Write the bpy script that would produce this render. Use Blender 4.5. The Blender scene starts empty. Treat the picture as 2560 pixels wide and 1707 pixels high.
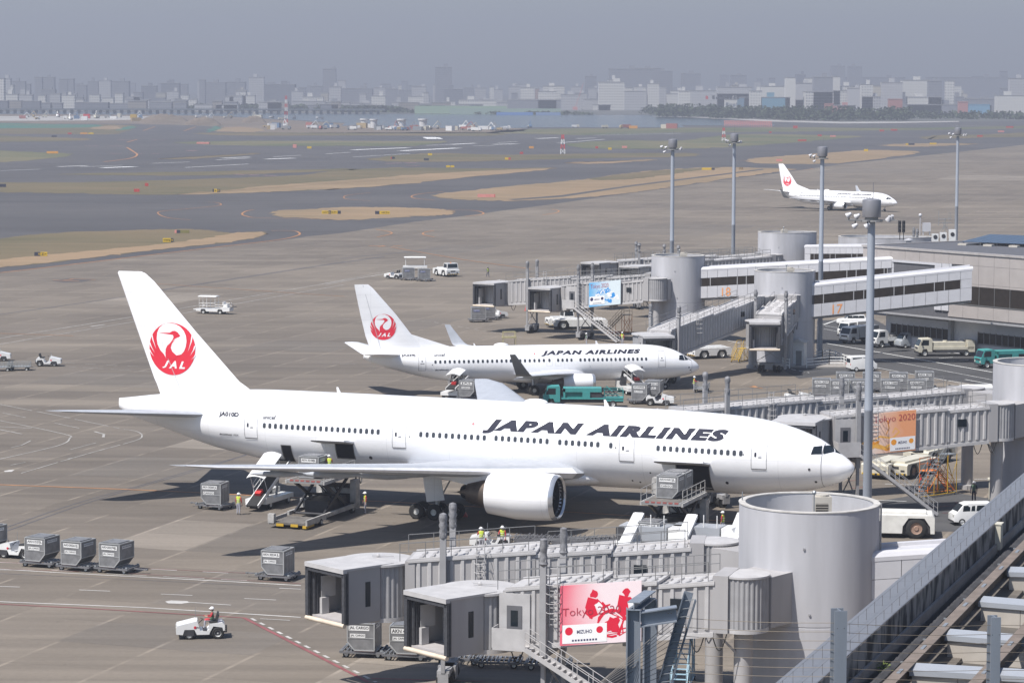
import bpy, bmesh, math, random
from mathutils import Vector, Matrix
R=math.radians; PI=math.pi
random.seed(7)
C=bpy.context.scene.collection; SC=bpy.context.scene
# ---------------- camera, sky, sun, exposure ----------------
CAMH=33.73; FPX=6840.0; PITCH=.0937; ROLL=-.003
cam=bpy.data.cameras.new('camera'); cam.sensor_width=36; cam.lens=FPX/2560*36; cam.clip_start=1; cam.clip_end=40000
co=bpy.data.objects.new('camera',cam); C.objects.link(co)
co.matrix_world=Matrix.Translation((0,0,CAMH))@Matrix.Rotation(PI/2-PITCH,4,'X')@Matrix.Rotation(-ROLL,4,'Z')
SC.camera=co
SUN_EL=R(57.5); SUN_AZ=R(-138)          # direction to the sun, angle from +X
w=bpy.data.worlds.new('World'); SC.world=w; w.use_nodes=True
nt=w.node_tree; bg=nt.nodes['Background']; sk=nt.nodes.new('ShaderNodeTexSky'); sk.sky_type='NISHITA'; sk.sun_disc=False
sk.sun_elevation=SUN_EL; sk.sun_rotation=PI/2-SUN_AZ; sk.altitude=0; sk.air_density=1.0; sk.dust_density=1.0; sk.ozone_density=4
nt.links.new(sk.outputs[0],bg.inputs[0]); bg.inputs[1].default_value=.088
sl=bpy.data.lights.new('sun','SUN'); sl.energy=4.9; sl.angle=R(.5); sl.color=(1,.955,.9)
so=bpy.data.objects.new('sun',sl); C.objects.link(so)
sd=Vector((math.cos(SUN_EL)*math.cos(SUN_AZ),math.cos(SUN_EL)*math.sin(SUN_AZ),math.sin(SUN_EL)))
so.rotation_euler=sd.to_track_quat('Z','Y').to_euler(); so.location=(0,0,200)
SC.view_settings.view_transform='Standard'; SC.view_settings.look='None'; SC.view_settings.exposure=0.5; SC.view_settings.gamma=1
SC.cycles.max_bounces=6; SC.cycles.volume_bounces=0; SC.cycles.transparent_max_bounces=8
SC.cycles.use_denoising=True
# ---------------- pixel -> point on a level plane (pixels of the 2352 px wide view of the photograph) ----------------
def ray(px,py):
    x=px-1280; y=py-853.5; c,s=math.cos(-ROLL),math.sin(-ROLL); x,y=x*c-y*s,y*c+x*s
    ct,st=math.cos(PITCH),math.sin(PITCH); a=-y/FPX
    return Vector((x/FPX,ct+a*st,-st+a*ct))
KV=2560/2352
def V(x,y,z=0.): d=ray(x*KV,y*KV); return Vector((0,0,CAMH))+d*((z-CAMH)/d.z)
def VD(x,y,Y): d=ray(x*KV,y*KV); return Vector((0,0,CAMH))+d*(Y/d.y)
class Zm:                                  # a zoomed crop's pixel frame
    def __init__(s,ox,oy,sc): s.o=(ox,oy,sc)
    def __call__(s,x,y,z=0.): return V((s.o[0]+x/s.o[2])/KV,(s.o[1]+y/s.o[2])/KV,z)
    def D(s,x,y,Y): return VD((s.o[0]+x/s.o[2])/KV,(s.o[1]+y/s.o[2])/KV,Y)
Z1=Zm(0,150,2.735); Z2=Zm(850,150,2.735); Z3=Zm(1700,150,2.735); Z4=Zm(0,620,2.735)
Z5=Zm(850,650,2.735); Z6=Zm(1150,550,2.94); Z7=Zm(1760,500,2.94); Z8=Zm(1700,850,2.735)
Z9=Zm(0,1140,2.735); Z10=Zm(700,1140,2.735); Z11=Zm(1300,1140,2.735); Z12=Zm(1800,1140,2.766)
# ---------------- materials ----------------
MATS={}
def mat(name,col,rough=.6,metal=0.,noise=.1,scale=1.5,bump=0.,coat=0.,emit=None,streak=0.,spec=None,alpha=None):
    if name in MATS: return MATS[name]
    m=bpy.data.materials.new(name); m.use_nodes=True; n=m.node_tree; b=n.nodes['Principled BSDF']; MATS[name]=m
    col=(*col,1) if len(col)==3 else col
    b.inputs['Base Color'].default_value=col; b.inputs['Roughness'].default_value=rough; b.inputs['Metallic'].default_value=metal
    if coat: b.inputs['Coat Weight'].default_value=coat; b.inputs['Coat Roughness'].default_value=.12
    if spec is not None: b.inputs['Specular IOR Level'].default_value=spec
    if emit: b.inputs['Emission Color'].default_value=(*emit[0],1); b.inputs['Emission Strength'].default_value=emit[1]
    if noise or bump or streak:
        tc=n.nodes.new('ShaderNodeTexCoord'); no=n.nodes.new('ShaderNodeTexNoise'); no.inputs['Scale'].default_value=scale; no.inputs['Detail'].default_value=5
        mp=n.nodes.new('ShaderNodeMapping'); n.links.new(tc.outputs['Object'],mp.inputs[0]); n.links.new(mp.outputs[0],no.inputs[0])
        if streak: mp.inputs['Scale'].default_value=(1,1,.12)
        if noise or streak:
            r=n.nodes.new('ShaderNodeMapRange'); r.inputs[1].default_value=.3; r.inputs[2].default_value=.7
            a=max(noise,streak); r.inputs[3].default_value=1-a; r.inputs[4].default_value=1+a*.5
            n.links.new(no.outputs[0],r.inputs[0])
            mx=n.nodes.new('ShaderNodeMix'); mx.data_type='RGBA'; mx.blend_type='MULTIPLY'; mx.inputs[0].default_value=1
            mx.inputs[6].default_value=col; n.links.new(r.outputs[0],mx.inputs[7]); n.links.new(mx.outputs[2],b.inputs['Base Color'])
        if bump:
            bp=n.nodes.new('ShaderNodeBump'); bp.inputs[0].default_value=bump; bp.inputs[1].default_value=.05
            n.links.new(no.outputs[0],bp.inputs['Height']); n.links.new(bp.outputs[0],b.inputs['Normal'])
    return m
def node(m,t,**k):
    x=m.node_tree.nodes.new(t)
    for a,b in k.items(): setattr(x,a,b)
    return x
WH=lambda:mat('white_paint',(.72,.72,.71),.35,noise=.06,coat=.3)
CRM=lambda:mat('cream_paint',(.55,.52,.43),.45,noise=.12)
GRY=lambda:mat('grey_paint',(.24,.24,.24),.5,noise=.1)
DRK=lambda:mat('dark_steel',(.045,.045,.05),.6,noise=.3)
BLK=lambda:mat('rubber',(.018,.018,.018),.8,noise=.2)
GLS=lambda:mat('dark_glass',(.012,.018,.024),.1,noise=0,spec=.45)
ALU=lambda:mat('aluminium_panel',(.24,.24,.245),.5,.4,noise=.25,scale=2.2)
RIM=lambda:mat('wheel_rim',(.6,.6,.58),.45,.3)
STL=lambda:mat('galvanised_steel',(.3,.32,.34),.45,.4,noise=.15,scale=4)
YEL=lambda:mat('yellow_paint',(.5,.32,.03),.5)
RED=lambda:mat('red_paint',(.55,.03,.03),.5)
ORG=lambda:mat('orange_paint',(.75,.22,.03),.5)
# ---------------- mesh builder ----------------
class MB:
    def __init__(s,m=None): s.v=[];s.f=[];s.mi=[];s.mats=[];s.cur=0;s.M=None; s.use(m or WH())
    def use(s,m):
        if m not in s.mats: s.mats.append(m)
        s.cur=s.mats.index(m); return s
    def add(s,vs,fs):
        o=len(s.v); vs=[Vector(p) for p in vs]
        if s.M is not None: vs=[s.M@p for p in vs]
        s.v+=vs; s.f+=[tuple(i+o for i in f) for f in fs]; s.mi+=[s.cur]*len(fs); return s
    def hexa(s,p):   # 8 points: bottom 4 ccw, top 4 ccw
        return s.add(p,[(3,2,1,0),(4,5,6,7),(0,1,5,4),(1,2,6,5),(2,3,7,6),(3,0,4,7)])
    def box(s,x0,x1,y0,y1,z0,z1):
        return s.hexa([(x0,y0,z0),(x1,y0,z0),(x1,y1,z0),(x0,y1,z0),(x0,y0,z1),(x1,y0,z1),(x1,y1,z1),(x0,y1,z1)])
    def bar(s,p,q,w,h=None,up=(0,0,1)):
        p=Vector(p);q=Vector(q);h=h or w; d=(q-p).normalized(); u=Vector(up)
        if abs(d.dot(u))>.98: u=Vector((1,0,0))
        r=d.cross(u).normalized()*w/2; u=r.normalized().cross(d).normalized()*h/2
        return s.hexa([p-r-u,p+r-u,q+r-u,q-r-u,p-r+u,p+r+u,q+r+u,q-r+u])
    def tube(s,p,q,r,n=8,r2=None,cap=True):
        p=Vector(p);q=Vector(q);r2=r if r2 is None else r2; d=(q-p).normalized(); u=Vector((0,0,1)) if abs(d.z)<.95 else Vector((1,0,0))
        a=d.cross(u).normalized(); b=a.cross(d)
        vs=[]
        for c,rr in((p,r),(q,r2)):
            for i in range(n): t=2*PI*i/n; vs.append(c+(a*math.cos(t)+b*math.sin(t))*rr)
        fs=[(i,n+i,n+(i+1)%n,(i+1)%n) for i in range(n)]
        if cap: fs+=[tuple(range(n)),tuple(range(2*n-1,n-1,-1))]
        return s.add(vs,fs)
    def path(s,pts,r,n=6):
        for a,b in zip(pts,pts[1:]): s.tube(a,b,r,n)
        return s
    def lathe(s,o,ax,prof,n=24,a0=0,a1=2*PI,cap=False):  # prof: (radius, along axis)
        o=Vector(o); d=Vector(ax).normalized(); u=Vector((0,0,1)) if abs(d.z)<.95 else Vector((1,0,0)); a=d.cross(u).normalized(); b=a.cross(d)
        full=abs(a1-a0-2*PI)<1e-6; k=n if full else n+1; vs=[]
        for r,h in prof:
            for i in range(k): t=a0+(a1-a0)*i/n; vs.append(o+d*h+(a*math.cos(t)+b*math.sin(t))*r)
        fs=[]
        for j in range(len(prof)-1):
            for i in range(n): i2=(i+1)%k; fs.append((j*k+i,(j+1)*k+i,(j+1)*k+i2,j*k+i2))
        if cap: fs+=[tuple(range(k)),tuple(range(len(prof)*k-1,(len(prof)-1)*k-1,-1))]
        return s.add(vs,fs)
    def prism(s,poly,a,b,ax='z'):
        n=len(poly)
        f={'z':lambda x,y,t:(x,y,t),'y':lambda x,y,t:(x,t,y),'x':lambda x,y,t:(t,x,y)}[ax]
        vs=[f(x,y,a) for x,y in poly]+[f(x,y,b) for x,y in poly]
        return s.add(vs,[tuple(range(n-1,-1,-1)),tuple(range(n,2*n))]+[(i,(i+1)%n,n+(i+1)%n,n+i) for i in range(n)])
    def loft(s,rings,closed=True,cap=True):
        n=len(rings[0]); vs=[p for r in rings for p in r]; fs=[]
        for j in range(len(rings)-1):
            for i in range(n if closed else n-1): i2=(i+1)%n; fs.append((j*n+i,j*n+i2,(j+1)*n+i2,(j+1)*n+i))
        if cap: fs+=[tuple(range(n-1,-1,-1)),tuple(range((len(rings)-1)*n,len(rings)*n))]
        return s.add(vs,fs)
    def sphere(s,c,r,n=10,m=6,sc=(1,1,1)):
        c=Vector(c); rings=[]
        for j in range(m+1):
            t=PI*j/m; rr=max(math.sin(t),1e-3); rings.append([c+Vector((rr*math.cos(2*PI*i/n)*r*sc[0],rr*math.sin(2*PI*i/n)*r*sc[1],-math.cos(t)*r*sc[2])) for i in range(n)])
        return s.loft(rings)
    def quad(s,*p): return s.add(p,[tuple(range(len(p)))])
    def build(s,name,parent=None,smooth=None,fix=True):
        me=bpy.data.meshes.new(name); me.from_pydata([tuple(p) for p in s.v],[],s.f)
        for m in s.mats: me.materials.append(m)
        me.polygons.foreach_set('material_index',s.mi)
        if fix:
            b=bmesh.new(); b.from_mesh(me); bmesh.ops.recalc_face_normals(b,faces=b.faces); b.to_mesh(me); b.free()
        if smooth:
            me.polygons.foreach_set('use_smooth',[True]*len(me.polygons)); me.set_sharp_from_angle(angle=R(smooth))
        me.update(); o=bpy.data.objects.new(name,me); C.objects.link(o)
        if parent is not None: o.parent=parent
        return o
def tag(o,label,cat,group=None,kind=None):
    if label: o['label']=label
    if cat: o['category']=cat
    if group: o['group']=group
    if kind: o['kind']=kind
    return o
def thing(name,label,cat,loc=(0,0,0),rz=0,group=None):
    o=bpy.data.objects.new(name,None); C.objects.link(o); o.location=loc; o.rotation_euler=(0,0,rz); o.empty_display_size=.3
    return tag(o,label,cat,group)
def struct(o): o['kind']='structure'; return o
def dup(root,loc,rz,label=None,group=None):
    def cp(o,par):
        c=o.copy(); C.objects.link(c); c.parent=par
        for ch in KIDS.get(o.name,[]) or list(o.children): cp(ch,c)
        return c
    r=cp(root,None); r.location=loc; r.rotation_euler=(0,0,rz)
    if label: r['label']=label
    if group: r['group']=group
    return r
KIDS={}
_TX={}
def text2d(s,size=1.,bold=0.,shear=0.,xs=1.,align='LEFT',space=1.):
    key=(s,bold,space)
    if key not in _TX:
        cu=bpy.data.curves.new('t','FONT'); cu.body=s; cu.size=1; cu.offset=bold; cu.space_character=space; cu.resolution_u=3
        o=bpy.data.objects.new('t',cu); C.objects.link(o)
        me=o.to_mesh(); vs=[tuple(v.co) for v in me.vertices]; fs=[tuple(p.vertices) for p in me.polygons]; o.to_mesh_clear()
        bpy.data.objects.remove(o); bpy.data.curves.remove(cu); _TX[key]=(vs,fs)
    vs,fs=_TX[key]; x0=min(v[0] for v in vs); x1=max(v[0] for v in vs)
    off={'LEFT':x0,'CENTER':(x0+x1)/2,'RIGHT':x1}[align]
    return [(((x-off)*xs+y*shear)*size,y*size) for x,y,z in vs],fs
def textbox(s,w,h,bold=0.,shear=0.,space=1.):   # text scaled to fill w x h, origin lower left
    vs,fs=text2d(s,1,bold,shear,1,space=space); x0=min(v[0] for v in vs);x1=max(v[0] for v in vs);y0=min(v[1] for v in vs);y1=max(v[1] for v in vs)
    return [((x-x0)/(x1-x0)*w,(y-y0)/(y1-y0)*h) for x,y in vs],fs
def put_text(mb,vs,fs,o,ux,uy,eps=.004):   # lay 2-D text on a plane
    o=Vector(o);ux=Vector(ux).normalized();uy=Vector(uy).normalized(); n=ux.cross(uy)
    mb.add([o+ux*x+uy*y+n*eps for x,y in vs],fs)
def lerp(a,b,t): return a+(b-a)*t
def interp(tab,s):   # smooth (monotone-ish) interpolation over rows (s, a, b, ...)
    n=len(tab)
    if s<=tab[0][0]: return tab[0][1:]
    if s>=tab[-1][0]: return tab[-1][1:]
    i=max(j for j in range(n-1) if tab[j][0]<=s); a,b=tab[i],tab[i+1]; h=b[0]-a[0]; t=(s-a[0])/h; out=[]
    for k in range(1,len(a)):
        d=(b[k]-a[k])/h
        def sl(j):
            if j<=0 or j>=n-1: return d
            d0=(tab[j][k]-tab[j-1][k])/(tab[j][0]-tab[j-1][0]); d1=(tab[j+1][k]-tab[j][k])/(tab[j+1][0]-tab[j][0])
            return 0 if d0*d1<=0 else 2*d0*d1/(d0+d1)
        m0,m1=sl(i),sl(i+1); t2=t*t;t3=t2*t
        out.append((2*t3-3*t2+1)*a[k]+(t3-2*t2+t)*h*m0+(-2*t3+3*t2)*b[k]+(t3-t2)*h*m1)
    return tuple(out)
# ================= ground =================
def rot_uv(m,ang,sx,sy):
    tc=node(m,'ShaderNodeTexCoord'); mp=node(m,'ShaderNodeMapping'); mp.inputs['Rotation'].default_value=(0,0,ang); mp.inputs['Scale'].default_value=(sx,sy,1)
    m.node_tree.links.new(tc.outputs['Object'],mp.inputs[0]); return mp
def ground_mat(name,c1,c2,c3,streaks=True,slab=0,ang=R(-20)):
    m=bpy.data.materials.new(name); m.use_nodes=True; n=m.node_tree; b=n.nodes['Principled BSDF']; b.inputs['Roughness'].default_value=.85; b.inputs['Specular IOR Level'].default_value=.25
    L=n.links.new
    def noise(sx,sy,a,sc,det=6,ro=.6):
        mp=rot_uv(m,a,sx,sy); no=node(m,'ShaderNodeTexNoise'); no.inputs['Scale'].default_value=sc; no.inputs['Detail'].default_value=det; no.inputs['Roughness'].default_value=ro; L(mp.outputs[0],no.inputs[0]); return no
    def ramp(src,lo,hi):
        r=node(m,'ShaderNodeMapRange'); r.inputs[1].default_value=lo; r.inputs[2].default_value=hi; r.clamp=True; L(src,r.inputs[0]); return r
    def mix(f,a,b_,t='MIX'):
        x=node(m,'ShaderNodeMix',data_type='RGBA',blend_type=t)
        if hasattr(f,'is_output'): L(f,x.inputs[0])
        else: x.inputs[0].default_value=f
        for s_,i in ((a,6),(b_,7)):
            if hasattr(s_,'is_output'): L(s_,x.inputs[i])
            else: x.inputs[i].default_value=(*s_,1)
        return x.outputs[2]
    big=noise(1,1,ang,.012,5); col=mix(ramp(big.outputs[0],.38,.62).outputs[0],c1,c2)
    st=noise(.12,1,ang+.2,.09,7,.65); col=mix(ramp(st.outputs[0],.52,.75).outputs[0],col,c3)
    st2=noise(.03,1,R(8),.5,5,.6); r2=ramp(st2.outputs[0],.35,.7); r2.inputs[3].default_value=1.1; r2.inputs[4].default_value=.84; col=mix(1.,col,r2.outputs[0],'MULTIPLY')
    fine=noise(1,1,0,2.5,8,.75); r3=ramp(fine.outputs[0],.3,.7); r3.inputs[3].default_value=.9; r3.inputs[4].default_value=1.08; col=mix(1.,col,r3.outputs[0],'MULTIPLY')
    sp_=noise(1,1,0,.55,4,.75); r5=ramp(sp_.outputs[0],.64,.74); r5.inputs[3].default_value=1; r5.inputs[4].default_value=.8; col=mix(1.,col,r5.outputs[0],'MULTIPLY')
    if slab:
        mp=rot_uv(m,ang,1,1); sp=node(m,'ShaderNodeSeparateXYZ'); L(mp.outputs[0],sp.inputs[0])
        # tint each slab a little
        fl=[]
        for k in (0,1):
            d=node(m,'ShaderNodeMath',operation='DIVIDE'); L(sp.outputs[k],d.inputs[0]); d.inputs[1].default_value=slab
            f=node(m,'ShaderNodeMath',operation='FLOOR'); L(d.outputs[0],f.inputs[0]); fl.append((d,f))
        cb=node(m,'ShaderNodeCombineXYZ'); L(fl[0][1].outputs[0],cb.inputs[0]); L(fl[1][1].outputs[0],cb.inputs[1])
        wn=node(m,'ShaderNodeTexWhiteNoise'); wn.noise_dimensions='2D'; L(cb.outputs[0],wn.inputs[0])
        r4=ramp(wn.outputs[0],0,1); r4.inputs[3].default_value=.88; r4.inputs[4].default_value=1.06; col=mix(1.,col,r4.outputs[0],'MULTIPLY')
        for k,(wdt,amt,c) in enumerate(((.26,.75,tuple(x*1.4 for x in c1)),(.09,.6,tuple(x*.5 for x in c1)))):
            fr=node(m,'ShaderNodeMath',operation='FRACT'); L(fl[k][0].outputs[0],fr.inputs[0])
            lt=node(m,'ShaderNodeMath',operation='LESS_THAN'); L(fr.outputs[0],lt.inputs[0]); lt.inputs[1].default_value=wdt/slab
            brk=noise(1,1,0,.25,3); rb=ramp(brk.outputs[0],.4,.6); mm=node(m,'ShaderNodeMath',operation='MULTIPLY'); L(lt.outputs[0],mm.inputs[0]); L(rb.outputs[0],mm.inputs[1])
            m2=node(m,'ShaderNodeMath',operation='MULTIPLY'); L(mm.outputs[0],m2.inputs[0]); m2.inputs[1].default_value=amt; col=mix(m2.outputs[0],col,c)
    L(col,b.inputs['Base Color']); return m
def sheet(name,pts,m,z,kind='structure',label=None):
    pts=[(p[0],p[1],z) for p in pts]; b=bmesh.new(); vs=[b.verts.new(p) for p in pts]; f=b.faces.new(vs)
    if f.normal.z<0: f.normal_flip()
    b.normal_update()
    if f.normal.z<0: f.normal_flip()
    bmesh.ops.triangulate(b,faces=b.faces); me=bpy.data.meshes.new(name); b.to_mesh(me); b.free(); me.materials.append(m)
    o=bpy.data.objects.new(name,me); C.objects.link(o); o['kind']=kind
    if label: o['label']=label
    return o
def smooth(pts,n=4,jit=0):   # Catmull-Rom closed
    P=[Vector((p[0],p[1])) for p in pts]; out=[]; k=len(P)
    for i in range(k):
        a,b,c,d=P[i-1],P[i],P[(i+1)%k],P[(i+2)%k]
        for j in range(n):
            t=j/n; q=.5*((2*b)+(c-a)*t+(2*a-5*b+4*c-d)*t*t+(3*b-a-3*c+d)*t**3); out.append(q)
    return out
APR=ground_mat('apron_concrete',(.187,.16,.13),(.138,.119,.1),(.242,.208,.167),slab=6.4,ang=R(18))
ASP=ground_mat('taxiway_asphalt',(0.075,0.073,0.075),(0.096,0.092,0.092),(0.058,0.056,0.058))
RDM=ground_mat('road_asphalt',(0.063,0.063,0.066),(0.079,0.079,0.081),(0.050,0.050,0.051))
def grass_mat(name,a,b_,c):
    m=ground_mat(name,a,b_,c); return m
TAN=grass_mat('dry_grass',(.27,.19,.115),(.2,.15,.09),(.33,.24,.15)); GRN=grass_mat('green_grass',(.085,.1,.05),(.16,.14,.08),(.06,.085,.042)); OLV=grass_mat('olive_grass',(.15,.118,.068),(.1,.092,.05),(.19,.14,.085))
TEAL=grass_mat('sown_ground',(0.040,0.145,0.112),(0.079,0.132,0.092),(0.053,0.165,0.132)); BRN=grass_mat('bare_soil',(0.185,0.145,0.112),(0.145,0.119,0.092),(0.211,0.178,0.145))
sheet('ground',[(-7000,20),(7000,20),(7000,9500),(-7000,9500)],ASP,0)
sheet('apron',[V(-700,2200),V(3800,2200)][:0]+[(-60,30),(90,30),(330,300)]+[V(2352+900,200+40)][:0]+[Z3(2900,430),Z3(2352,560),Z3(1640,640),Z3(1100,700),Z3(700,760),Z3(300,810),Z3(0,860),Z2(2000,905),Z2(1600,962),Z2(1400,992),Z2(1100,1032),Z2(900,1062),Z2(500,1112),Z2(0,1192),Z1(2100,1215),Z1(1990,1235),Z1(1500,1290),Z1(1000,1350),Z1(400,1425),Z1(0,1478),Z1(-600,1560),(-160,150)],APR,.004)
def grass(name,pts,m,z,lab=None):
    P=smooth(pts,9); rn=random.Random(len(pts)); P=[p+Vector((rn.gauss(0,1),rn.gauss(0,1)*2.2))*(.0009*p.y) for p in P]; sheet(name,P,m,z,'stuff',lab)
gz=.03
grass('grass',[Z1(-300,1270),Z1(0,1240),Z1(400,1200),Z1(900,1180),Z1(1290,1170),Z1(1450,1180),Z1(1560,1195),Z1(1780,1185),Z1(1805,1205),Z1(1700,1235),Z1(1500,1265),Z1(1100,1310),Z1(700,1360),Z1(300,1410),Z1(0,1440),Z1(-300,1480)],OLV,gz)
grass('grass',[Z1(-300,1415),Z1(0,1385),Z1(400,1345),Z1(1000,1285),Z1(1400,1230),Z1(1600,1195),Z1(1780,1187),Z1(1800,1205),Z1(1700,1234),Z1(1500,1264),Z1(1100,1309),Z1(700,1359),Z1(300,1409),Z1(0,1439),Z1(-300,1479)],TAN,gz+.01)
grass('grass',[Z1(1855,1060),Z1(1900,1040),Z1(2100,1030),Z2(0,1015),Z2(300,1012),Z2(600,1020),Z2(740,1030),Z2(775,1045),Z2(740,1062),Z2(500,1075),Z2(200,1095),Z2(0,1100),Z1(2100,1092),Z1(1920,1082)],TAN,gz)
grass('grass',[Z1(-200,862),Z1(0,860),Z1(700,850),Z1(1300,830),Z1(2000,800),Z2(0,762),Z2(400,742),Z2(900,745),Z2(1450,738),Z2(1300,760),Z2(900,800),Z2(400,855),Z2(0,888),Z1(2000,905),Z1(1600,925),Z1(1100,938),Z1(600,932),Z1(0,926),Z1(-200,926)],OLV,gz)
grass('grass',[Z1(1200,935),Z1(1500,905),Z1(1900,865),Z2(0,832),Z2(500,790),Z2(1000,760),Z2(1460,739),Z2(1290,762),Z2(900,801),Z2(400,856),Z2(0,888),Z1(2000,904),Z1(1600,924)],TAN,gz+.01)
grass('grass',[Z2(652,935),Z2(700,915),Z2(1000,880),Z2(1500,830),Z2(1700,810),Z2(2000,765),Z3(0,738),Z3(300,725),Z3(760,735),Z3(740,745),Z3(500,780),Z3(300,805),Z3(0,852),Z2(2000,900),Z2(1700,935),Z2(1400,955),Z2(1100,965),Z2(850,958),Z2(700,948)],TAN,gz)
grass('grass',[Z2(1700,812),Z2(2000,768),Z3(0,741),Z3(250,728),Z3(100,750),Z2(2100,800),Z2(1900,815)],OLV,gz+.01)
sheet('service_road',[Z2(1140,955),Z2(1500,925),Z2(2000,850),Z3(560,735),Z3(565,742),Z2(2010,858),Z2(1520,935),Z2(1190,960)],ASP,gz+.02)
grass('grass',[Z3(455,682),Z3(520,660),Z3(800,640),Z3(1100,615),Z3(1300,602),Z3(1640,612),Z3(1500,640),Z3(1100,690),Z3(700,700),Z3(500,695)],TAN,gz)
grass('grass',[Z3(1380,568),Z3(1600,555),Z3(1900,553),Z3(2030,558),Z3(1700,575),Z3(1450,575)],TAN,gz)
grass('grass',[Z2(1530,702),Z2(1800,690),Z2(2100,675),Z2(2140,682),Z2(1900,698),Z2(1700,708)],TAN,gz)
grass('grass',[Z1(-100,645),Z1(200,650),Z1(480,662),Z1(350,690),Z1(-100,722)],GRN,gz)
grass('grass',[Z1(-100,542),Z1(200,545),Z1(600,556),Z1(500,572),Z1(0,582),Z1(-100,582)],OLV,gz)
grass('grass',[Z1(-100,455),Z1(500,460),Z1(900,463),Z1(870,495),Z1(760,525),Z1(400,525),Z1(-100,520)],OLV,gz)
grass('grass',[Z1(-100,455),Z1(300,458),Z1(660,462),Z1(600,480),Z1(0,490),Z1(-100,492)],TEAL,gz+.02)
grass('grass',[Z1(780,500),Z1(830,480),Z1(920,466),Z1(880,490)],TEAL,gz+.03)
grass('grass',[Z1(600,488),Z1(680,472),Z1(815,470),Z1(770,495)],TAN,gz+.04)
grass('grass',[Z1(1405,505),Z1(1440,475),Z1(1500,465),Z1(1470,495)],TEAL,gz+.03)
grass('grass',[Z1(1470,500),Z1(1500,478),Z1(1650,472),Z1(1800,490),Z1(1700,505)],TAN,gz+.02)
grass('grass',[Z1(1330,520),Z1(1500,510),Z1(2352,505),Z2(1000,498),Z2(1000,520),Z2(0,525),Z1(1700,530)],OLV,gz)
grass('grass',[Z1(1200,578),Z1(1600,566),Z1(2352,562),Z2(500,560),Z2(720,562),Z2(500,592),Z2(0,596),Z1(1800,598),Z1(1400,592)],GRN,gz)
grass('grass',[Z1(1100,690),Z1(1400,670),Z1(1745,648),Z1(1700,660),Z1(1300,690)],OLV,gz)
grass('grass',[Z1(400,800),Z1(1200,780),Z1(2352,752),Z2(-10,765),Z1(1500,800),Z1(700,805)],OLV,gz)
grass('grass',[Z2(200,682),Z2(600,642),Z2(1100,650),Z2(1500,642),Z2(2352,630),Z2(2352,655),Z2(1700,670),Z2(1200,686),Z2(700,700),Z2(350,700)],OLV,gz)
grass('grass',[Z2(1560,572),Z2(1900,546),Z3(0,545),Z3(400,500),Z3(1180,506),Z3(1100,525),Z3(700,560),Z3(300,588),Z3(0,600),Z2(1700,602)],GRN,gz)
grass('grass',[Z2(1000,500),Z2(1300,472),Z2(2000,464),Z3(0,458),Z3(700,450),Z3(1500,450),Z3(2452,430),Z3(2452,445),Z3(1300,470),Z3(600,482),Z3(0,490),Z2(1700,510),Z2(1300,506)],GRN,gz)
grass('grass',[Z3(1640,512),Z3(1800,496),Z3(2100,490),Z3(2452,472),Z3(2452,500),Z3(2000,515),Z3(1700,526)],OLV,gz)
grass('bare_ground',[Z1(-200,395),Z1(950,385),Z1(1500,398),Z1(2352,440),Z2(1150,466),Z2(1000,500),Z1(1800,505),Z1(1500,470),Z1(930,455),Z1(-200,448)],BRN,gz)
CHK=grass_mat('pale_gravel',(0.409,0.396,0.376),(0.330,0.317,0.297),(0.462,0.449,0.429))
grass('bare_ground',[Z1(-200,410),Z1(200,405),Z1(970,402),Z1(900,425),Z1(300,436),Z1(-200,434)],CHK,gz+.02)
# patched slabs of the apron
PT1=ground_mat('patched_slab_dark',(.165,.143,.12),(.138,.122,.105),(.19,.166,.14),slab=6.4,ang=R(18)); PT2=ground_mat('patched_slab_light',(.225,.195,.162),(.2,.175,.147),(.25,.22,.185),slab=6.4,ang=R(18))
def slabpatch(c,a,b,m,z=.0065):
    u=Vector((math.cos(R(72)),math.sin(R(72)),0)); v=Vector((-u.y,u.x,0)); q=Vector((c.x,c.y,0)); iu=round(q.dot(u)/6.4)*6.4; iv=round(q.dot(v)/6.4)*6.4; o=u*iu+v*iv
    sheet('patched_slab',[o,o+u*a*6.4,o+u*a*6.4-v*b*6.4,o-v*b*6.4],m,z)
for k,(c,a,b,m) in enumerate([(Z9(1250,1060),2,2,PT1),(Z9(400,1330),1,2,PT1),(Z9(1900,1500),2,1,PT2),(Z9(700,600),2,1,PT2),(Z9(1500,620),2,1,PT1),(Z9(300,160),2,2,PT1),(Z4(1000,1400),3,2,PT2),(Z4(200,950),2,3,PT1),(Z4(1700,720),2,2,PT1),(Z4(600,400),4,2,PT2),(Z2(900,1450),4,2,PT1),(Z2(300,1330),5,2,PT1),(Z5(300,480),3,1,PT1),(Z2(1600,1180),8,5,PT1),(Z3(900,760),10,6,PT1),(Z3(1700,800),8,6,PT2),(Z10(900,480),2,1,PT1),(Z10(300,1450),1,1,PT2)]): slabpatch(c,a,b,m,.006+.0006*k)
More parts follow.
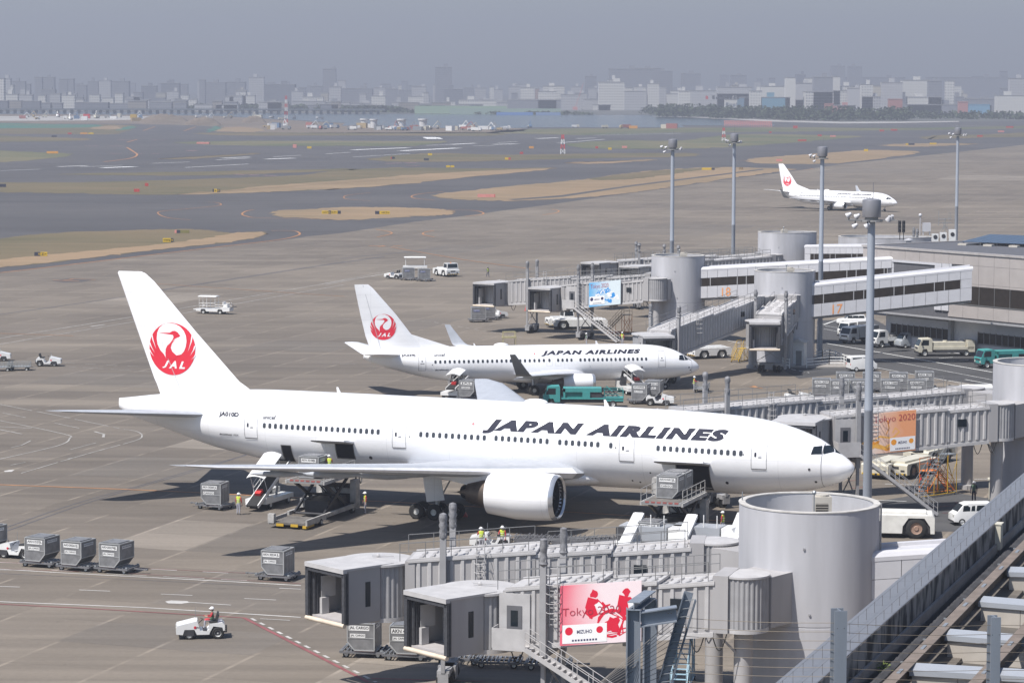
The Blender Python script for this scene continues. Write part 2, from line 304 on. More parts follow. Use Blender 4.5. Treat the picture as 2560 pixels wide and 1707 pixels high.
# water and far shore
wm=mat('bay_water',(.03,.045,.06),.12,noise=0); n=wm.node_tree; no=node(wm,'ShaderNodeTexNoise'); no.inputs['Scale'].default_value=.5; no.inputs['Detail'].default_value=6; tcw=node(wm,'ShaderNodeTexCoord'); n.links.new(tcw.outputs['Object'],no.inputs[0])
bpn=node(wm,'ShaderNodeBump'); bpn.inputs[0].default_value=.5; bpn.inputs[1].default_value=.6; n.links.new(no.outputs[0],bpn.inputs['Height']); n.links.new(bpn.outputs[0],n.nodes['Principled BSDF'].inputs['Normal'])
sheet('bay_water',[Z1(-300,372),Z1(950,374),Z1(2352,376),Z2(800,373),Z2(2300,372),Z3(0,385),Z3(300,398),Z3(620,412),Z3(640,440),Z3(0,441),Z2(2352,455),Z2(1350,462),Z2(1150,468),Z2(700,470),Z2(0,458),Z1(2352,440),Z1(1500,396),Z1(950,392),Z1(-300,392)],wm,.08)
FAR=ground_mat('city_ground',(0.132,0.132,0.125),(0.099,0.106,0.092),(0.178,0.172,0.158))
sheet('far_shore',[Z1(-900,370),Z1(950,372),Z1(2352,374),Z2(800,371),Z2(2300,371),Z3(0,382),Z3(300,395),Z3(620,409),Z3(1100,420),Z3(1500,412),Z3(2400,395),(4500,1900),(6900,5000),(6900,9400),(-6900,9400),(-6900,3000)],FAR,.12)
sheet('beach',[Z3(-200,380),Z3(0,382),Z3(300,388),Z3(600,400),Z3(1100,412),Z3(1500,408),Z3(1900,402),Z3(1900,408),Z3(1500,418),Z3(1100,424),Z3(620,414),Z3(300,398),Z3(0,386),Z3(-200,383)],CHK,.2)
# asphalt road by the terminal
sheet('road',[Z7(830,870),Z7(1250,860),Z7(1600,1050),Z7(2352,1130),Z7(3000,1250),Z7(3000,1700),Z7(2300,1520),Z7(2110,1350),Z7(1280,1228),Z7(1050,1260),Z7(700,1300),Z7(560,1230),Z7(820,1200)],RDM,.008)
sheet('road',[Z8(1330,1090),Z8(1800,1010),Z8(2100,1060),Z8(2352,1000),Z8(2352,1290),Z8(1700,1290),Z8(1620,1230)],RDM,.008)
# ---------------- painted lines ----------------
LW=mat('white_marking',(0.496,0.480,0.456),.7,noise=.25,scale=.8); LO=mat('orange_marking',(0.400,0.192,0.080),.7,noise=.3,scale=.8); LR=mat('red_marking',(0.240,0.080,0.080),.7,noise=.3,scale=.8); LD=mat('dark_joint',(0.080,0.080,0.092),.8,noise=.2); LY=mat('faded_white_marking',(0.336,0.320,0.296),.7,noise=.35,scale=.8)
def ribbon(mb,pts,wd,z=.02,dash=None):
    P=[Vector((p[0],p[1],z)) for p in pts]; Q=[]
    if len(P)>3:
        for i in range(len(P)-1):
            a,b,c,d=P[max(0,i-1)],P[i],P[i+1],P[min(len(P)-1,i+2)]
            for j in range(6): t=j/6; Q.append(.5*((2*b)+(c-a)*t+(2*a-5*b+4*c-d)*t*t+(3*b-a-3*c+d)*t**3))
        Q.append(P[-1]); P=Q
    if dash:
        on,off=dash; segs=[]; acc=0; 
        for a,b in zip(P,P[1:]):
            L=(b-a).length; t=0
            while t<L:
                ph=acc%(on+off); step=(on-ph) if ph<on else (on+off-ph); step=min(step,L-t)
                if ph<on: segs.append((a+(b-a)*(t/L),a+(b-a)*((t+step)/L)))
                t+=step+1e-6; acc+=step+1e-6
        for a,b in segs:
            d=(b-a); 
            if d.length<.05: continue
            r=Vector((d.y,-d.x,0)).normalized()*wd/2; mb.quad(a-r,a+r,b+r,b-r)
        return
    vs=[]
    for i,p in enumerate(P):
        d=(P[min(i+1,len(P)-1)]-P[max(i-1,0)]); r=Vector((d.y,-d.x,0)).normalized()*wd/2; vs+=[p-r,p+r]
    mb.add(vs,[(2*i,2*i+1,2*i+3,2*i+2) for i in range(len(P)-1)])
def lines(m,items,z=.02,name='ground_marking'):
    mb=MB(m)
    for k,it in enumerate(items): ribbon(mb,it[0],it[1],z+k*.0006,it[2] if len(it)>2 else None)
    o=mb.build(name); struct(o); return o
lines(LW,[([Z9(0,1015),Z9(1000,1050),Z9(2068,1110)],.2),([Z9(-50,790),Z9(560,822),Z9(1500,865),Z9(2068,893)],.18),([Z9(-50,800),Z9(400,800),Z9(900,828),Z9(1700,862)],.1,(3,1.2)),
 ([Z9(-50,910),Z9(280,918)],.15,(2,1.6)),([Z9(550,932),Z9(840,942)],.13,(2.2,.8)),([Z9(1110,957),Z9(1400,968)],.13,(2.2,.8)),([Z9(1680,984),Z9(1970,996)],.13,(2.2,.8)),([Z9(1920,912),Z9(2068,918)],.15),
 ([Z9(0,748),Z9(200,754),Z9(1000,786),Z9(1800,822)],.14,(1.9,1.9)),([Z9(1730,1120),Z9(1900,1205),Z10(672,1551)],.2,(.8,.75)),([Z9(1790,1122),Z9(2060,1135)],.12,(2,.7)),
 ([Z9(1300,1012),Z9(1590,1030)],.16)])
sheet('ground_marking',[Z9(1140,1008),Z9(1180,1000),Z9(1290,1004),Z9(1310,1014),Z9(1250,1022),Z9(1160,1020)],LW,.022)
lines(LR,[([Z9(-50,1030),Z9(600,1058),Z9(1680,1116)],.18),([Z9(1680,1116),Z10(620,1551)],.26),([Z10(640,1525),Z10(1400,1540)],.2),([Z9(-50,744),Z9(1000,783),Z9(2068,826)],.08),([Z9(-50,788),Z9(900,818),Z9(2068,880)],.07)],.024)
lines(LO,[([Z9(-50,215),Z9(900,245),Z9(1400,265),Z9(2200,300),Z10(1000,330),Z10(2352,400),Z11(1500,440)],.3)],.026)
lines(LD,[([Z9(-50,545),Z9(500,350),Z9(1000,205),Z9(1380,92),Z9(1770,-20)],.14),([Z9(-50,570),Z9(700,305),Z9(1400,98),Z9(1700,-5)],.14),([Z9(-50,820),Z9(700,850),Z9(2068,910)],.1),
 ([Z4(-100,490),Z4(850,350),Z4(1100,305),Z4(2352,105)],.35),([Z4(1100,300),Z4(2352,100)],.3),([Z2(0,1365),Z2(700,1290)],.5),([Z2(800,1170),Z2(2352,1185)],.35),([Z2(0,1395),Z2(300,1350)],.5)],.014)
lines(mat('worn_white_marking',(.36,.345,.32),.7,noise=.4,scale=.8),[([Z4(-100,655),Z4(900,487)],.25),([Z4(-100,697),Z4(925,518)],.22),([Z4(1220,430),Z4(2352,228)],.25),([Z4(1250,460),Z4(2352,258)],.22),([Z2(-100,1545),Z2(310,1465)],.25),([Z2(0,1515),Z2(320,1470)],.2),
 ([Z4(620,555),Z4(715,540)],.5),([Z4(0,1090),Z4(400,1165),Z4(820,1250)],.16,(7,1)),([Z4(0,1200),Z4(440,1290),Z4(480,1320),Z4(400,1370),Z4(0,1465)],.16),([Z4(850,1255),Z4(940,1270),Z4(975,1300),Z4(920,1335),Z4(600,1425),Z4(150,1560)],.14,(12,.6)),
 ([Z4(0,1243),Z4(220,1252)],.2),([Z4(0,1262),Z4(155,1292)],.2),([Z4(650,1272),Z4(715,1290),Z4(710,1312)],.25),([Z4(480,1398),Z4(660,1350)],.12),([Z4(80,1385),Z4(150,1370),Z4(215,1337)],.14),([Z4(470,1460),Z4(520,1450)],.2),
 ([Z4(20,1148),Z4(180,1180)],.14),([Z4(375,1216),Z4(545,1250)],.14),([Z4(80,1505),Z4(180,1485)],.14)],.02)
sheet('ground_marking',[Z4(30,1545),Z4(70,1538),Z4(105,1537),Z4(85,1550),Z4(40,1552)],LW,.022)
lines(LY,[([Z4(440,803),Z4(1020,830)],.14,(1.5,1.5)),([Z4(380,825),Z4(1030,860)],.14,(3,1)),([Z4(1640,455),Z4(2352,462)],.14,(1.5,2)),([Z4(1640,475),Z4(2352,490)],.14,(1.5,2)),([Z5(0,408),Z5(620,425),Z5(1300,540)],.15,(1.5,1)),([Z5(0,720),Z5(150,715)],.15,(2,1)),([Z2(-200,1555),Z2(500,1420),Z2(1000,1370),Z2(1700,1360)],.2),([Z2(700,1395),Z2(1500,1385)],.18)],.02)
O2=[([Z1(-50,1482),Z1(400,1428),Z1(1000,1352),Z1(1500,1290),Z1(1900,1240),Z1(2030,1210),Z1(2040,1190),Z1(1990,1178),Z1(1850,1178)],.5),([Z1(2400,1098),Z1(1800,1092),Z1(1680,1080),Z1(1650,1065),Z1(1680,1045),Z1(1730,1037)],.5),
 ([Z1(1300,1108),Z1(1150,1095),Z1(1080,1070),Z1(1100,1050),Z1(1300,1030),Z1(1480,1010),Z1(1505,998),Z1(1470,988),Z1(1410,985)],.35),
 ([Z2(730,1028),Z2(900,1032),Z2(970,1045),Z2(960,1060),Z2(850,1072)],.5),([Z2(700,905),Z2(560,918),Z2(485,935),Z2(510,952),Z2(640,962)],.5),([Z2(200,915),Z2(60,930),Z2(20,945),Z2(50,960),Z2(200,970)],.35),
 ([Z2(240,1165),Z2(330,1180),Z2(345,1195),Z2(250,1218)],.4),([Z2(640,1170),Z2(570,1185),Z2(570,1200),Z2(640,1215)],.4),([Z2(1380,1060),Z2(1470,1045),Z2(1490,1030),Z2(1440,1020)],.4),
 ([Z2(340,1285),Z2(850,1370),Z2(1300,1430)],.35),([Z3(770,745),Z3(860,740),Z3(900,732),Z3(860,728)],.4),([Z4(900,250),Z4(2352,340)],.25),([Z4(-50,605),Z4(500,620)],.25),([Z3(330,685),Z3(450,680)],.4),
 ([Z1(860,615),Z1(900,640),Z1(930,665),Z1(880,690),Z1(700,715)],1.0),([Z1(860,580),Z1(930,560)],1.0),([Z1(1250,500),Z1(1330,470)],1.),([Z1(970,500),Z1(1050,472)],1.)]
lines(LO,O2,.045)
RW=[([Z2(80,623),Z2(460,606)],5),([Z2(410,627),Z2(800,606)],6),([Z2(80,672),Z2(470,646)],1),([Z2(580,590),Z2(910,572)],1.5),([Z2(745,582),Z2(910,573)],4),([Z2(1040,580),Z2(1205,575)],5),([Z2(900,590),Z2(1050,588)],2),([Z2(1070,568),Z2(1205,560)],1.5),([Z2(1340,538),Z2(1480,532)],5),([Z2(1610,536),Z2(1740,532)],4),([Z2(1480,568),Z2(1800,540)],1.5),([Z2(1730,513),Z3(0,497)],1.8),([Z2(1800,500),Z3(0,495)],1.8),
 ([Z1(690,756),Z1(910,747)],5),([Z1(390,750),Z1(590,742)],2.5),([Z1(540,752),Z1(830,738)],1),([Z1(0,780),Z1(270,768)],1),([Z1(1030,724),Z1(1290,712)],1),([Z1(1260,751),Z1(1690,724)],1.2),([Z1(1470,697),Z1(1700,684)],1.5),([Z1(1510,685),Z1(1700,676)],3),([Z1(1810,690),Z1(2005,682)],4),([Z1(1860,674),Z1(2050,662)],1),([Z1(2220,652),Z2(60,640)],1.2),([Z2(570,533),Z2(600,545)],3),([Z2(600,533),Z2(635,545)],3),([Z2(630,533),Z2(655,543)],3),([Z2(655,535),Z2(680,545)],3),([Z3(1850,436),Z3(2100,430)],1)]
lines(mat('runway_white',(.75,.75,.74),.6,noise=.1),RW,.07)
PK=mat('pink_marking',(0.360,0.216,0.216),.8)
lines(PK,[([Z1(1600,795),Z1(1740,800),Z1(1890,803)],2,(6,2)),([Z1(745,657),Z1(1080,657)],2,(6,4)),([Z1(570,606),Z1(905,607)],2.5,(8,6)),([Z1(790,563),Z1(1270,565)],2.5,(10,12)),([Z2(310,715),Z2(520,708)],2.5,(9,2)),([Z2(440,728),Z2(560,728)],2,(6,3)),([Z1(1270,635),Z1(1340,634)],6)],.07)
# terminal road lines
lines(mat('road_white',(.75,.75,.73),.6),[([Z7(820,1085),Z7(900,1097),Z7(1400,1180),Z7(2120,1240),Z7(2600,1290)][:0] or [Z7(895,1040),Z7(1200,1090),Z7(1500,1140),Z7(2120,1245)],.25),([Z7(820,1085),Z7(1200,1148),Z7(1500,1190),Z7(2120,1302)],.12),([Z7(1270,1217),Z7(1600,1275),Z7(2040,1352),Z7(2300,1400)],.15),
 ([Z7(1920,1300),Z7(2120,1335)],.18),([Z7(880,905),Z7(970,870)],.2),([Z7(830,912),Z7(960,875)],.1),([Z7(890,912),Z7(1060,935)],.12),([Z7(880,935),Z7(1050,965)],.12),([Z7(150,1018),Z7(260,1045)],.12),([Z7(1780,1170),Z7(1950,1155)],.12),([Z7(1690,1150),Z7(1830,1137)],.12),([Z7(640,1232),Z7(775,1258)],.15,(1.2,.8)),([Z7(130,1255),Z7(290,1252)],.12),
 ([Z8(1350,1080),Z8(1555,1088)],.14),([Z8(1830,940),Z8(2140,930)],.1,(1.5,1)),([Z8(1960,1150),Z8(2040,1100)],.15),([Z8(1410,970),Z8(1640,975)],.12)],.03)
lines(LR,[([Z8(1150,950),Z8(1260,945),Z8(1270,985),Z8(1180,1000)],.1),([Z8(1890,1090),Z8(2000,1150)],.12),([Z8(1900,1150),Z8(2020,1110)],.12),([Z8(1700,1130),Z8(2040,1100)],.1),([Z8(1800,1165),Z8(2000,1160)],.1),([Z8(1640,925),Z8(1870,760)],.08),([Z7(1100,1270),Z7(1260,1300)],.1)],.03)
sheet('ground_marking',[Z4(350,245),Z4(470,225),Z4(650,230),Z4(560,250),Z4(440,255)],ASP,.012)
lines(LO,[([Z4(360,240),Z4(540,246)],.5),([Z4(470,230),Z4(650,234)],.5),([Z4(430,240),Z4(500,232)],.5),([Z2(195,1277),Z2(310,1281)],.7),([Z2(260,1283),Z2(300,1275)],.5),([Z2(360,1278),Z2(420,1274)],.7),([Z8(485,310),Z8(560,320)],.5),([Z8(505,305),Z8(530,318)],.4)],.03)
# ================= aircraft =================
# local frame: x = -distance from nose (nose points +x), y = left wing side, z up; right side is -y
def plane_white():
    if 'aircraft_white' in MATS: return MATS['aircraft_white']
    m=mat('aircraft_white',(.86,.86,.87),.3,noise=0,coat=.35); n=m.node_tree; b=n.nodes['Principled BSDF']
    tc=node(m,'ShaderNodeTexCoord'); sp=node(m,'ShaderNodeSeparateXYZ'); n.links.new(tc.outputs['Object'],sp.inputs[0])
    no=node(m,'ShaderNodeTexNoise'); no.inputs['Scale'].default_value=.9; no.inputs['Detail'].default_value=6
    mp=node(m,'ShaderNodeMapping'); mp.inputs['Scale'].default_value=(.35,1,1.4); n.links.new(tc.outputs['Object'],mp.inputs[0]); n.links.new(mp.outputs[0],no.inputs[0])
    # skin joints
    f=node(m,'ShaderNodeMath',operation='FRACT'); d=node(m,'ShaderNodeMath',operation='DIVIDE'); d.inputs[1].default_value=5.3
    n.links.new(sp.outputs[0],d.inputs[0]); n.links.new(d.outputs[0],f.inputs[0])
    l=node(m,'ShaderNodeMath',operation='LESS_THAN'); l.inputs[1].default_value=.008; n.links.new(f.outputs[0],l.inputs[0])
    r=node(m,'ShaderNodeMapRange'); r.inputs[1].default_value=.35; r.inputs[2].default_value=.75; r.inputs[3].default_value=1; r.inputs[4].default_value=.9
    d2=node(m,'ShaderNodeMath',operation='DIVIDE'); d2.inputs[1].default_value=1.37; f2=node(m,'ShaderNodeMath',operation='FRACT'); l2=node(m,'ShaderNodeMath',operation='LESS_THAN'); l2.inputs[1].default_value=.02
    n.links.new(sp.outputs[2],d2.inputs[0]); n.links.new(d2.outputs[0],f2.inputs[0]); n.links.new(f2.outputs[0],l2.inputs[0]); mxx=node(m,'ShaderNodeMath',operation='MAXIMUM'); n.links.new(l.outputs[0],mxx.inputs[0]); n.links.new(l2.outputs[0],mxx.inputs[1]); l=mxx
    n.links.new(no.outputs[0],r.inputs[0])
    mu=node(m,'ShaderNodeMath',operation='MULTIPLY'); mu.inputs[1].default_value=.12; n.links.new(l.outputs[0],mu.inputs[0])
    su=node(m,'ShaderNodeMath',operation='SUBTRACT'); n.links.new(r.outputs[0],su.inputs[0]); n.links.new(mu.outputs[0],su.inputs[1])
    mx=node(m,'ShaderNodeMix',data_type='RGBA',blend_type='MULTIPLY'); mx.inputs[0].default_value=1; mx.inputs[6].default_value=(.86,.86,.87,1)
    n.links.new(su.outputs[0],mx.inputs[7]); n.links.new(mx.outputs[2],b.inputs['Base Color']); return m
NAVY=lambda:mat('navy_lettering',(.03,.032,.05),.7,noise=0,spec=.15)
LRED=lambda:mat('emblem_red',(.66,.025,.05),.4,noise=0)
def airfoil(n=9):   # closed loop (x 0..1 from leading edge, z thickness +-.5)
    f=lambda x:2.97*math.sqrt(x)-1.26*x-3.516*x*x+2.843*x**3-1.036*x**4
    xs=[(1-math.cos(PI*i/n))/2 for i in range(n+1)]
    return [(x,f(x)*.5) for x in xs]+[(x,-f(x)*.5) for x in xs[-2:0:-1]]
AF=airfoil()
def wing(mb,secs,vertical=False):   # secs: (lat, sLE, chord, z, thick) ; lat<0 = right side (-y)
    rings=[]
    for lat,s0,c,z,t in secs:
        rings.append([(-(s0+x*c),lat,z+t*zz) if not vertical else (-(s0+x*c),t*zz,lat) for x,zz in AF])
    mb.loft(rings)
def emblem(mb,P,c,r,H):
    """red crane disc; P maps (x,y,layer)->3-D; drawn as polygons in unit circle; x to the right seen from the side"""
    def poly(pts,m,l,sub=1):
        mb.use(m); mb.add([P(c[0]+x*r,c[1]+y*H,l) for x,y in pts],[tuple(range(len(pts)))])
    def fan(pts,m,l):
        mb.use(m); cx=sum(p[0] for p in pts)/len(pts); cy=sum(p[1] for p in pts)/len(pts)
        n=len(pts); K_=7; vs=[P(c[0]+cx*r,c[1]+cy*H,l)]
        for k in range(1,K_+1): vs+=[P(c[0]+lerp(cx,x,k/K_)*r,c[1]+lerp(cy,y,k/K_)*H,l) for x,y in pts]
        mb.add(vs,[(0,i+1,(i+1)%n+1) for i in range(n)]+[(1+k*n+i,1+k*n+(i+1)%n,1+(k+1)*n+(i+1)%n,1+(k+1)*n+i) for k in range(K_-1) for i in range(n)])
    wm=plane_white()
    fan([(math.cos(2*PI*i/40),math.sin(2*PI*i/40)) for i in range(40)],LRED(),1)
    K=lambda x,y:((x-675)/437,(955-y)/490)
    # inner opening
    fan([K(*p) for p in [(640,474),(740,484),(830,530),(900,610),(940,700),(952,800),(938,900),(905,985),(850,1050),(790,1076),(720,1068),(600,1100),(555,1130),(520,1060),(450,985),(400,880),(386,770),(400,660),(440,570),(510,505),(580,480)]],wm,2)
    # neck and head
    mb.use(LRED())
    nk=[((440,662),(440,664)),((640,650),(620,682)),((690,618),(700,690)),((740,612),(712,735)),((790,640),(690,780)),((838,703),(640,850)),((740,780),(585,900)),((680,850),(556,960)),((655,930),(548,1040)),((680,1000),(552,1120)),((760,1070),(600,1140)),((850,1050),(700,1150))]
    vs=[]
    for a,b in nk: vs+= [P(c[0]+K(*a)[0]*r,c[1]+K(*a)[1]*H,3),P(c[0]+K(*b)[0]*r,c[1]+K(*b)[1]*H,3)]
    mb.add(vs,[(2*i,2*i+1,2*i+3,2*i+2) for i in range(len(nk)-1)])
    # feather slits
    for a,b,w_ in [((290,690),(372,975),13),((245,850),(340,1045),13),((238,985),(325,1115),13),((1050,690),(975,1000),13),((1105,880),(1018,1065),13),((1120,1040),(1035,1140),13)]:
        m_=((a[0]*.6+b[0]*.4)-(12 if a[0]<600 else -12),(a[1]*.6+b[1]*.4)); q=[(a[0]-w_,a[1]),(a[0]+w_,a[1]),(m_[0]+w_*.9,m_[1]),b,(m_[0]-w_*.6,m_[1])]
        fan([K(*p) for p in q],wm,2)
    for ch,x0,x1 in (('J',485,640),('A',610,785),('L',805,940)):
        v,f=textbox(ch,(x1-x0)/437*.86,140/490,bold=.04,shear=.35); mb.use(wm)
        x_,y_=K(x0,1318); mb.add([P(c[0]+(x_+x)*r,c[1]+(y_+y)*H,3) for x,y in v],f)
def aircraft(D,loc,h,label,group):
    root=thing('airliner',label,'airplane',(loc[0],loc[1],0),h,group)
    W=plane_white(); G_=mat('wing_grey',(.4,.42,.455),.4,0,noise=.1)
    tab=D['tab']
    def sec(s): t,b,wd=interp(tab,s); return (t+b)/2,(t-b)/2,wd
    mb=MB(W); rings=[]; N=80; S=[D['L']*(i/70)**1.0 for i in range(71)]; S=sorted(set([0,.03,.1,.2,.35,.55,.8,1.1]+S[1:]))
    for s in S:
        zc,rh,rw=sec(s); rings.append([(-s,rw*math.cos(2*PI*i/N),zc+rh*math.sin(2*PI*i/N)) for i in range(N)])
    mb.loft(rings); 
    fz=mb.build('fuselage',root,smooth=40)
    def surf(s,z,e=.01,side=-1):   # point on skin
        zc,rh,rw=sec(s); q=max(-.999,min(.999,(z-zc)/rh)); y=rw*math.sqrt(1-q*q); n=Vector((0,y/rw/rw,(z-zc)/rh/rh)).normalized()
        return Vector((-s,side*(y+n.y*e),z+n.z*e))
    def patch(mbx,s0,s1,z0,z1,e,m,ns=2,nz=2,cr=0,shear=0):
        mbx.use(m); vs=[]
        pts=[]
        if cr:   # rounded rectangle as a fan
            for cx,cy,a in ((s1-cr,z1-cr,0),(s0+cr,z1-cr,1),(s0+cr,z0+cr,2),(s1-cr,z0+cr,3)):
                for k in range(4): t=(a+k/3)*PI/2; pts.append((cx+cr*math.cos(t),cy+cr*math.sin(t)))
            c=surf((s0+s1)/2,(z0+z1)/2,e); mbx.add([c]+[surf(a+(b-z0)*shear,b,e) for a,b in pts],[(0,i+1,(i+1)%len(pts)+1) for i in range(len(pts))]); return
        for j in range(nz+1):
            for i in range(ns+1): z=lerp(z0,z1,j/nz); vs.append(surf(lerp(s0,s1,i/ns)+(z-z0)*shear,z,e))
        mbx.add(vs,[(j*(ns+1)+i,j*(ns+1)+i+1,(j+1)*(ns+1)+i+1,(j+1)*(ns+1)+i) for j in range(nz) for i in range(ns)])
    def outline(mbx,s0,s1,z0,z1,wd,e,m):
        for a,b,c,d in ((s0,s1,z1,z1+wd),(s0,s1,z0-wd,z0),(s0-wd,s0,z0-wd,z1+wd),(s1,s1+wd,z0-wd,z1+wd)): patch(mbx,a,b,c,d,e,m,1,6)
    # wings / tail
    for side in (-1,1):
        mb=MB(G_ if D['kind']=='big' else mat('wing_skin',(.62,.63,.65),.35,.1,noise=.08)); wing(mb,[(side*l,s,c,z,t) for l,s,c,z,t in D['wing']]); wo=mb.build('wing',root,smooth=35)
        # bright leading edge / flap lines
        mb=MB(mat('leading_edge',(.82,.82,.84),.3,.1)); ws=D['wing']
        for (l,s,c,z,t),(l2,s2,c2,z2,t2) in zip(ws[1:-1],ws[2:]):
            ra=[(-(s+x*c-.02),side*l,z+t*zz*1.03) for x,zz in AF if x<.06]; rb=[(-(s2+x*c2-.02),side*l2,z2+t2*zz*1.03) for x,zz in AF if x<.06]
            k=len([1 for x,zz in AF[:10] if x<.06]); o=ra[k:][::-1]  # lower from LE
            A=ra[k:]+ra[:k]; B=rb[k:]+rb[:k]
            mb.loft([A,B],closed=False,cap=False)
        mb.build('leading_edge',wo,smooth=40)
        for (l,s0,s1,z,r) in D['tracks']:
            mb=MB(G_); mb.lathe((-s0,side*l,z),(-1,0,-.04),[(.02,0),(r*.7,(s1-s0)*.2),(r,(s1-s0)*.45),(r*.7,(s1-s0)*.8),(.03,s1-s0)],10); mb.build('flap_fairing',wo,smooth=50)
        mb=MB(W if D['kind']!='big' else G_); wing(mb,[(side*l,s,c,z,t) for l,s,c,z,t in D['stab']]); mb.build('tailplane',root,smooth=35)
        if D.get('winglet'):
            mb=MB(mat('winglet_grey',(.13,.135,.14),.4) if side<0 else G_); rings=[]
            for lat,s0,c,z,t,an in D['winglet']:
                rings.append([(-(s0+x*c),side*(lat-t*zz*math.sin(an)),z+t*zz*math.cos(an)) for x,zz in AF])
            mb.loft(rings); mb.build('winglet',root,smooth=35)
        # engine
        e=D['eng']; L,s0,zc,r=e; f=D['engL']
        nac=[(r*.80,.5),(r*.84,.05),(r*.9,-.0),(r*.96,.1),(r,.5),(r*1.04,f*.3),(r*1.03,f*.6),(r*.86,f),(r*.8,f),(r*.7,f*.98)]
        mb=MB(W); mb.lathe((-s0,side*L,zc),(-1,0,0),[(a,b) for a,b in nac[2:]],36); no_=mb.build('engine_nacelle',root,smooth=40)
        mb=MB(mat('inlet_lip',(.62,.63,.65),.25,.7,noise=.05)); mb.lathe((-s0+.01,side*L,zc),(-1,0,0),[(r*.80,.45),(r*.83,.05),(r*.9,-.03),(r*.965,.08),(r*.995,.3)],36); mb.build('inlet_lip',no_,smooth=50)
        mb=MB(mat('engine_dark',(.02,.022,.025),.5,.3)); mb.lathe((-s0,side*L,zc),(-1,0,0),[(r*.82,.1),(r*.78,.9),(.01,.95)],30)
        mb.use(mat('spinner_grey',(.12,.12,.13),.4)); mb.lathe((-s0,side*L,zc),(-1,0,0),[(.01,.35),(r*.14,.6),(r*.22,.93)],16)
        mb.use(mat('fan_blade',(.07,.075,.085),.35,.7))
        for k in range(22):
            t=2*PI*k/22; c,s_=math.cos(t),math.sin(t); c2,s2=math.cos(t+.12),math.sin(t+.12)
            mb.quad((-s0-.88,side*L+r*.2*c,zc+r*.2*s_),(-s0-.92,side*L+r*.2*c2,zc+r*.2*s2),(-s0-.9,side*L+r*.77*c2,zc+r*.77*s2),(-s0-.7,side*L+r*.77*c,zc+r*.77*s_))
        mb.build('fan',no_,smooth=40)
        mb=MB(mat('exhaust_metal',(.16,.13,.11),.45,.7,noise=.3)); mb.lathe((-s0-f*.94,side*L,zc),(-1,0,0),[(r*.72,0),(r*.62,f*.14),(r*.42,f*.38),(r*.4,f*.38),(r*.2,f*.36),(.03,f*.55)],24); mb.build('exhaust_cone',no_,smooth=40)
        a,b,c_,d=D['pylon']; mb=MB(W); mb.loft([[(-a,side*L-.18,zc+r*.75),(-a,side*L+.18,zc+r*.75),(-a-.4,side*L+.18,zc+r*1.04),(-a-.4,side*L-.18,zc+r*1.04)],
            [(-b,side*L-.22,zc+r*.3),(-b,side*L+.22,zc+r*.3),(-b,side*L+.22,d),(-b,side*L-.22,d)],[(-c_,side*L-.1,zc+r*.6),(-c_,side*L+.1,zc+r*.6),(-c_,side*L+.1,d-.1),(-c_,side*L-.1,d-.1)]]); mb.build('pylon',no_)
    mb=MB(W); wing(mb,[(z,s,c,0,t) for z,s,c,t in D['fin']],True)
    if D.get('dorsal'):
        a,b,c_=D['dorsal']; mb.add([(-a[0],0,a[1]),(-b[0],.02,b[1]),(-c_[0],.14,c_[1]),(-c_[0],-.14,c_[1]),(-b[0],-.02,b[1])],[(0,1,2),(0,3,4),(1,4,3,2),(0,4,1)])
    fin=mb.build('fin',root,smooth=35)
    ht=D['hinge']; mb=MB(mat('seam_grey',(.45,.46,.48),.5))
    mb.quad(*[(-s,-y,z) for s,y,z in ((ht[0][0],ht[0][2],ht[0][1]),(ht[0][0]+.05,ht[0][2],ht[0][1]),(ht[1][0]+.05,ht[1][2],ht[1][1]),(ht[1][0],ht[1][2],ht[1][1]))]); mb.build('rudder_seam',fin,fix=False)
    # emblem on the fin, right side: x in picture to the right = towards nose
    fs=D['fin']
    def finy(s,z):
        zz=[f[0] for f in fs]; 
        for (za,sa,ca,ta),(zb,sb,cb,tb) in zip(fs,fs[1:]):
            if za<=z<=zb or (zb,sb,cb,tb)==fs[-1]:
                q=(z-za)/(zb-za); s0,c,t=lerp(sa,sb,q),lerp(ca,cb,q),lerp(ta,tb,q); break
        x=max(0.001,min(1,(s-s0)/c)); return t*.5*(2.97*math.sqrt(x)-1.26*x-3.516*x*x+2.843*x**3-1.036*x**4)
    cs,cz,rs,rz=D['logo']; mb=MB(LRED())
    emblem(mb,lambda x,y,l:(-cs+x,-(finy(cs-x,cz+y)+.014+.008*l),cz+y),(0,0),rs,rz); mb.build('tail_emblem',fin,fix=False)
    # lettering on fuselage
    def fus_text(s,sl,sr,z0,z1,bold,shear,name,col=None,space=1.):
        v,f=textbox(s,sl-sr,z1-z0,bold,shear,space); b=bmesh.new(); bv=[b.verts.new((x,y,0)) for x,y in v]
        for q in f:
            try: b.faces.new([bv[i] for i in q])
            except ValueError: pass
        for k in range(1,7): 
            g=list(b.verts)+list(b.edges)+list(b.faces); bmesh.ops.bisect_plane(b,geom=g,plane_co=(0,(z1-z0)*k/7,0),plane_no=(0,1,0))
        b.verts.index_update(); mb=MB(col or NAVY()); mb.add([surf(sl-p.co.x,z0+p.co.y,.03) for p in b.verts],[tuple(q.index for q in fc.verts) for fc in b.faces]); b.free(); return mb.build(name,fz,fix=False)
    for t in D['texts']: fus_text(*t)
    for a in D['flags']:
        mb=MB(WH()); patch(mb,a[0]-a[2],a[0]+a[2],a[1]-a[3],a[1]+a[3],.012,mat('flag_white',(.8,.78,.78),.5,noise=0)); 
        mb.use(LRED()); rr=a[3]*.55; c=surf(a[0],a[1],.02); mb.add([c]+[surf(a[0]+rr*math.cos(k*PI/6),a[1]+rr*math.sin(k*PI/6),.02) for k in range(12)],[(0,i+1,(i+1)%12+1) for i in range(12)]); mb.build('flag_mark',fz,fix=False)
    # cabin windows
    wd,hg=D['win']; src=None
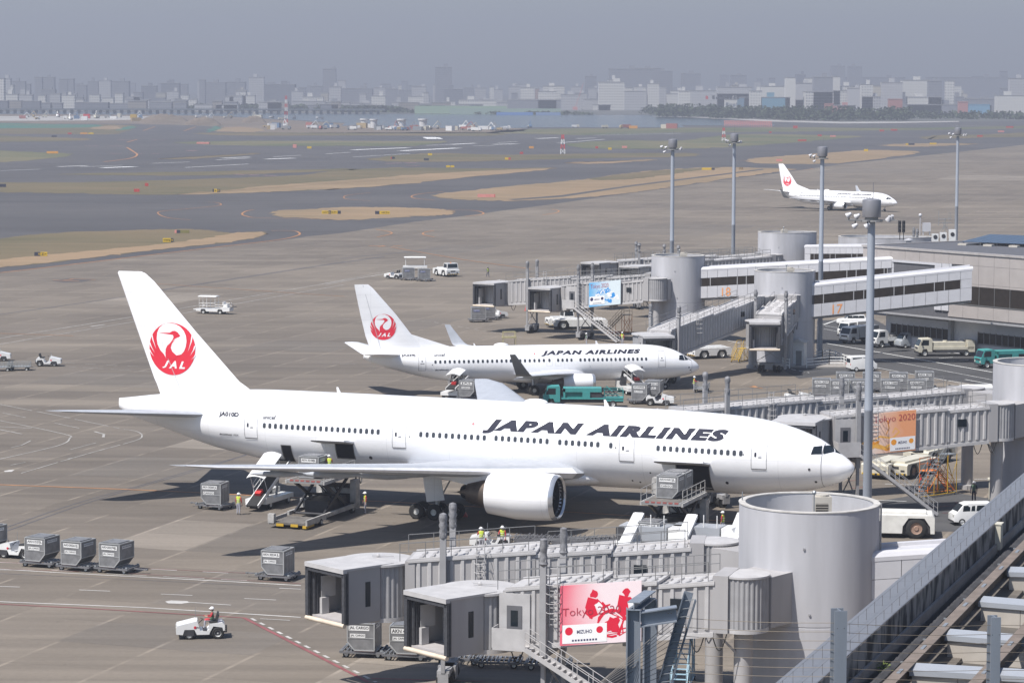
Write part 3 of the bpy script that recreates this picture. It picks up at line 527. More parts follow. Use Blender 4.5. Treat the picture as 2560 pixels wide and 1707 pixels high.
    for s0,s1,z0,z1,n in D['rows']:
        for i in range(n):
            q=i/max(1,n-1); s=lerp(s0,s1,q); z=lerp(z0,z1,q); mb=MB(GLS()); patch(mb,s-wd/2,s+wd/2,z-hg/2,z+hg/2,.012,mat('cabin_window',(.05,.055,.065),.12,noise=0),cr=wd*.42); mb.build('window',fz,fix=False)
    sm=mat('door_seam',(.2,.2,.21),.5,noise=0); sm2=mat('door_seam_light',(.55,.55,.56),.5,noise=0)
    for s,z0,z1,hw,big in D['doors']:
        mb=MB(W); outline(mb,s-hw,s+hw,z0,z1,.035 if big else .02,.012,sm if big==1 else sm2)
        if big: patch(mb,s+hw*.35,s+hw*.62,lerp(z0,z1,.42),lerp(z0,z1,.58),.014,NAVY(),cr=.06) if D['kind']=='big' else patch(mb,s-.06,s+.08,lerp(z0,z1,.55),lerp(z0,z1,.62),.014,NAVY())
        if big and D['kind']=='big':
            for k in range(5): patch(mb,s-hw*.4,s-.02*k,lerp(z0,z1,.45+.09*k),lerp(z0,z1,.463+.09*k),.014,sm2)
            patch(mb,s-hw*.35,s+hw*.1,lerp(z0,z1,.39),lerp(z0,z1,.42),.014,sm); patch(mb,s-hw,s+hw,z0-.09,z0-.02,.03,sm)
        elif big: patch(mb,s-hw*.6,s+hw*.6,lerp(z0,z1,.42),lerp(z0,z1,.46),.014,sm)
        mb.build('cabin_door' if big else 'overwing_exit',fz,fix=False)
    # cockpit glazing
    for q in D['cockpit']:
        mb=MB(GLS()); n=4; vs=[]
        for j in range(n+1):
            for i in range(n+1):
                u,v_=i/n,j/n; a=[lerp(q[0][k],q[1][k],u) for k in(0,1)]; b=[lerp(q[3][k],q[2][k],u) for k in(0,1)]; vs.append(surf(lerp(a[0],b[0],v_),lerp(a[1],b[1],v_),.015))
        mb.add(vs,[(j*(n+1)+i,j*(n+1)+i+1,(j+1)*(n+1)+i+1,(j+1)*(n+1)+i) for j in range(n) for i in range(n)]); mb.build('cockpit_window',fz,fix=False,smooth=60)
    # cargo hatches: the unlit hold is painted as a black patch on the skin
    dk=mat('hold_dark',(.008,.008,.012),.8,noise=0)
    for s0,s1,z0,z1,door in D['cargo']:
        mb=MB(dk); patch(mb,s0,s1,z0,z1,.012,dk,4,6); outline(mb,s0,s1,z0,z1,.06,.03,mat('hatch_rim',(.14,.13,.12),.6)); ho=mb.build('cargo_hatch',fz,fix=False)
        if door:
            a=surf(s0-.1,z1+.05,.03); b=surf(s1+door,z1+.05,.03); mb=MB(W)
            mb.hexa([a,b,b+Vector((0,-1.9,.35)),a+Vector((0,-1.9,.35)),a+Vector((0,0,.14)),b+Vector((0,0,.14)),b+Vector((0,-1.9,.5)),a+Vector((0,-1.9,.5))])
            mb.use(mat('hatch_rim',(.14,.13,.12),.6)); mb.hexa([p+Vector((0,0,-.12)) for p in (a,b,b+Vector((0,-1.85,.35)),a+Vector((0,-1.85,.35)))]+[p+Vector((0,0,-.002)) for p in (a,b,b+Vector((0,-1.85,.35)),a+Vector((0,-1.85,.35)))]); mb.build('cargo_door',ho)
    # radome joint and small skin fittings
    mb=MB(sm); zr=D['radome']; 
    vs=[surf(zr,z_,.012) for z_ in [lerp(*[interp(tab,zr)[1]+.02,interp(tab,zr)[0]-.02],k/24) for k in range(25)]]+[surf(zr+.03,z_,.012) for z_ in [lerp(*[interp(tab,zr)[1]+.02,interp(tab,zr)[0]-.02],k/24) for k in range(25)]]
    mb.add(vs,[(k,k+1,26+k,25+k) for k in range(24)]); mb.build('radome_joint',fz,fix=False)
    for s_,z_,r_ in D['spots']:
        mb=MB(DRK()); patch(mb,s_-r_,s_+r_,z_-r_,z_+r_,.015,DRK(),cr=r_*.9); mb.build('skin_port',fz,fix=False)
    # belly fairing
    a,b,z0,z1,hw=D['fair']; mb=MB(W); rings=[]
    for i in range(17):
        t=i/16; k=math.sin(PI*min(1,max(0,t)))**.45 if 0<t<1 else .02; s=lerp(a,b,t); zc=(z0+z1)/2
        rings.append([(-s,hw*k*math.copysign(abs(math.cos(2*PI*j/24))**.7,math.cos(2*PI*j/24)),zc+(z1-z0)/2*k*math.sin(2*PI*j/24)) for j in range(24)])
    mb.loft(rings); mb.build('wing_fairing',root,smooth=50)
    # landing gear
    TY=BLK(); 
    for s,lat,r,wd,rows,side in D['gear']:
        mb=MB(mat('gear_metal',(.5,.5,.5),.4,.3)); mb.tube((-s,lat,r*1.2),(-s,lat*.92,D['gtop']),.16*r/.6,10); mb.tube((-s+(0 if len(rows)<2 else 1.6),lat,r),(-s-(0 if len(rows)<2 else 1.6),lat,r),.12,8)
        mb.tube((-s,lat-.5,r),(-s,lat+.5,r),.08,8); mb.bar((-s,lat,r*1.8),(-s+1.2,lat*.9,D['gtop']),.12)
        go=mb.build('landing_gear',root,smooth=40)
        if D['kind']=='big' and abs(lat)>1:
            mb=MB(W); mb.bar((-s+.1,lat*1.1,r*2.4),(-s-.3,lat*1.12,4.2),1.5,.06,up=(0,1,0)); mb.build('gear_door',go)
        for dx in rows:
            for dy in (-wd,wd):
                mb=MB(TY); mb.lathe((-s-dx,lat+dy-.2,r),(0,1,0),[(r*.4,.02),(r*.85,0),(r,.07),(r,.33),(r*.85,.4),(r*.4,.38)],20); mb.use(RIM())
                mb.lathe((-s-dx,lat+dy-.2,r),(0,1,0),[(.02,.03),(r*.22,.03),(r*.24,.09),(r*.45,.07),(r*.45,.35),(r*.24,.32),(.02,.37)],14); mb.build('wheel',go,smooth=40)
    for s,z,hgt,ln in D['blades']:
        mb=MB(W); mb.prism([(-s,z-.1),(-s-ln,z-.1),(-s-ln*1.2,z+hgt),(-s-ln*.8,z+hgt)],-.03,.03,'y'); mb.build('antenna',root)
    for s,z,l,wd in D['domes']:
        mb=MB(W); mb.sphere((-s,0,z),1,14,6,(l,wd,.28)); mb.build('antenna_dome',root,smooth=60)
    return root
T777=[(0,4.86,4.8,.03),(.1,5.12,4.55,.36),(.54,5.55,4.08,.85),(1.1,5.93,3.72,1.25),(1.7,6.35,3.5,1.55),(2.25,6.75,3.33,1.8),(3.4,7.26,3.03,2.2),(4.5,7.66,2.83,2.5),(6.8,8.22,2.58,2.87),(9.15,8.48,2.46,3.04),(13.8,8.66,2.44,3.1),(46,8.86,2.68,3.1),(48,8.86,3.0,3.05),(50.4,8.8,3.42,2.93),(53.3,8.54,3.95,2.62),(56,8.32,4.67,2.15),(58,8.15,5.26,1.7),(60,7.92,5.79,1.2),(61.4,7.72,6.17,.75),(62.45,7.6,6.7,.14)]
D777=dict(kind='big',L=62.45,tab=T777,
 wing=[(2,20.3,15.3,3.75,1.8),(3.1,21.1,14.2,3.8,1.7),(9.6,25.6,8.6,4.55,1.05),(20,32.6,5.4,5.75,.6),(29,39.0,2.8,6.75,.28),(30.4,40.9,1.4,6.95,.1)],
 stab=[(1.2,52.4,7.8,6.75,.75),(2.3,53.3,7.1,6.85,.65),(10.2,60.6,2.6,7.65,.22),(10.75,61.8,1.6,7.7,.1)],
 fin=[(8.0,49.6,9.0,.8),(8.9,50.6,8.35,.78),(9.4,51.4,7.8,.75),(13.3,55.25,5.45,.6),(17.4,59.1,3.15,.35),(18.05,59.9,2.6,.3),(18.2,60.3,2.1,.12)],
 hinge=[(60.9,18.0,.14),(56.6,8.5,.27)],
 eng=(9.61,20.35,2.87,1.75),engL=5.5,pylon=(21.9,27.2,30.2,4.75),logo=(57.4,11.9,2.17,2.17),
 tracks=[(6.2,31.5,37.2,3.6,.34),(12.2,30.5,36.4,4.35,.36),(17.2,32.8,38.2,4.95,.3),(22.0,35.5,40.0,5.5,.25)],
 texts=[('JAPAN AIRLINES',29.0,9.25,6.56,7.62,.07,.3,'airline_name',None,1.2),('JA010D',51.95,50.15,6.78,7.22,.03,0,'registration'),('unicef',47.95,46.8,6.82,7.12,.01,0,'charity_mark'),('BOEING 777',51.95,50.1,5.31,5.45,.03,.35,'type_name')],
 flags=[(29.85,7.22,.33,.22)],win=(.27,.42),
 rows=[(47.75,37.8,6.3,6.25,21),(34.15,28.8,6.22,6.2,11),(27.82,23.6,6.22,6.17,9),(22.55,19.45,6.15,6.12,7),(18.4,18.4,6.1,6.1,1),(14.6,8.1,6.07,5.98,14)],
 doors=[(48.97,5.25,7.3,.56,1),(36.0,5.1,7.15,.56,1),(17.12,4.97,6.9,.58,1),(6.72,4.86,6.98,.56,1)],
 cockpit=[((2.2,6.04),(2.95,6.0),(2.85,6.55),(2.3,6.58)),((1.45,6.1),(2.1,6.03),(2.2,6.58),(1.72,6.5)),((.95,6.02-.16),(1.4,6.08),(1.65,6.47),(1.38,6.2))],
 cargo=[(40.0,41.5,3.95,5.2,1.3),(10.6,13.15,2.9,4.95,1.2),(45.5,46.3,3.4,4.75,0)],
 fair=(17.6,38.2,2.25,4.5,3.45),gear=[(31.8,-5.5,.62,.62,(-1.45,0,1.45),0),(31.8,5.5,.62,.62,(-1.45,0,1.45),0),(5.9,0,.5,.3,(0,),0)],gtop=3.6,radome=2.16,spots=[(15.3,4.1,.07),(14.3,3.5,.1),(16.9,3.35,.07),(16.3,3.25,.07),(47.3,6.2,.05),(35.1,6.0,.05),(18.0,5.95,.05),(3.0,4.9,.09),(2.6,3.9,.09),(9.3,3.6,.12),(7.9,5.9,.05),(38.6,4.1,.14),(46,7.5,.03)],
 blades=[(42.3,8.86,.45,.35),(19.5,8.75,.5,.4),(24.9,2.55,-.3,.3)],domes=[(25.6,8.82,1.0,.5)])
T737=[(0,2.4,2.3,.02),(.1,2.6,2.18,.22),(.31,2.88,2.02,.47),(.95,3.36,1.72,.87),(1.73,3.76,1.52,1.17),(2.5,4.18,1.37,1.42),(3.3,4.52,1.26,1.6),(4.9,4.9,1.17,1.79),(6.4,5.04,1.14,1.86),(10,5.15,1.14,1.88),(24,5.2,1.18,1.88),(27,5.2,1.32,1.88),(28.5,5.18,1.45,1.86),(30,5.14,1.64,1.8),(32,5.07,2.07,1.62),(34,5,2.62,1.32),(35.7,4.93,3.1,1.0),(37.4,4.72,3.7,.5),(37.85,4.5,4.05,.25)]
D737=dict(kind='small',L=37.85,tab=T737,
 wing=[(1,13.0,8.6,2.1,1.0),(1.9,13.8,7.6,2.15,.95),(4.83,15.5,5.1,2.5,.6),(10,18.6,3.5,3.0,.36),(16.6,22.5,1.9,3.6,.2),(17.1,22.9,1.7,3.65,.17)],
 stab=[(.6,33.6,4.3,4.45,.4),(1.2,34.1,3.9,4.5,.36),(6.9,37.3,1.6,5.15,.14),(7.15,37.8,1.0,5.18,.06)],
 winglet=[(17.05,22.9,1.7,3.65,.17,0),(17.4,23.2,1.55,3.85,.14,R(40)),(17.6,23.6,1.3,4.3,.12,R(70)),(17.95,24.9,.6,6.0,.06,R(75))],
 fin=[(4.8,31.0,6.2,.5),(5.5,31.7,5.6,.48),(6.54,32.56,5.1,.42),(8.8,34.3,3.9,.34),(11.7,36.85,1.95,.22),(12.1,37.35,1.5,.1)],dorsal=((28.3,5.18),(32.6,6.6),(32.6,5.0)),
 hinge=[(37.9,12.0,.08),(36.0,5.1,.2)],
 eng=(4.83,13.3,1.5,.93),engL=3.5,pylon=(14.2,17.4,19.2,2.55),logo=(35.72,7.45,1.41,1.41),
 tracks=[(5.9,19.0,21.8,2.35,.17),(8.9,19.8,22.6,2.7,.15),(12.3,21.2,23.6,3.05,.13)],
 texts=[('JAPAN AIRLINES',18.45,7.15,4.1,4.65,.06,.3,'airline_name',None,1.2),('JA339J',33.9,32.4,4.27,4.54,.03,0,'registration'),('unicef',30.35,29.15,4.28,4.56,.01,0,'charity_mark'),('BOEING 737-800',30.3,27.3,2.74,2.88,.03,.35,'type_name')],
 flags=[(19.2,4.38,.22,.14)],win=(.25,.36),
 rows=[(30.25,22.4,3.7,3.68,16),(21.9,18.2,3.67,3.65,8),(17.58,17.58,3.65,3.65,1),(16.6,15.1,3.65,3.64,4),(14.08,6.62,3.64,3.6,16)],
 doors=[(31.68,2.78,4.48,.37,1),(17.57,3.03,4.05,.3,0),(16.6,3.03,4.05,.3,0),(4.78,2.66,4.36,.37,1)],
 cockpit=[((2.0,3.3),(2.75,3.4),(2.6,3.85),(2.1,3.86)),((1.45,3.32),(1.93,3.3),(2.02,3.84),(1.75,3.68)),((1.1,3.2),(1.38,3.32),(1.6,3.62),(1.35,3.42))],
 cargo=[(27.3,28.4,1.75,2.42,0),(8.3,9.3,1.5,2.3,0)],
 fair=(12.2,22.4,.98,2.3,2.05),gear=[(19.6,-2.86,.56,.42,(0,),0),(19.6,2.86,.56,.42,(0,),0),(4.0,0,.34,.2,(0,),0)],gtop=2.2,radome=1.1,spots=[(7.1,2.7,.1),(30.6,3.4,.05),(1.5,2.5,.08),(1.3,2.2,.07),(13.0,2.9,.04)],
 blades=[(11.6,5.2,.35,.3),(25.4,5.2,.3,.25)],domes=[(22.6,5.22,.85,.35)])
ac1=aircraft(D777,(25.96,205.4),-.3494,'big wide-body airliner in front with open cargo hatches and red crane emblem','airliners')
ac2=aircraft(D737,(20.9,303.6),.2123,'smaller white airliner parked behind the big one, grey winglets, bridge at its nose','airliners')
D3=dict(D737); D3['cargo']=[]; D3['texts']=[t for t in D737['texts'] if t[0]!='BOEING 737-800']
ac3=aircraft(D3,(102.7,730.9),-.7171,'small distant white airliner taxiing on the open apron beyond the light masts','airliners')
# ================= towers, corridors, terminal, masts =================
TWR=lambda:mat('tower_render',(.43,.43,.452),.75,noise=.1,scale=.7,streak=.2)
PAN=lambda:mat('white_panel',(.5,.5,.525),.45,noise=.05); PNS=lambda:mat('panel_joint',(.1,.1,.11),.7)
BLD=lambda:mat('beige_cladding',(.36,.33,.315),.7,noise=.08,scale=.6)
RFD=lambda:mat('dark_roofing',(.035,.033,.032),.85,noise=.35,scale=.6)
def tower(loc,r,h,label,long=0,ang=0,units=True,seed=0):
    t=thing('bridge_tower',label,'tower',(loc[0],loc[1],0),ang,'round towers carrying the boarding bridges'); rn=random.Random(seed)
    n=56; 
    def ring(rr,z): 
        o=[]
        for i in range(n):
            a=2*PI*i/n; x,y=rr*math.cos(a),rr*math.sin(a); o.append((x+(long if x>0 else 0)*(x/rr),y,z))
        return o
    mb=MB(TWR()); mb.loft([ring(r,0),ring(r,5.2),ring(r-.03,5.22),ring(r-.03,5.26),ring(r,5.28),ring(r,h),ring(r-.3,h),ring(r-.3,h-1.3)],cap=False)
    mb.build('wall',t,smooth=35)
    mb=MB(mat('tower_roof',(.3,.3,.29),.9,noise=.2)); q=ring(r-.3,h-1.28); mb.add(q,[tuple(range(n))]); mb.build('roof',t,fix=False)
    mb=MB(mat('rim_cap',(.5,.48,.45),.7,noise=.3)); mb.loft([ring(r+.03,h-.02),ring(r+.03,h+.04),ring(r-.33,h+.04),ring(r-.33,h-.02)],cap=False); mb.build('rim',t,smooth=30)
    if units:
        mb=MB(mat('unit_beige',(.45,.42,.37),.6)); x,y=.3,.3; mb.box(x,x+.95,y,y+.8,h-1.28,h+.25); mb.use(mat('grille_dark',(.04,.035,.03),.7)); mb.box(x+.08,x+.75,y-.02,y,h-1.1,h-.1)
        mb.use(mat('unit_beige',(.45,.42,.37),.6)); [mb.box(x+.08,x+.75,y-.04,y-.02,h-1.0+k*.14,h-.97+k*.14) for k in range(7)]; mb.lathe((x+.47,y+.4,h+.25),(0,0,1),[(.36,0),(.36,.1),(.01,.1)],14); mb.build('cooling_unit',t)
        mb=MB(STL()); mb.box(-1.6,-1.1,-.5,-.1,h-1.28,h-1.0); mb.tube((-r+.2,.5,h),(-r+.2,.5,h+.5),.03); mb.tube((.1,-1.4,h-1.2),(.1,-1.4,h+.7),.035); mb.sphere((.1,-1.4,h+.75),.12,8,5); mb.build('roof_fitting',t)
        mb=MB(mat('pipe_grey',(.3,.3,.31),.5)); q_=R(-12)-ang; mb.tube(((r+.08)*math.cos(q_),(r+.08)*math.sin(q_),0),((r+.08)*math.cos(q_),(r+.08)*math.sin(q_),h+.1),.05,6); mb.tube(((r+.08)*math.cos(q_-.1),(r+.08)*math.sin(q_-.1),3),((r+.08)*math.cos(q_-.1),(r+.08)*math.sin(q_-.1),h-.8),.03,6); [mb.box((r+.02)*math.cos(R(a_)-ang)-.05,(r+.02)*math.cos(R(a_)-ang)+.05,(r+.02)*math.sin(R(a_)-ang)-.05,(r+.02)*math.sin(R(a_)-ang)+.05,z_,z_+.1) for a_,z_ in ((-100,9.4),(-95,5.9))]; mb.build('downpipe',t)
    mb=MB(mat('tower_door',(.4,.41,.43),.6)); a=R(-62)-ang; 
    c=Vector((math.cos(a),math.sin(a),0)); s=Vector((-c.y,c.x,0)); p=c*(r+.02); mb.hexa([p-s*.45,p+s*.45,p+s*.45+c*.05,p-s*.45+c*.05]+[q+Vector((0,0,2.1)) for q in (p-s*.45,p+s*.45,p+s*.45+c*.05,p-s*.45+c*.05)]); mb.build('door',t)
    return t
TW={15:(16.05,146),16:(43.0,222.3),17:(33.1,332),18:(21.9,361),19:(40.6,414)}
tower(TW[15],3.77,11.35,'large pale round tower in the foreground beside the wired roof ledge',seed=1)
tower(TW[16],3.65,11.3,'pale round tower cut by the right edge holding the orange poster bridge',units=False,seed=2)
tower(TW[17],3.65,11.3,'middle pale round tower behind the bridge that faces the viewer',seed=3)
tower(TW[18],3.5,11.3,'pale round tower behind the blue poster bridge',seed=4)
tower(TW[19],3.4,11.6,'rearmost pale tower with stretched oval top beside the low corridor',long=2.2,ang=R(10),seed=5)
tw=tower((57.5,440),5,9.5,'low pale tower wall behind the terminal roof antennas',long=5,units=False)
def corridor(p0,p1,z0,z1,h,wd,label,num=None,win=(1.55,2.6),nt0=0,panel=1.35,wx=(0,1),endcap=0):
    """enclosed walkway on the line p0->p1; near side faces the viewer"""
    p0=Vector((*p0,0)); p1=Vector((*p1,0)); d=(p1-p0); L=d.length; ang=math.atan2(d.y,d.x)
    t=thing('fixed_corridor',label,'corridor',tuple(p0),ang,'fixed walkways between terminal and towers'); zz=lambda x:lerp(z0,z1,x/L)
    def slab(mb,x0,x1,a,b,y0,y1): mb.hexa([(x0,y0,zz(x0)+a),(x1,y0,zz(x1)+a),(x1,y1,zz(x1)+a),(x0,y1,zz(x0)+a),(x0,y0,zz(x0)+b),(x1,y0,zz(x1)+b),(x1,y1,zz(x1)+b),(x0,y1,zz(x0)+b)])
    hw=wd/2; n=max(2,int(L/panel)); w0,w1=win
    for yy in (-hw,hw-.06):
        for lo,hi in ((0,w0-.03),(w1+.03,h-.5)):
            mb=MB(PAN())
            for i in range(n): slab(mb,L*i/n+.02,L*(i+1)/n-.02,lo,hi,yy,yy+.06)
            mb.build('cladding',t)
    for lo,hi in ((0,wx[0]),(wx[1],1)):
        mb=MB(PAN())
        for i in range(n):
            a,b=L*i/n+.02,L*(i+1)/n-.02
            if lo*L-.5<=a and b<=hi*L+.5: slab(mb,a,b,w0,w1,-hw,-hw+.06)
        if mb.v: mb.build('end_panel',t)
    mb=MB(PNS()); slab(mb,0,L,.05,h-.55,-hw+.08,hw-.08); mb.build('frame',t)
    mb=MB(PAN()); rings=[]
    for x in (-.1,L+.1):
        rings.append([(x,-hw-.02,zz(x)+h-.5),(x,-hw-.02,zz(x)+h-.28),(x,-hw+.12,zz(x)+h-.08),(x,-hw+.35,zz(x)+h),(x,-hw+.6,zz(x)+h-.02),(x,-hw+.62,zz(x)+h-.2),(x,hw-.6,zz(x)+h-.2),(x,hw-.58,zz(x)+h-.02),(x,hw-.3,zz(x)+h),(x,hw,zz(x)+h-.2),(x,hw,zz(x)+h-.5)])
    mb.loft(rings); mb.build('roof',t)
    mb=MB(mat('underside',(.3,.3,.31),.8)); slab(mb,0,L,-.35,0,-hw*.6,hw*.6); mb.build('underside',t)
    x=wx[0]*L; k=0
    while x<wx[1]*L-.3:
        seg=[1.0,3.0][k%2]*panel*.9; seg=min(seg,wx[1]*L-x); mb=MB(mat('window_band',(.03,.024,.02),.3,noise=.3,spec=.25)); slab(mb,x+.05,x+seg-.05,w0,w1,-hw+.03,-hw+.09)
        mb.use(mat('window_post',(.35,.35,.36),.5)); slab(mb,x+seg-.05,x+seg+.05,w0,w1,-hw,-hw+.07); mb.build('window',t); x+=seg; k+=1
    if num:
        mb=MB(mat('number_orange',(.72,.3,.1),.6)); v,f=text2d(num[0],1.6,.005,0,.95,'CENTER'); x0=num[1]*L; sl=(z1-z0)/L; put_text(mb,v,f,(x0,-hw,zz(x0)+.12),(1,0,sl),(0,0,1),.02); mb.build('gate_number',t,fix=False)
    return t
corridor((TW[17][0]+3,TW[17][1]-.2),(55.6,331.5),5.75,7.9,4.1,3.2,'front white corridor sloping up to the terminal with orange numerals',('17',.17),wx=(.02,.93))
corridor((TW[18][0]+3,TW[18][1]-.4),(50.5,351.5),5.75,7.9,4.1,3.2,'white corridor passing behind the middle round tower with orange numerals',('18',.145),wx=(.02,.93))
corridor((TW[19][0]+4.6,TW[19][1]-3),(56.5,394),5.9,7.0,4.0,3.2,'short white corridor behind the terminal corner at the rearmost tower',None,wx=(.05,1))
corridor((TW[15][0]+3.0,TW[15][1]-.6),(32,146.5),4.9,5.6,4.1,3.0,'white corridor joining the large front tower to the near roof',None,wx=(.12,1),panel=1.6)
corridor((TW[16][0]+3,TW[16][1]),(58,221),5.75,7,4.1,3.2,'white corridor leaving the tower at the right edge',None)
# ---- terminal pier ----
def wallblock(name,label):
    return thing(name,label,'building',(45.6,355,0),math.atan2(-23,16.4),None)
T=wallblock('terminal_building','beige panelled terminal wing with dark flat roof and solar panels'); Lw=110.
mb=MB(BLD()); ZT=13.1
# main upper volume (overhanging), local x along the wall, y into the building
pw=2.62; n=int(Lw/pw)
def rowp(z0,z1,skip=None):
    for i in range(n):
        a,b=i*pw+.015,(i+1)*pw-.015
        if skip and skip(a,b): continue
        mb.box(a,b,-.05,.03,z0+.015,z1-.015)
for q_ in ((11.5,12.85,None),(9.2,11.5,lambda a,b:a<16.2),(4.9,6.6,lambda a,b:a<15.6),(8.9,9.2,lambda a,b:a<15.6)):
    mb=MB(BLD()); rowp(*q_); mb.build('cladding',T)
mb=MB(BLD()); mb.box(.015,2.2,-.05,.03,5.0,11.48); mb.build('corner_panel',T)
mb=MB(PNS()); mb.box(.02,Lw,.03,30,4.7,13.0); mb.build('core_wall',T)
mb=MB(PAN()); [mb.box(13.4+i*1.3,14.6+i*1.3,-.2,.02,z,z+1.9) for i in range(2) for z in (5.6,7.6,9.6)]; mb.box(2,16.3,-.12,.02,11.2,11.5); mb.build('white_surround',T)
mb=MB(mat('coping',(.36,.34,.33),.6,noise=.15)); mb.box(-.15,Lw,-.18,.35,12.85,13.12); mb.box(-.15,.35,.35,33,12.85,13.12); mb.box(-.15,Lw,32.6,33.2,12.85,13.4); mb.build('coping',T)
mb=MB(RFD()); mb.box(.3,Lw,.3,32.7,12.6,12.88); mb.build('roof',T)
for i in range(26):
    mb=MB(mat('window_band',(.03,.024,.02),.3,noise=.3,spec=.25)); a=15.9+i*2.62; mb.box(a+.04,a+2.58,-.04,.02,6.65,8.85); mb.use(mat('window_sill_grey',(.12,.12,.12),.6)); mb.box(a-.04,a+.04,-.1,.03,6.6,8.9); mb.box(a,a+2.62,-.12,.03,6.55,6.65); mb.build('window',T)
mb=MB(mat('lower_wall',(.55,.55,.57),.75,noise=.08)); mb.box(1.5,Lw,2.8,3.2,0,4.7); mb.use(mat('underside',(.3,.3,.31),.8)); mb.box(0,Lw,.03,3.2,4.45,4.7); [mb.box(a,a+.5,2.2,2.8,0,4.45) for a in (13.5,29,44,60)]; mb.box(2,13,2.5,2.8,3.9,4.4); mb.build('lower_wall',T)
for i in range(46):
    a=2.5+i*1.05
    if 12.5<a<18: continue
    mb=MB(mat('window_band',(.03,.024,.02),.3,noise=.3,spec=.25)); mb.box(a+.06,a+.99,2.75,2.8,1.6,2.9); mb.use(mat('lower_frame',(.24,.23,.23),.6)); mb.box(a-.05,a+.06,2.7,2.8,1.5,3.0); mb.box(a,a+1.05,2.68,2.8,1.45,1.6); mb.build('window',T)
# roof gear
def roofthing(nm,label,cat,x,y,fn):
    t=thing(nm,label,cat,(x,y,12.88)); fn(t); return t
def solar(t):
    mb=MB(mat('solar_blue',(.03,.045,.08),.2,spec=.8,noise=.1)); 
    for i in range(14):
        for j in range(5): mb.hexa([(i*1.25,j*1.7,.5+j*.12),(i*1.25+1.2,j*1.7,.5+j*.12),(i*1.25+1.2,j*1.7+1.65,.5+(j+1)*.12),(i*1.25,j*1.7+1.65,.5+(j+1)*.12)]+[(i*1.25,j*1.7,.54+j*.12),(i*1.25+1.2,j*1.7,.54+j*.12),(i*1.25+1.2,j*1.7+1.65,.54+(j+1)*.12),(i*1.25,j*1.7+1.65,.54+(j+1)*.12)])
    mb.build('panel_field',t); mb=MB(GRY())
    for i in range(8):
        for y in (.3,8): mb.box(i*2.4,i*2.4+.12,y,y+.12,0,.5+y*.07)
    mb.build('rack',t); mb=MB(mat('unit_beige',(.45,.42,.37),.6)); [mb.box(i*3.6,i*3.6+1.2,-1.2,-.3,0,.35) for i in range(5)]; mb.build('ballast_block',t)
p=Z7(1890,315,12.9); sp=roofthing('solar_array','tilted dark blue solar panels on the terminal roof','solar panels',p.x,p.y,solar); sp.rotation_euler[2]=R(-35)
def ant(t):
    mb=MB(STL()); mb.tube((0,0,0),(0,0,2.1),.05); 
    for z in (1.5,2.0): mb.tube((-.9,0,z),(.9,0,z),.03)
    for x,z0,z1 in ((-.9,1.1,3.2),(.55,2,3.0),(.8,2,3.0),(-.2,.6,1.6),(.3,.6,1.5)): mb.tube((x,0,z0),(x,0,z1),.028)
    mb.tube((-.7,0,0),(0,0,1.2),.03); mb.tube((.7,0,0),(0,0,1.2),.03); mb.build('mast',t)
p=Z7(1765,225,12.9); roofthing('antenna_mast','thin steel antenna cluster standing on the terminal roof','antenna',p.x,p.y,ant)
def acu(t):
    for i,(x,hh) in enumerate(((-1.6,1.0),(-.5,1.2),(.7,1.6))):
        mb=MB(WH()); mb.box(x,x+.85,0,.7,0,hh); mb.use(DRK()); mb.lathe((x+.42,-.02,hh*.6),(0,-1,0),[(.28,0),(.28,.02),(.01,.02)],12); mb.build('unit',t)
p=Z7(1760,285,12.9); roofthing('roof_unit_row','row of three white cooling units under the antenna cluster','roof unit',p.x,p.y,acu)
def hut(t):
    mb=MB(PAN()); mb.box(-.5,.6,0,.8,.5,1.7); [mb.tube((x,y,0),(x,y,.5),.05) for x in(-.4,.5) for y in (.1,.7)]; mb.tube((-.9,0,0),(-.9,0,2.6),.06); mb.sphere((-.9,0,2.8),.25,8,5); mb.build('tank',t)
p=Z7(1630,240,12.9); roofthing('roof_tank','white tank and lamp post near the back edge of the terminal roof','tank',p.x,p.y,hut)
def sig(t):
    mb=MB(DRK()); mb.box(-.45,-.05,-.1,.15,1.0,2.6); mb.box(.1,.5,-.1,.15,1.0,2.6); mb.tube((-.2,0,0),(-.2,0,1.1),.06); mb.tube((.3,0,0),(.3,0,1.1),.06); [mb.box(x,x+.3,-.25,-.1,z,z+.06) for x in (-.4,.15) for z in (1.45,1.95,2.45)]; mb.build('signal_head',t)
p=Z7(1445,275,12.9); roofthing('roof_signal','dark louvred signal heads on the corner of the terminal roof','signal',p.x,p.y,sig)
def vent(t):
    mb=MB(PAN()); mb.lathe((0,0,0),(0,0,1),[(.35,0),(.35,.4),(.6,.45),(.6,.6),(.01,.75)],14); mb.build('cowl',t,smooth=40)
p=Z7(1500,305,12.9); roofthing('roof_vent','small white vent cowl on the dark terminal roof','vent',p.x,p.y,vent)
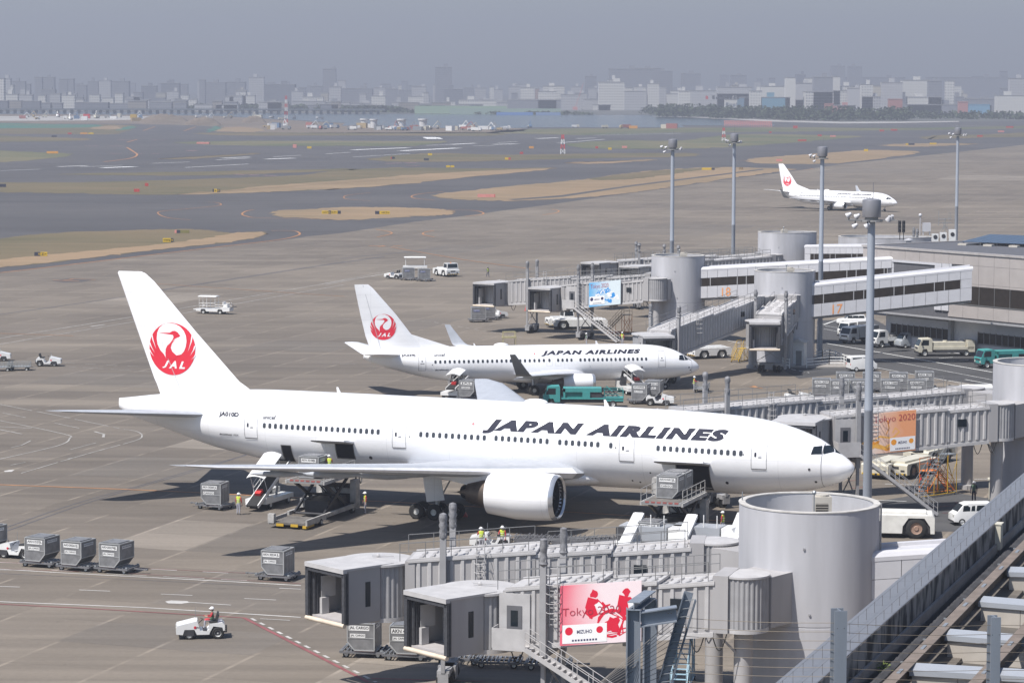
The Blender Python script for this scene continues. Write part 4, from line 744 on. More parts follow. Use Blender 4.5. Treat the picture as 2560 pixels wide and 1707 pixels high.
# ---- light masts ----
def mast(x,y,h,label,dirn,can=True,rust=False,nl=4):
    t=thing('light_mast',label,'light mast',(x,y,0),dirn,'tall apron light masts')
    PM=mat('mast_steel',(.33,.36,.41),.5,.15,noise=.12,scale=.8,streak=.15)
    mb=MB(mat('mast_steel_rusty',(.32,.35,.4),.5,.15,noise=.2,scale=.8,streak=.25) if rust else PM); mb.lathe((0,0,0),(0,0,1),[(.34,0),(.34,2.5),(.31,2.52),(.29,12),(.3,12.02),(.3,12.15),(.28,12.2),(.25,h-1.6)],20); mb.build('pole',t,smooth=40)
    if rust:
        mb=MB(mat('rust',(.2,.085,.03),.9,noise=.5,scale=3)); mb.lathe((0,0,0),(0,0,1),[(.293,12.5),(.275,h-4)],6,R(-40),R(-5)); mb.build('rust_streak',t,fix=False)
    mb=MB(GRY()); mb.lathe((0,0,h-1.6),(0,0,1),[(.02,0),(.75,0),(.75,.1),(.45,.12),(.45,.3)],20); 
    for k in range(nl):
        a=[R(180),R(150),R(200),R(-10),R(20),R(90),R(250)][k]; c,s=math.cos(a),math.sin(a); mb.bar((.4*c,.4*s,h-1.5),(1.7*c,1.7*s,h-1.5),.1,.06)
    mb.build('crown_ring',t)
    mb=MB(mat('can_grey',(.24,.24,.26),.4,.3,noise=.06)); mb.lathe((0,0,h-1.3),(0,0,1),[(.6,0),(.62,.06),(.62,1.1),(.6,1.15),(.3,1.22),(.01,1.24)],28); mb.tube((.1,.1,h-.1),(.1,.1,h+1.0),.025,6); mb.build('winch_can',t,smooth=40)
    for k in range(nl):
        a=[R(180),R(150),R(200),R(-10),R(20),R(90),R(250)][k]; c,s=math.cos(a),math.sin(a); r=[1.5,1.0,1.2,1.15,1.5,1.05,1.2][k]; z=h-1.5+[.35,.25,-.35,.12,.15,.2,-.3][k]; o=Vector((r*c,r*s,z)); d=Vector((c*.35-.55,.35+s*.2,-.6)).normalized()
        mb=MB(PAN()); mb.lathe(o-d*.2,d,[(.02,0),(.1,.02),(.13,.16),(.2,.3),(.21,.36)],10); mb.use(mat('lamp_glass',(.15,.15,.16),.15)); mb.lathe(o-d*.2,d,[(.205,.355),(.01,.34)],12); mb.use(DRK()); mb.tube(o,(r*c,r*s,h-1.5),.04); mb.build('floodlight',t,smooth=40)
    return t
mast(*V(1543,600)[:0] or ((1543*KV-1280)/FPX*381,381),26.3,'light mast rising behind the tower beside the blue poster bridge',0,nl=4)
mast((1684*KV-1280)/FPX*425,425,26.3,'light mast rising between the two rear round towers',R(30),nl=5)
mast((2053.-1280)/FPX*337,337,26.3,'light mast standing in the white fence beside the guard hut',R(10),nl=3)
mast((2001*KV-1280)/FPX*182,182,26.3,'nearest thick light mast with a long rust streak and wrapped floodlights',0,rust=True,nl=7)
mast((2196*KV-1280)/FPX*492,492,26.3,'light mast standing behind the terminal roof at far right',R(-20),nl=5)
# ================= boarding bridges =================
BG=lambda:mat('bridge_grey',(.355,.345,.345),.55,noise=.08,scale=.8,streak=.1); BGL=lambda:mat('bridge_light',(.45,.44,.438),.55,noise=.12); BGD=lambda:mat('bridge_rib_shade',(.3,.298,.305),.6)  # BGD: darker grey of the ribbed drums, lift columns and bogies
BEL=lambda:mat('bellows_dark',(.05,.052,.06),.7,noise=.4,scale=6); INT=lambda:mat('cab_interior',(.4,.38,.38),.7)
def poster(kind,parent,x0,x1,z0,z1,y,sl):
    """printed panel on the viewer side; sl = slope of the tunnel"""
    W=x1-x0; Hh=z1-z0; P=lambda u,v,e=0:(x0+u,y-.05-e,z0+v+u*sl)
    col={'red':((.72,.1,.16),(.78,.66,.68)),'blue':((.08,.36,.66),(.6,.68,.72)),'orange':((.8,.72,.66),(.75,.33,.16))}[kind]
    m=bpy.data.materials.new('poster_'+kind); m.use_nodes=True; n=m.node_tree; b=n.nodes['Principled BSDF']; b.inputs['Roughness'].default_value=.5
    tc=node(m,'ShaderNodeTexCoord'); sp=node(m,'ShaderNodeSeparateXYZ'); n.links.new(tc.outputs['Generated'],sp.inputs[0])
    no=node(m,'ShaderNodeTexNoise'); no.inputs['Scale'].default_value=1.5; n.links.new(tc.outputs['Generated'],no.inputs[0])
    ma=node(m,'ShaderNodeMath',operation='MULTIPLY_ADD'); n.links.new(sp.outputs[0],ma.inputs[0]); ma.inputs[1].default_value=1.4 if kind!='red' else 1.8; n.links.new(no.outputs[0],ma.inputs[2])
    rp=node(m,'ShaderNodeMapRange'); rp.inputs[1].default_value=.45; rp.inputs[2].default_value=1.5; n.links.new(ma.outputs[0],rp.inputs[0])
    mx=node(m,'ShaderNodeMix',data_type='RGBA'); n.links.new(rp.outputs[0],mx.inputs[0]); mx.inputs[6].default_value=(*col[0],1); mx.inputs[7].default_value=(*col[1],1); n.links.new(mx.outputs[2],b.inputs['Base Color'])
    mb=MB(m); mb.hexa([P(0,0),P(W,0),(x1,y,z0+W*sl),(x0,y,z0),P(0,Hh),P(W,Hh),(x1,y,z1+W*sl),(x0,y,z1)]); po=mb.build('poster_panel',parent)
    ink={'red':(.62,.01,.04),'blue':(.03,.25,.62),'orange':(.75,.3,.03)}[kind]; ik=mat('poster_ink_'+kind,ink,.5,noise=0); wt=mat('poster_white',(.78,.78,.78),.5,noise=0)
    rn=random.Random(len(kind)*3); mb=MB(ik); e=[.004]
    def blob(cx,cy,rx,ry,n=14,j=.3,mm=None,rot=0):
        mb.use(mm or ik); e[0]+=.0002; pts=[]
        for k in range(n):
            a=2*PI*k/n; q=1+rn.uniform(-j,j); x,yy=rx*q*math.cos(a),ry*q*math.sin(a); pts.append(P(cx+x*math.cos(rot)-yy*math.sin(rot),cy+x*math.sin(rot)+yy*math.cos(rot),e[0]))
        mb.add([P(cx,cy,e[0])]+pts,[(0,i+1,(i+1)%n+1) for i in range(n)])
    def stroke(pts,w0,w1,mm=None):
        mb.use(mm or ik); e[0]+=.0002; vs=[]
        for i,(a,b_) in enumerate(pts):
            q=pts[min(i+1,len(pts)-1)]; p_=pts[max(i-1,0)]; d=Vector((q[0]-p_[0],q[1]-p_[1])).normalized(); ww=lerp(w0,w1,i/(len(pts)-1))/2*rn.uniform(.7,1.3); vs+=[P(a-d.y*ww,b_+d.x*ww,e[0]),P(a+d.y*ww,b_-d.x*ww,e[0])]
        mb.add(vs,[(2*i,2*i+1,2*i+3,2*i+2) for i in range(len(pts)-1)])
    U=W; Q=Hh
    if kind=='red':
        for cx in (.42,.82):   # two athletes in rough brush strokes
            blob(cx*U,.83*Q,.05*U,.07*Q,10,.25); stroke([((cx-.02)*U,.76*Q),((cx-.05)*U,.62*Q),((cx)*U,.45*Q)],.16*U,.1*U); stroke([((cx+.02)*U,.72*Q),((cx+.12)*U,.6*Q),((cx+.2)*U,.64*Q)],.06*U,.02*U); stroke([((cx-.04)*U,.7*Q),((cx-.1)*U,.52*Q),((cx-.02)*U,.42*Q)],.05*U,.02*U)
            blob((cx+.05)*U,.62*Q,.04*U,.06*Q,9,.5,wt)
        a0=[(.64+.17*math.cos(t),.32+.22*math.sin(t)) for t in [k*PI/9+.2 for k in range(15)]]; stroke([(x*U,v*Q) for x,v in a0],.05*U,.02*U); blob(.64*U,.3*Q,.1*U,.13*Q,14,.3); stroke([(.72*U,.12*Q),(.8*U,.42*Q),(.93*U,.14*Q)],.04*U,.02*U); [stroke([(rn.uniform(.5,.9)*U,rn.uniform(.1,.7)*Q),(rn.uniform(.6,1)*U*.98,rn.uniform(.1,.5)*Q)],.015*U,.003*U) for _ in range(12)]
    elif kind=='blue':
        for k in range(22):
            cx=rn.uniform(.3,.95); base=.15+.5*math.sin(cx*3); x=cx*U; stroke([(x-.1*U,(base-.1)*Q),(x,(base+rn.uniform(-.05,.1))*Q),(x+.05*U,(base-.12)*Q)],.05*U,.01*U,wt if k%2 else None)
        [blob(rn.uniform(.5,.95)*U,rn.uniform(.1,.5)*Q,.06*U,.05*Q,9,.5,wt if k%3==0 else None) for k in range(9)]
    else:
        gd=mat('poster_gold',(.8,.42,.08),.5,noise=0)
        stroke([(.05*U,.5*Q),(.1*U,.62*Q),(.12*U,.3*Q),(.3*U,.42*Q),(.55*U,.35*Q),(.68*U,.5*Q),(.6*U,.6*Q),(.55*U,.48*Q)],.05*U,.02*U,gd); stroke([(.45*U,.8*Q),(.48*U,.6*Q),(.42*U,.45*Q)],.03*U,.01*U); stroke([(.02*U,.1*Q),(.2*U,.22*Q),(.4*U,.12*Q),(.5*U,.2*Q)],.12*U,.03*U,gd)
        [blob(rn.uniform(.02,.5)*U,rn.uniform(.03,.3)*Q,.06*U,.04*Q,9,.5,gd if k%2 else None) for k in range(8)]
    mb.build('poster_art',po,fix=False)
    tx={'red':(.03,.45,.42,.62),'blue':(.05,.7,.62,.92),'orange':(.18,.72,.98,.92)}[kind]; v,f=textbox('Tokyo 2020',(tx[2]-tx[0])*1.85*U if kind=='red' else (tx[2]-tx[0])*U,(tx[3]-tx[1])*Q,-.012)
    mb=MB(mat('poster_text',(.4,.03,.06) if kind=='red' else (.25,.2,.2),.5,noise=0)); mb.add([P(tx[0]*U+a,tx[1]*Q+c,.022) for a,c in v],f)
    px={'red':(.03,.03,.58,.34),'blue':(.02,.08,.5,.42),'orange':(.5,.03,.99,.36)}[kind]; mb.use(wt); mb.quad(P(px[0]*U,px[1]*Q,.017),P(px[2]*U,px[1]*Q,.017),P(px[2]*U,px[3]*Q,.017),P(px[0]*U,px[3]*Q,.017))
    mb.use(mat('poster_text_dark',(.03,.03,.1),.5,noise=0)); w_=(px[2]-px[0])*U; h_=(px[3]-px[1])*Q; v,f=textbox('MIZUHO',w_*.34,h_*.2,.02); mb.add([P(px[0]*U+w_*.33+a,px[1]*Q+h_*.5+c,.022) for a,c in v],f)
    stroke([((px[0])*U+w_*.33,px[1]*Q+h_*.4),(px[0]*U+w_*.5,px[1]*Q+h_*.35),(px[0]*U+w_*.68,px[1]*Q+h_*.42)],.02,.01)
    mb.use(ik if kind!='blue' else mat('poster_text_dark',(.03,.03,.1),.5)); 
    for cx,rr in ((.15,.2),(.84,.17)):
        c=(px[0]*U+w_*cx,px[1]*Q+h_*.66); m_=14; r_=rr*h_*1.1; mb.add([P(c[0],c[1],.021)]+[P(c[0]+r_*math.cos(2*PI*k/m_),c[1]+r_*math.sin(2*PI*k/m_),.021) for k in range(m_)],[(0,i+1,(i+1)%m_+1) for i in range(m_)])
    mb.use(mat('poster_text_dark',(.03,.03,.1),.5)); [mb.quad(P(px[0]*U+w_*(.22+k*.065),px[1]*Q+h_*.1,.022),P(px[0]*U+w_*(.262+k*.065),px[1]*Q+h_*.1,.022),P(px[0]*U+w_*(.262+k*.065),px[1]*Q+h_*.2,.022),P(px[0]*U+w_*(.22+k*.065),px[1]*Q+h_*.2,.022)) for k in range(9)]
    mb.build('poster_lettering',po,fix=False)
def ribdrum(mb,x,r,z0,z1,n=84):
    lo,hi=[],[]
    for k in range(n*2):
        a=2*PI*k/(2*n); rr=r+(.045 if (k//2)%2 else 0); lo.append((x+rr*math.cos(a),rr*math.sin(a),z0)); hi.append((x+rr*math.cos(a),rr*math.sin(a),z1))
    mb.loft([lo,hi],cap=False)
def bridge(P0,zf0,P1,zf1,cab,label,lifts=(.8,),art=None,stair=None,detail=2,rail=True,side=None,tower_xy=None,back=True):
    d=Vector((P1[0]-P0[0],P1[1]-P0[1],0)); L=d.length; ang=math.atan2(d.y,d.x); t=thing('boarding_bridge',label,'boarding bridge',(P0[0],P0[1],0),ang,'boarding bridges')
    sl=(zf1-zf0)/L; zf=lambda x:zf0+sl*x
    # viewer side: the side whose outward normal has negative world y
    vs_=1 if math.sin(ang+PI/2)<0 else -1
    def seg(mb,x0,x1,y0,y1,a,b): mb.hexa([(x0,y0,zf(x0)+a),(x1,y0,zf(x1)+a),(x1,y1,zf(x1)+a),(x0,y1,zf(x0)+a),(x0,y0,zf(x0)+b),(x1,y0,zf(x1)+b),(x1,y1,zf(x1)+b),(x0,y1,zf(x0)+b)])
    secs=[(1.3,L*.36,1.3,2.5),(L*.30,L*.58,1.42,2.72),(L*.52,L-2.0,1.55,2.95)]
    for x0,x1,hw,hh in secs:
        mb=MB(BG()); seg(mb,x0,x1,-hw,hw,-.1,hh-.12)
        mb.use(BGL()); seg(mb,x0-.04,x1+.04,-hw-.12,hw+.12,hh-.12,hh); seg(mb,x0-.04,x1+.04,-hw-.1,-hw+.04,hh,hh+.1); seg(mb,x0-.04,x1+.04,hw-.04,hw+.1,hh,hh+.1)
        seg(mb,x0,x1,-hw-.1,-hw,-.35,-.1); seg(mb,x0,x1,hw,hw+.1,-.35,-.1)
        x=x0+.35
        while x<x1-.3:
            mb.use(BGL())
            for s_ in (-1,1):
                a,b=hw*s_,(hw+.09)*s_; mb.hexa([(x-.14,a,zf(x)),(x+.14,a,zf(x)),(x+.08,b,zf(x)+.08),(x-.08,b,zf(x)+.08),(x-.14,a,zf(x)+hh-.12),(x+.14,a,zf(x)+hh-.12),(x+.08,b,zf(x)+hh-.16),(x-.08,b,zf(x)+hh-.16)])
            if detail>1:
                mb.use(BG())
                for yy in (-hw*.55,hw*.2): mb.hexa([(x-.2,yy,zf(x)+hh),(x+.12,yy,zf(x)+hh),(x+.12,yy+hw*.42,zf(x)+hh),(x-.2,yy+hw*.42,zf(x)+hh),(x-.14,yy,zf(x)+hh+.1),(x+.05,yy,zf(x)+hh+.03),(x+.05,yy+hw*.42,zf(x)+hh+.03),(x-.14,yy+hw*.42,zf(x)+hh+.1)])
            x+=.62
        mb.build('tunnel_section',t)
    x0,x1,hw,hh=secs[1]; 
    mb=MB(GLS()); xm=(secs[0][0]+secs[0][1])/2; mb.box(xm-.35,xm+.35,vs_*1.3,vs_*1.43,zf(xm)+1.2,zf(xm)+1.8) if vs_>0 else mb.box(xm-.35,xm+.35,-1.43,-1.3,zf(xm)+1.2,zf(xm)+1.8); mb.build('window',t)
    # rotunda
    mb=MB(BGD()); N=72 if detail>1 else 40; r=1.27
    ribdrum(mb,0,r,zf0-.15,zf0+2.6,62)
    mb.use(BGL()); mb.lathe((0,0,0),(0,0,1),[(.01,zf0+2.72),(r+.1,zf0+2.68),(r+.1,zf0+2.58),(r,zf0+2.56)],36); mb.lathe((0,0,0),(0,0,1),[(r+.05,zf0-.05),(r+.05,zf0-.3),(.3,zf0-.35)],36)
    mb.use(BG()); mb.box(.55,1.35,-1.36,1.36,zf0-.3,zf0+2.72)
    mb.build('rotunda',t,smooth=30)
    mb=MB(BG()); mb.lathe((0,0,0),(0,0,1),[(.75,0),(.75,.35),(.5,.4),(.5,zf0-.5),(.8,zf0-.4)],16); mb.bar((1.3,.9,zf0-.3),(.2,.3,zf0-1.6),.12); mb.build('support_column',t,smooth=40)
    if tower_xy:
        q=Matrix.Rotation(-ang,3,'Z')@Vector((tower_xy[0]-P0[0],tower_xy[1]-P0[1],0)); qn=q.normalized(); e=q-qn*3.5; s_=Vector((-qn.y,qn.x,0))*1.22; z_=Vector((0,0,1)); mb=MB(BG()); o=qn*.75
        mb.hexa([o-s_+z_*(zf0-.2),e-s_+z_*(zf0-.2),e+s_+z_*(zf0-.2),o+s_+z_*(zf0-.2),o-s_+z_*(zf0+2.5),e-s_+z_*(zf0+2.5),e+s_+z_*(zf0+2.5),o+s_+z_*(zf0+2.5)]); mb.build('link_passage',t)
    # cab at the far end
    ca=cab-ang; c=Vector((L,0,zf1)); dx=Vector((math.cos(ca),math.sin(ca),0)); dy=Vector((-dx.y,dx.x,0)); Mx=Matrix.Translation(c)@Matrix(((dx.x,dy.x,0,0),(dx.y,dy.y,0,0),(0,0,1,0),(0,0,0,1)))
    ct=bpy.data.objects.new('cab',None); 
    mb=MB(BGD()); r=1.95; ribdrum(mb,L,r,zf1-.2,zf1+2.8)
    mb.use(BGL()); mb.lathe((L,0,0),(0,0,1),[(.01,zf1+3.05),(r+.2,zf1+2.92),(r+.2,zf1+2.8),(r,zf1+2.76)],40); mb.lathe((L,0,0),(0,0,1),[(r+.06,zf1-.1),(r+.06,zf1-.35),(.3,zf1-.4)],40); mb.bar((L-.9,0,zf1+3.1),(L+.3,.3,zf1+3.15),.05); mb.sphere((L,0,zf1+3.1),.12,8,5)
    mb.use(BG()); mb.hexa([(L-2.35,-1.62,zf1-.15),(L-1.8,-1.62,zf1-.15),(L-1.8,1.62,zf1-.15),(L-2.35,1.62,zf1-.15),(L-2.35,-1.62,zf1+3.12),(L-1.8,-1.62,zf1+3.12),(L-1.8,1.62,zf1+3.12),(L-2.35,1.62,zf1+3.12)])
    mb.build('cab_rotunda',t,smooth=30)
    mb=MB(BG()); mb.M=Mx; w_=1.66; f0,f1=1.2,3.5
    for s_ in (-1,1): mb.box(f0,f1,s_*w_-.05,s_*w_+.05,-.2,2.85)
    mb.use(INT()); mb.box(f0-.2,f0-.1,-w_,w_,0,2.7); mb.box(f0-.2,f1,-w_+.05,w_-.05,-.2,-.02)
    mb.use(BGL()); mb.box(f0-.9,f1+.35,-w_-.12,w_+.12,2.85,2.97); mb.box(f1+.05,f1+.35,-w_-.12,w_+.12,2.72,2.85)
    co_=mb.build('cab',t)
    mb=MB(GLS()); mb.M=Mx; mb.box(f0-.1,f0-.06,.1,.6,.3,2.2); mb.box(f0-.1,f0-.06,.75,1.2,1.2,2.2); mb.use(BG()); mb.box(f0-.1,f0-.03,.62,.72,0,2.3); mb.box(f0-.1,f0-.03,0,.08,0,2.3); mb.box(f0-.1,f0-.03,0,1.3,2.25,2.35); mb.build('inner_door',co_)
    mb=MB(GLS()); mb.M=Mx; 
    for s_ in (-1,1): mb.box(1.9,2.25,s_*(w_+.055)-.01,s_*(w_+.055)+.01,.7,2.1)
    mb.use(BGL()); mb.box(2.0,2.15,-w_-.1,-w_-.06,1.2,1.35); mb.build('side_window',co_)
    mb=MB(BEL()); mb.M=Mx
    for k in range(5):
        x=f1+.06*k; g=.0+.03*(k%2); 
        for s_ in (-1,1): mb.box(x,x+.05,s_*(w_+.02)-.13-g,s_*(w_+.02)+.13+g,-.1,2.75)
        mb.box(x,x+.05,-w_-.1,w_+.1,2.5-g,2.84)
    for s_ in (-1,1):
        for k in range(6): mb.tube((f1-.1-k*.16,s_*(w_-.18-.03*(k%2)),0),(f1-.1-k*.16,s_*(w_-.2),2.7),.09,6)
    mb.build('bellows',co_)
    mb=MB(mat('bumper_cream',(.62,.53,.42),.6,noise=.2)); mb.M=Mx; mb.tube((f1+.25,-w_-.1,-.2),(f1+.25,w_+.1,-.2),.13,10); mb.build('bumper',co_,smooth=50)
    mb=MB(BGL()); mb.M=Mx; mb.box(f1-.9,f1-.4,-w_+.1,-w_+.5,0,.9); mb.box(f1-1.5,f1-.5,-w_+.25,-w_+.32,.9,2.1); mb.build('control_desk',co_)
    # lift legs
    for lt in lifts:
        x=lt*L; g=1.75; top=zf(x)+4.6
        for s_ in (-1,1):
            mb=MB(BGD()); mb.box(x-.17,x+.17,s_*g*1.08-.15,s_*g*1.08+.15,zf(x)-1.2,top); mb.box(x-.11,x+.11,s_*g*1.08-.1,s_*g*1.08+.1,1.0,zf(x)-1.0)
            mb.use(mat('wrapped_cover',(.2,.2,.21),.6,noise=.4,scale=5,bump=.6)); z=top
            q_=random.Random(int(x*9)); mb.lathe((x,s_*g*1.08,z-.5),(0,0,1),[(.18,0)]+[((.17+.09*q_.random())*(1.1,.95)[j%2]*(1.12 if j>4 else .95),.12+j*.16) for j in range(8)]+[(.2,1.4),(.03,1.48)],8)
            mb.build('lift_column',t,smooth=50)
        mb=MB(BGD()); mb.box(x-.2,x+.2,-g-.2,g+.2,zf(x)-.8,zf(x)-.45); mb.box(x-.35,x+.35,-1.9,1.9,.75,1.1); mb.box(x-.5,x+.5,-.5,.5,.35,1.1); mb.bar((x,-g,1.2),(x,g,zf(x)-.9),.08); mb.bar((x,g,1.2),(x,-g,zf(x)-.9),.08)
        for s_ in (-1,1): mb.box(x-.3,x+.3,s_*1.9-.06,s_*1.9+.06,.4,1.0)
        bo=mb.build('bogie',t)
        for s_ in (-1,1):
            for q in (-.28,.28):
                mb=MB(BLK()); y=s_*.95+q; mb.lathe((x,y-.17,.5),(0,1,0),[(.2,.03),(.44,0),(.5,.06),(.5,.28),(.44,.34),(.2,.31)],18); mb.use(GRY()); mb.lathe((x,y-.17,.5),(0,1,0),[(.01,.05),(.2,.04),(.2,.3),(.01,.29)],10); mb.build('wheel',bo,smooth=40)
    # roof rails
    if rail:
        mb=MB(mat('rail_steel',(.22,.22,.22),.5,.4)); rr=.022 if detail>1 else .03
        for s_ in (-1,1):
            for (xa,xb) in ((1.6,L*.5),(L*.54,L-1.5)):
                hw=1.35 if xa<2 else 1.55; hb=2.6 if xa<2 else 2.95; m_=max(2,int((xb-xa)/1.3)); 
                P=lambda x,h:Vector((x,s_*hw,zf(x)+hb+h))
                mb.tube(P(xa,1.0),P(xb,1.0),rr,5); mb.tube(P(xa,.5),P(xb,.5),rr,5)
                for k in range(m_+1): x=lerp(xa,xb,k/m_); mb.tube(P(x,0),P(x,1.0),rr,5)
        mb.build('roof_railing',t)
        x=L*.68; s_=vs_; mb=MB(BGL()); 
        for q in (-.22,.22): mb.tube((x+q,s_*1.75,zf(x)+.8),(x+q,s_*1.75,zf(x)+4.0),.03,5)
        for k in range(11): z=zf(x)+.9+k*.3; mb.tube((x-.22,s_*1.75,z),(x+.22,s_*1.75,z),.02,5)
        for k in range(5):
            z=zf(x)+1.6+k*.5; pts=[Vector((x-.35*math.cos(a),s_*(1.75+.6*math.sin(a)),z)) for a in [j*PI/6 for j in range(7)]]; mb.path(pts,.018,4)
        mb.build('roof_ladder',t)
    if art:
        kind,a,b=art; hw=1.55
        W=(b-a)*L
        # picture panel lives on the viewer side, reading left to right as the viewer sees it
        h_=bpy.data.objects.new('x',None); bpy.data.objects.remove(h_)
        pr=MB(BG()); pr.bar((a*L,vs_*1.6,zf(a*L)+.2),(b*L,vs_*1.6,zf(b*L)+.2),.1); bk=pr.build('poster_frame',t)
        if vs_>0: bk_m=Matrix.Rotation(PI,4,'Z')
        f=MB(BG()); 
        pc=bk
        # coordinates mirrored when the viewer side is +y
        sgn=-1 if vs_>0 else 1
        grp_before=set(bpy.data.objects.keys())
        if sgn<0: poster(art[0],bk,-b*L,-a*L,zf(b*L)+(-.25),zf(b*L)+2.95,-1.68,-sl)
        else: poster(art[0],bk,a*L,b*L,zf(a*L)-.25,zf(a*L)+2.95,-1.68,sl)
        if sgn<0:
            for o in [o for o in bpy.data.objects if o.name not in grp_before]:
                if o.parent==bk: o.rotation_euler=(0,0,PI)
    if stair:
        # platform and stair on the viewer side, running from x0 down to the ground towards xs
        x0,run=stair; x0*=L; y0,y1=vs_*1.6,vs_*2.7; zt=zf(x0)-.05; mb=MB(BGL())
        def bx(xa,xb,ya,yb,a,b): mb.box(min(xa,xb),max(xa,xb),min(ya,yb),max(ya,yb),a,b)
        bx(x0-.9,x0+.9,y0,y1,zt-.12,zt); bx(x0-.9,x0+.9,y1-.04*vs_,y1,zt,zt+1.05); so_=1 if run>0 else -1; bx(x0-so_*.9,x0-so_*.94,y0,y1,zt,zt+1.05); mb.build('stair_platform',t)
        mb=MB(BGL()); mb.box(x0-.85,x0+.85,min(vs_*1.56,vs_*1.66),max(vs_*1.56,vs_*1.66),zt-.1,zt+2.75); mb.use(mat('service_door',(.13,.13,.14),.5)); mb.box(x0-.42,x0+.42,min(vs_*1.66,vs_*1.69),max(vs_*1.66,vs_*1.69),zt,zt+2.1); mb.use(GLS()); mb.box(x0-.2,x0+.2,min(vs_*1.69,vs_*1.7),max(vs_*1.69,vs_*1.7),zt+1.0,zt+1.85); mb.build('service_door',t)
        mb=MB(BGL()); xa=x0+so_*.9; xb=xa+run; A=Vector((xa,0,zt)); B=Vector((xb,0,.15)); 
        for yy in (y0+.25*vs_,y1): 
            o=Vector((0,yy,0)); mb.bar(A+o,B+o,.06,.24)
        n_=max(6,int(abs(run)/.28))
        for k in range(n_): q=A.lerp(B,(k+.5)/n_); mb.box(q.x-.13,q.x+.13,min(y0+.25*vs_,y1),max(y0+.25*vs_,y1),q.z-.02,q.z+.02)
        for yy in (y0+.25*vs_,y1):
            o=Vector((0,yy,0)); 
            for hh in (.95,.5): mb.tube(A+o+Vector((0,0,hh)),B+o+Vector((0,0,hh)),.022,5)
            for k in range(9): q=A.lerp(B,k/8)+o; mb.tube(q,q+Vector((0,0,.95)),.022,5)
        mb.build('stair_flight',t)
    if detail>1:
        mb=MB(BLK()); 
        for k,x in enumerate((1.0,2.2,L-2.5)):
            z=zf(x)-.2; pts=[Vector((x-.4+.8*j/8,vs_*1.3,z-.9*math.sin(PI*j/8))) for j in range(9)]; mb.path(pts,.035,5)
        mb.build('hanging_cable',t)
        mb=MB(GRY()); mb.box(.4*L,.44*L,-.6,.6,zf(.42*L)-.7,zf(.42*L)-.2); mb.box(.75*L-.6,.75*L+.6,-.9,.9,zf(.75*L)-.8,zf(.75*L)-.3); mb.build('underslung_box',t)
    return t
br=bridge
P=lambda x,y,Y:(lambda v:(v.x,v.y))(VD(x,y,Y))
NE=R(221)
br(P(1712,1370,141),5.7,P(1106,1400,145.3),3.9,NE,'nearest boarding bridge carrying the red and pink poster, empty cab open to the left',lifts=(.715,),art=('red',.35,.655),stair=(.83,-7),tower_xy=TW[15])
br(P(1645,1290,150.5),5.85,P(872,1345,152.8),4.1,NE,'second nearest boarding bridge with empty cab, behind the red poster bridge',lifts=(.79,),tower_xy=TW[15])
br(P(2292,950,217),5.9,(23.0,213.2),4.9,R(250),'boarding bridge with the orange poster reaching the wide-body nose',lifts=(.77,),art=('orange',.47,.735),stair=(.83,-6.5),tower_xy=TW[16])
br(P(2225,905,228),5.9,(11.6,216.2),4.9,R(250),'long low boarding bridge passing behind the wide-body cabin roof',lifts=(.82,),tower_xy=TW[16])
br((28.8,325.8),6.0,(15.6,307.0),2.9,R(-78),'boarding bridge slanting down to the front door of the smaller airliner',lifts=(.87,),tower_xy=TW[17])
br((33.3,327.5),6.0,(29.4,319.2),3.4,R(-92),'short boarding bridge facing the viewer with open cab and two-pane door',lifts=(.72,),tower_xy=TW[17])
br(P(1508,665,357),5.9,P(1275,690,365),3.9,R(235),'boarding bridge with the blue poster and unused cab by the middle stand',lifts=(.7,),art=('blue',.29,.6),stair=(.77,-6.5),tower_xy=TW[18])
br(P(1508,640,366),5.9,P(1147,672,374),3.9,R(235),'boarding bridge ending furthest left over parked containers at middle stand',lifts=(.79,),tower_xy=TW[18])
br((39.2,409.5),5.8,P(1480,607,398),4.6,R(230),'upper rear boarding bridge cab seen above the blue poster bridge',lifts=(.8,),detail=1,tower_xy=TW[19])
br((38.2,413.8),5.8,P(1390,612,412),4.2,R(230),'rear boarding bridge end with dark bellows left of its neighbour',lifts=(.8,),detail=1,tower_xy=TW[19])
br((66,440),5.8,P(2090,578,440),5,R(200),'far boarding bridge end peeking behind the terminal corner',lifts=(.6,),detail=1)
ORD=['topmost','second','third','fourth','fifth','sixth','seventh','eighth','ninth','tenth','eleventh','twelfth','thirteenth','fourteenth','fifteenth','sixteenth','seventeenth','eighteenth','nineteenth','twentieth']
# ================= near building roof and fence =================
def vz(x,y,z): return Z12(x,y,z)
ZR=14.0
def along(a,b,t): return a+(b-a)*t
nb=thing('terminal_roof','near terminal roof ledge with pale sloping cap, stained gutter and bird wires','roof',tuple(vz(1180,1500,0)))
def loc(v): return Vector(v)-Vector(nb.location)
# direction lines at roof level
o0,o1=vz(2102,90,ZR),vz(370,1568,ZR); i0,i1=vz(2102,268,ZR),vz(775,1440,ZR)
dr=(o1-o0); dr.z=0; dr.normalize(); nr=Vector((-dr.y,dr.x,0)); 
if nr.x<0: nr=-nr
def at(s,q,z): v=Vector((o0.x,o0.y,0))+dr*s+nr*q; v.z=z; return loc(v)
S0,S1=-45,75; 
W1=(Vector((i0.x-o0.x,i0.y-o0.y,0))).dot(nr); 
def strip(mb,q0,z0,q1,z1,s0=S0,s1=S1): mb.quad(at(s0,q0,z0),at(s1,q0,z0),at(s1,q1,z1),at(s0,q1,z1))
def solid(mb,q0,q1,z0,z1,s0=S0,s1=S1): mb.hexa([at(s0,q0,z0),at(s1,q0,z0),at(s1,q1,z0),at(s0,q1,z0),at(s0,q0,z1),at(s1,q0,z1),at(s1,q1,z1),at(s0,q1,z1)])
CAP=mat('cap_sheet',(.2,.2,.213),.35,.25,noise=.06,scale=.5)
mb=MB(CAP); k=S0
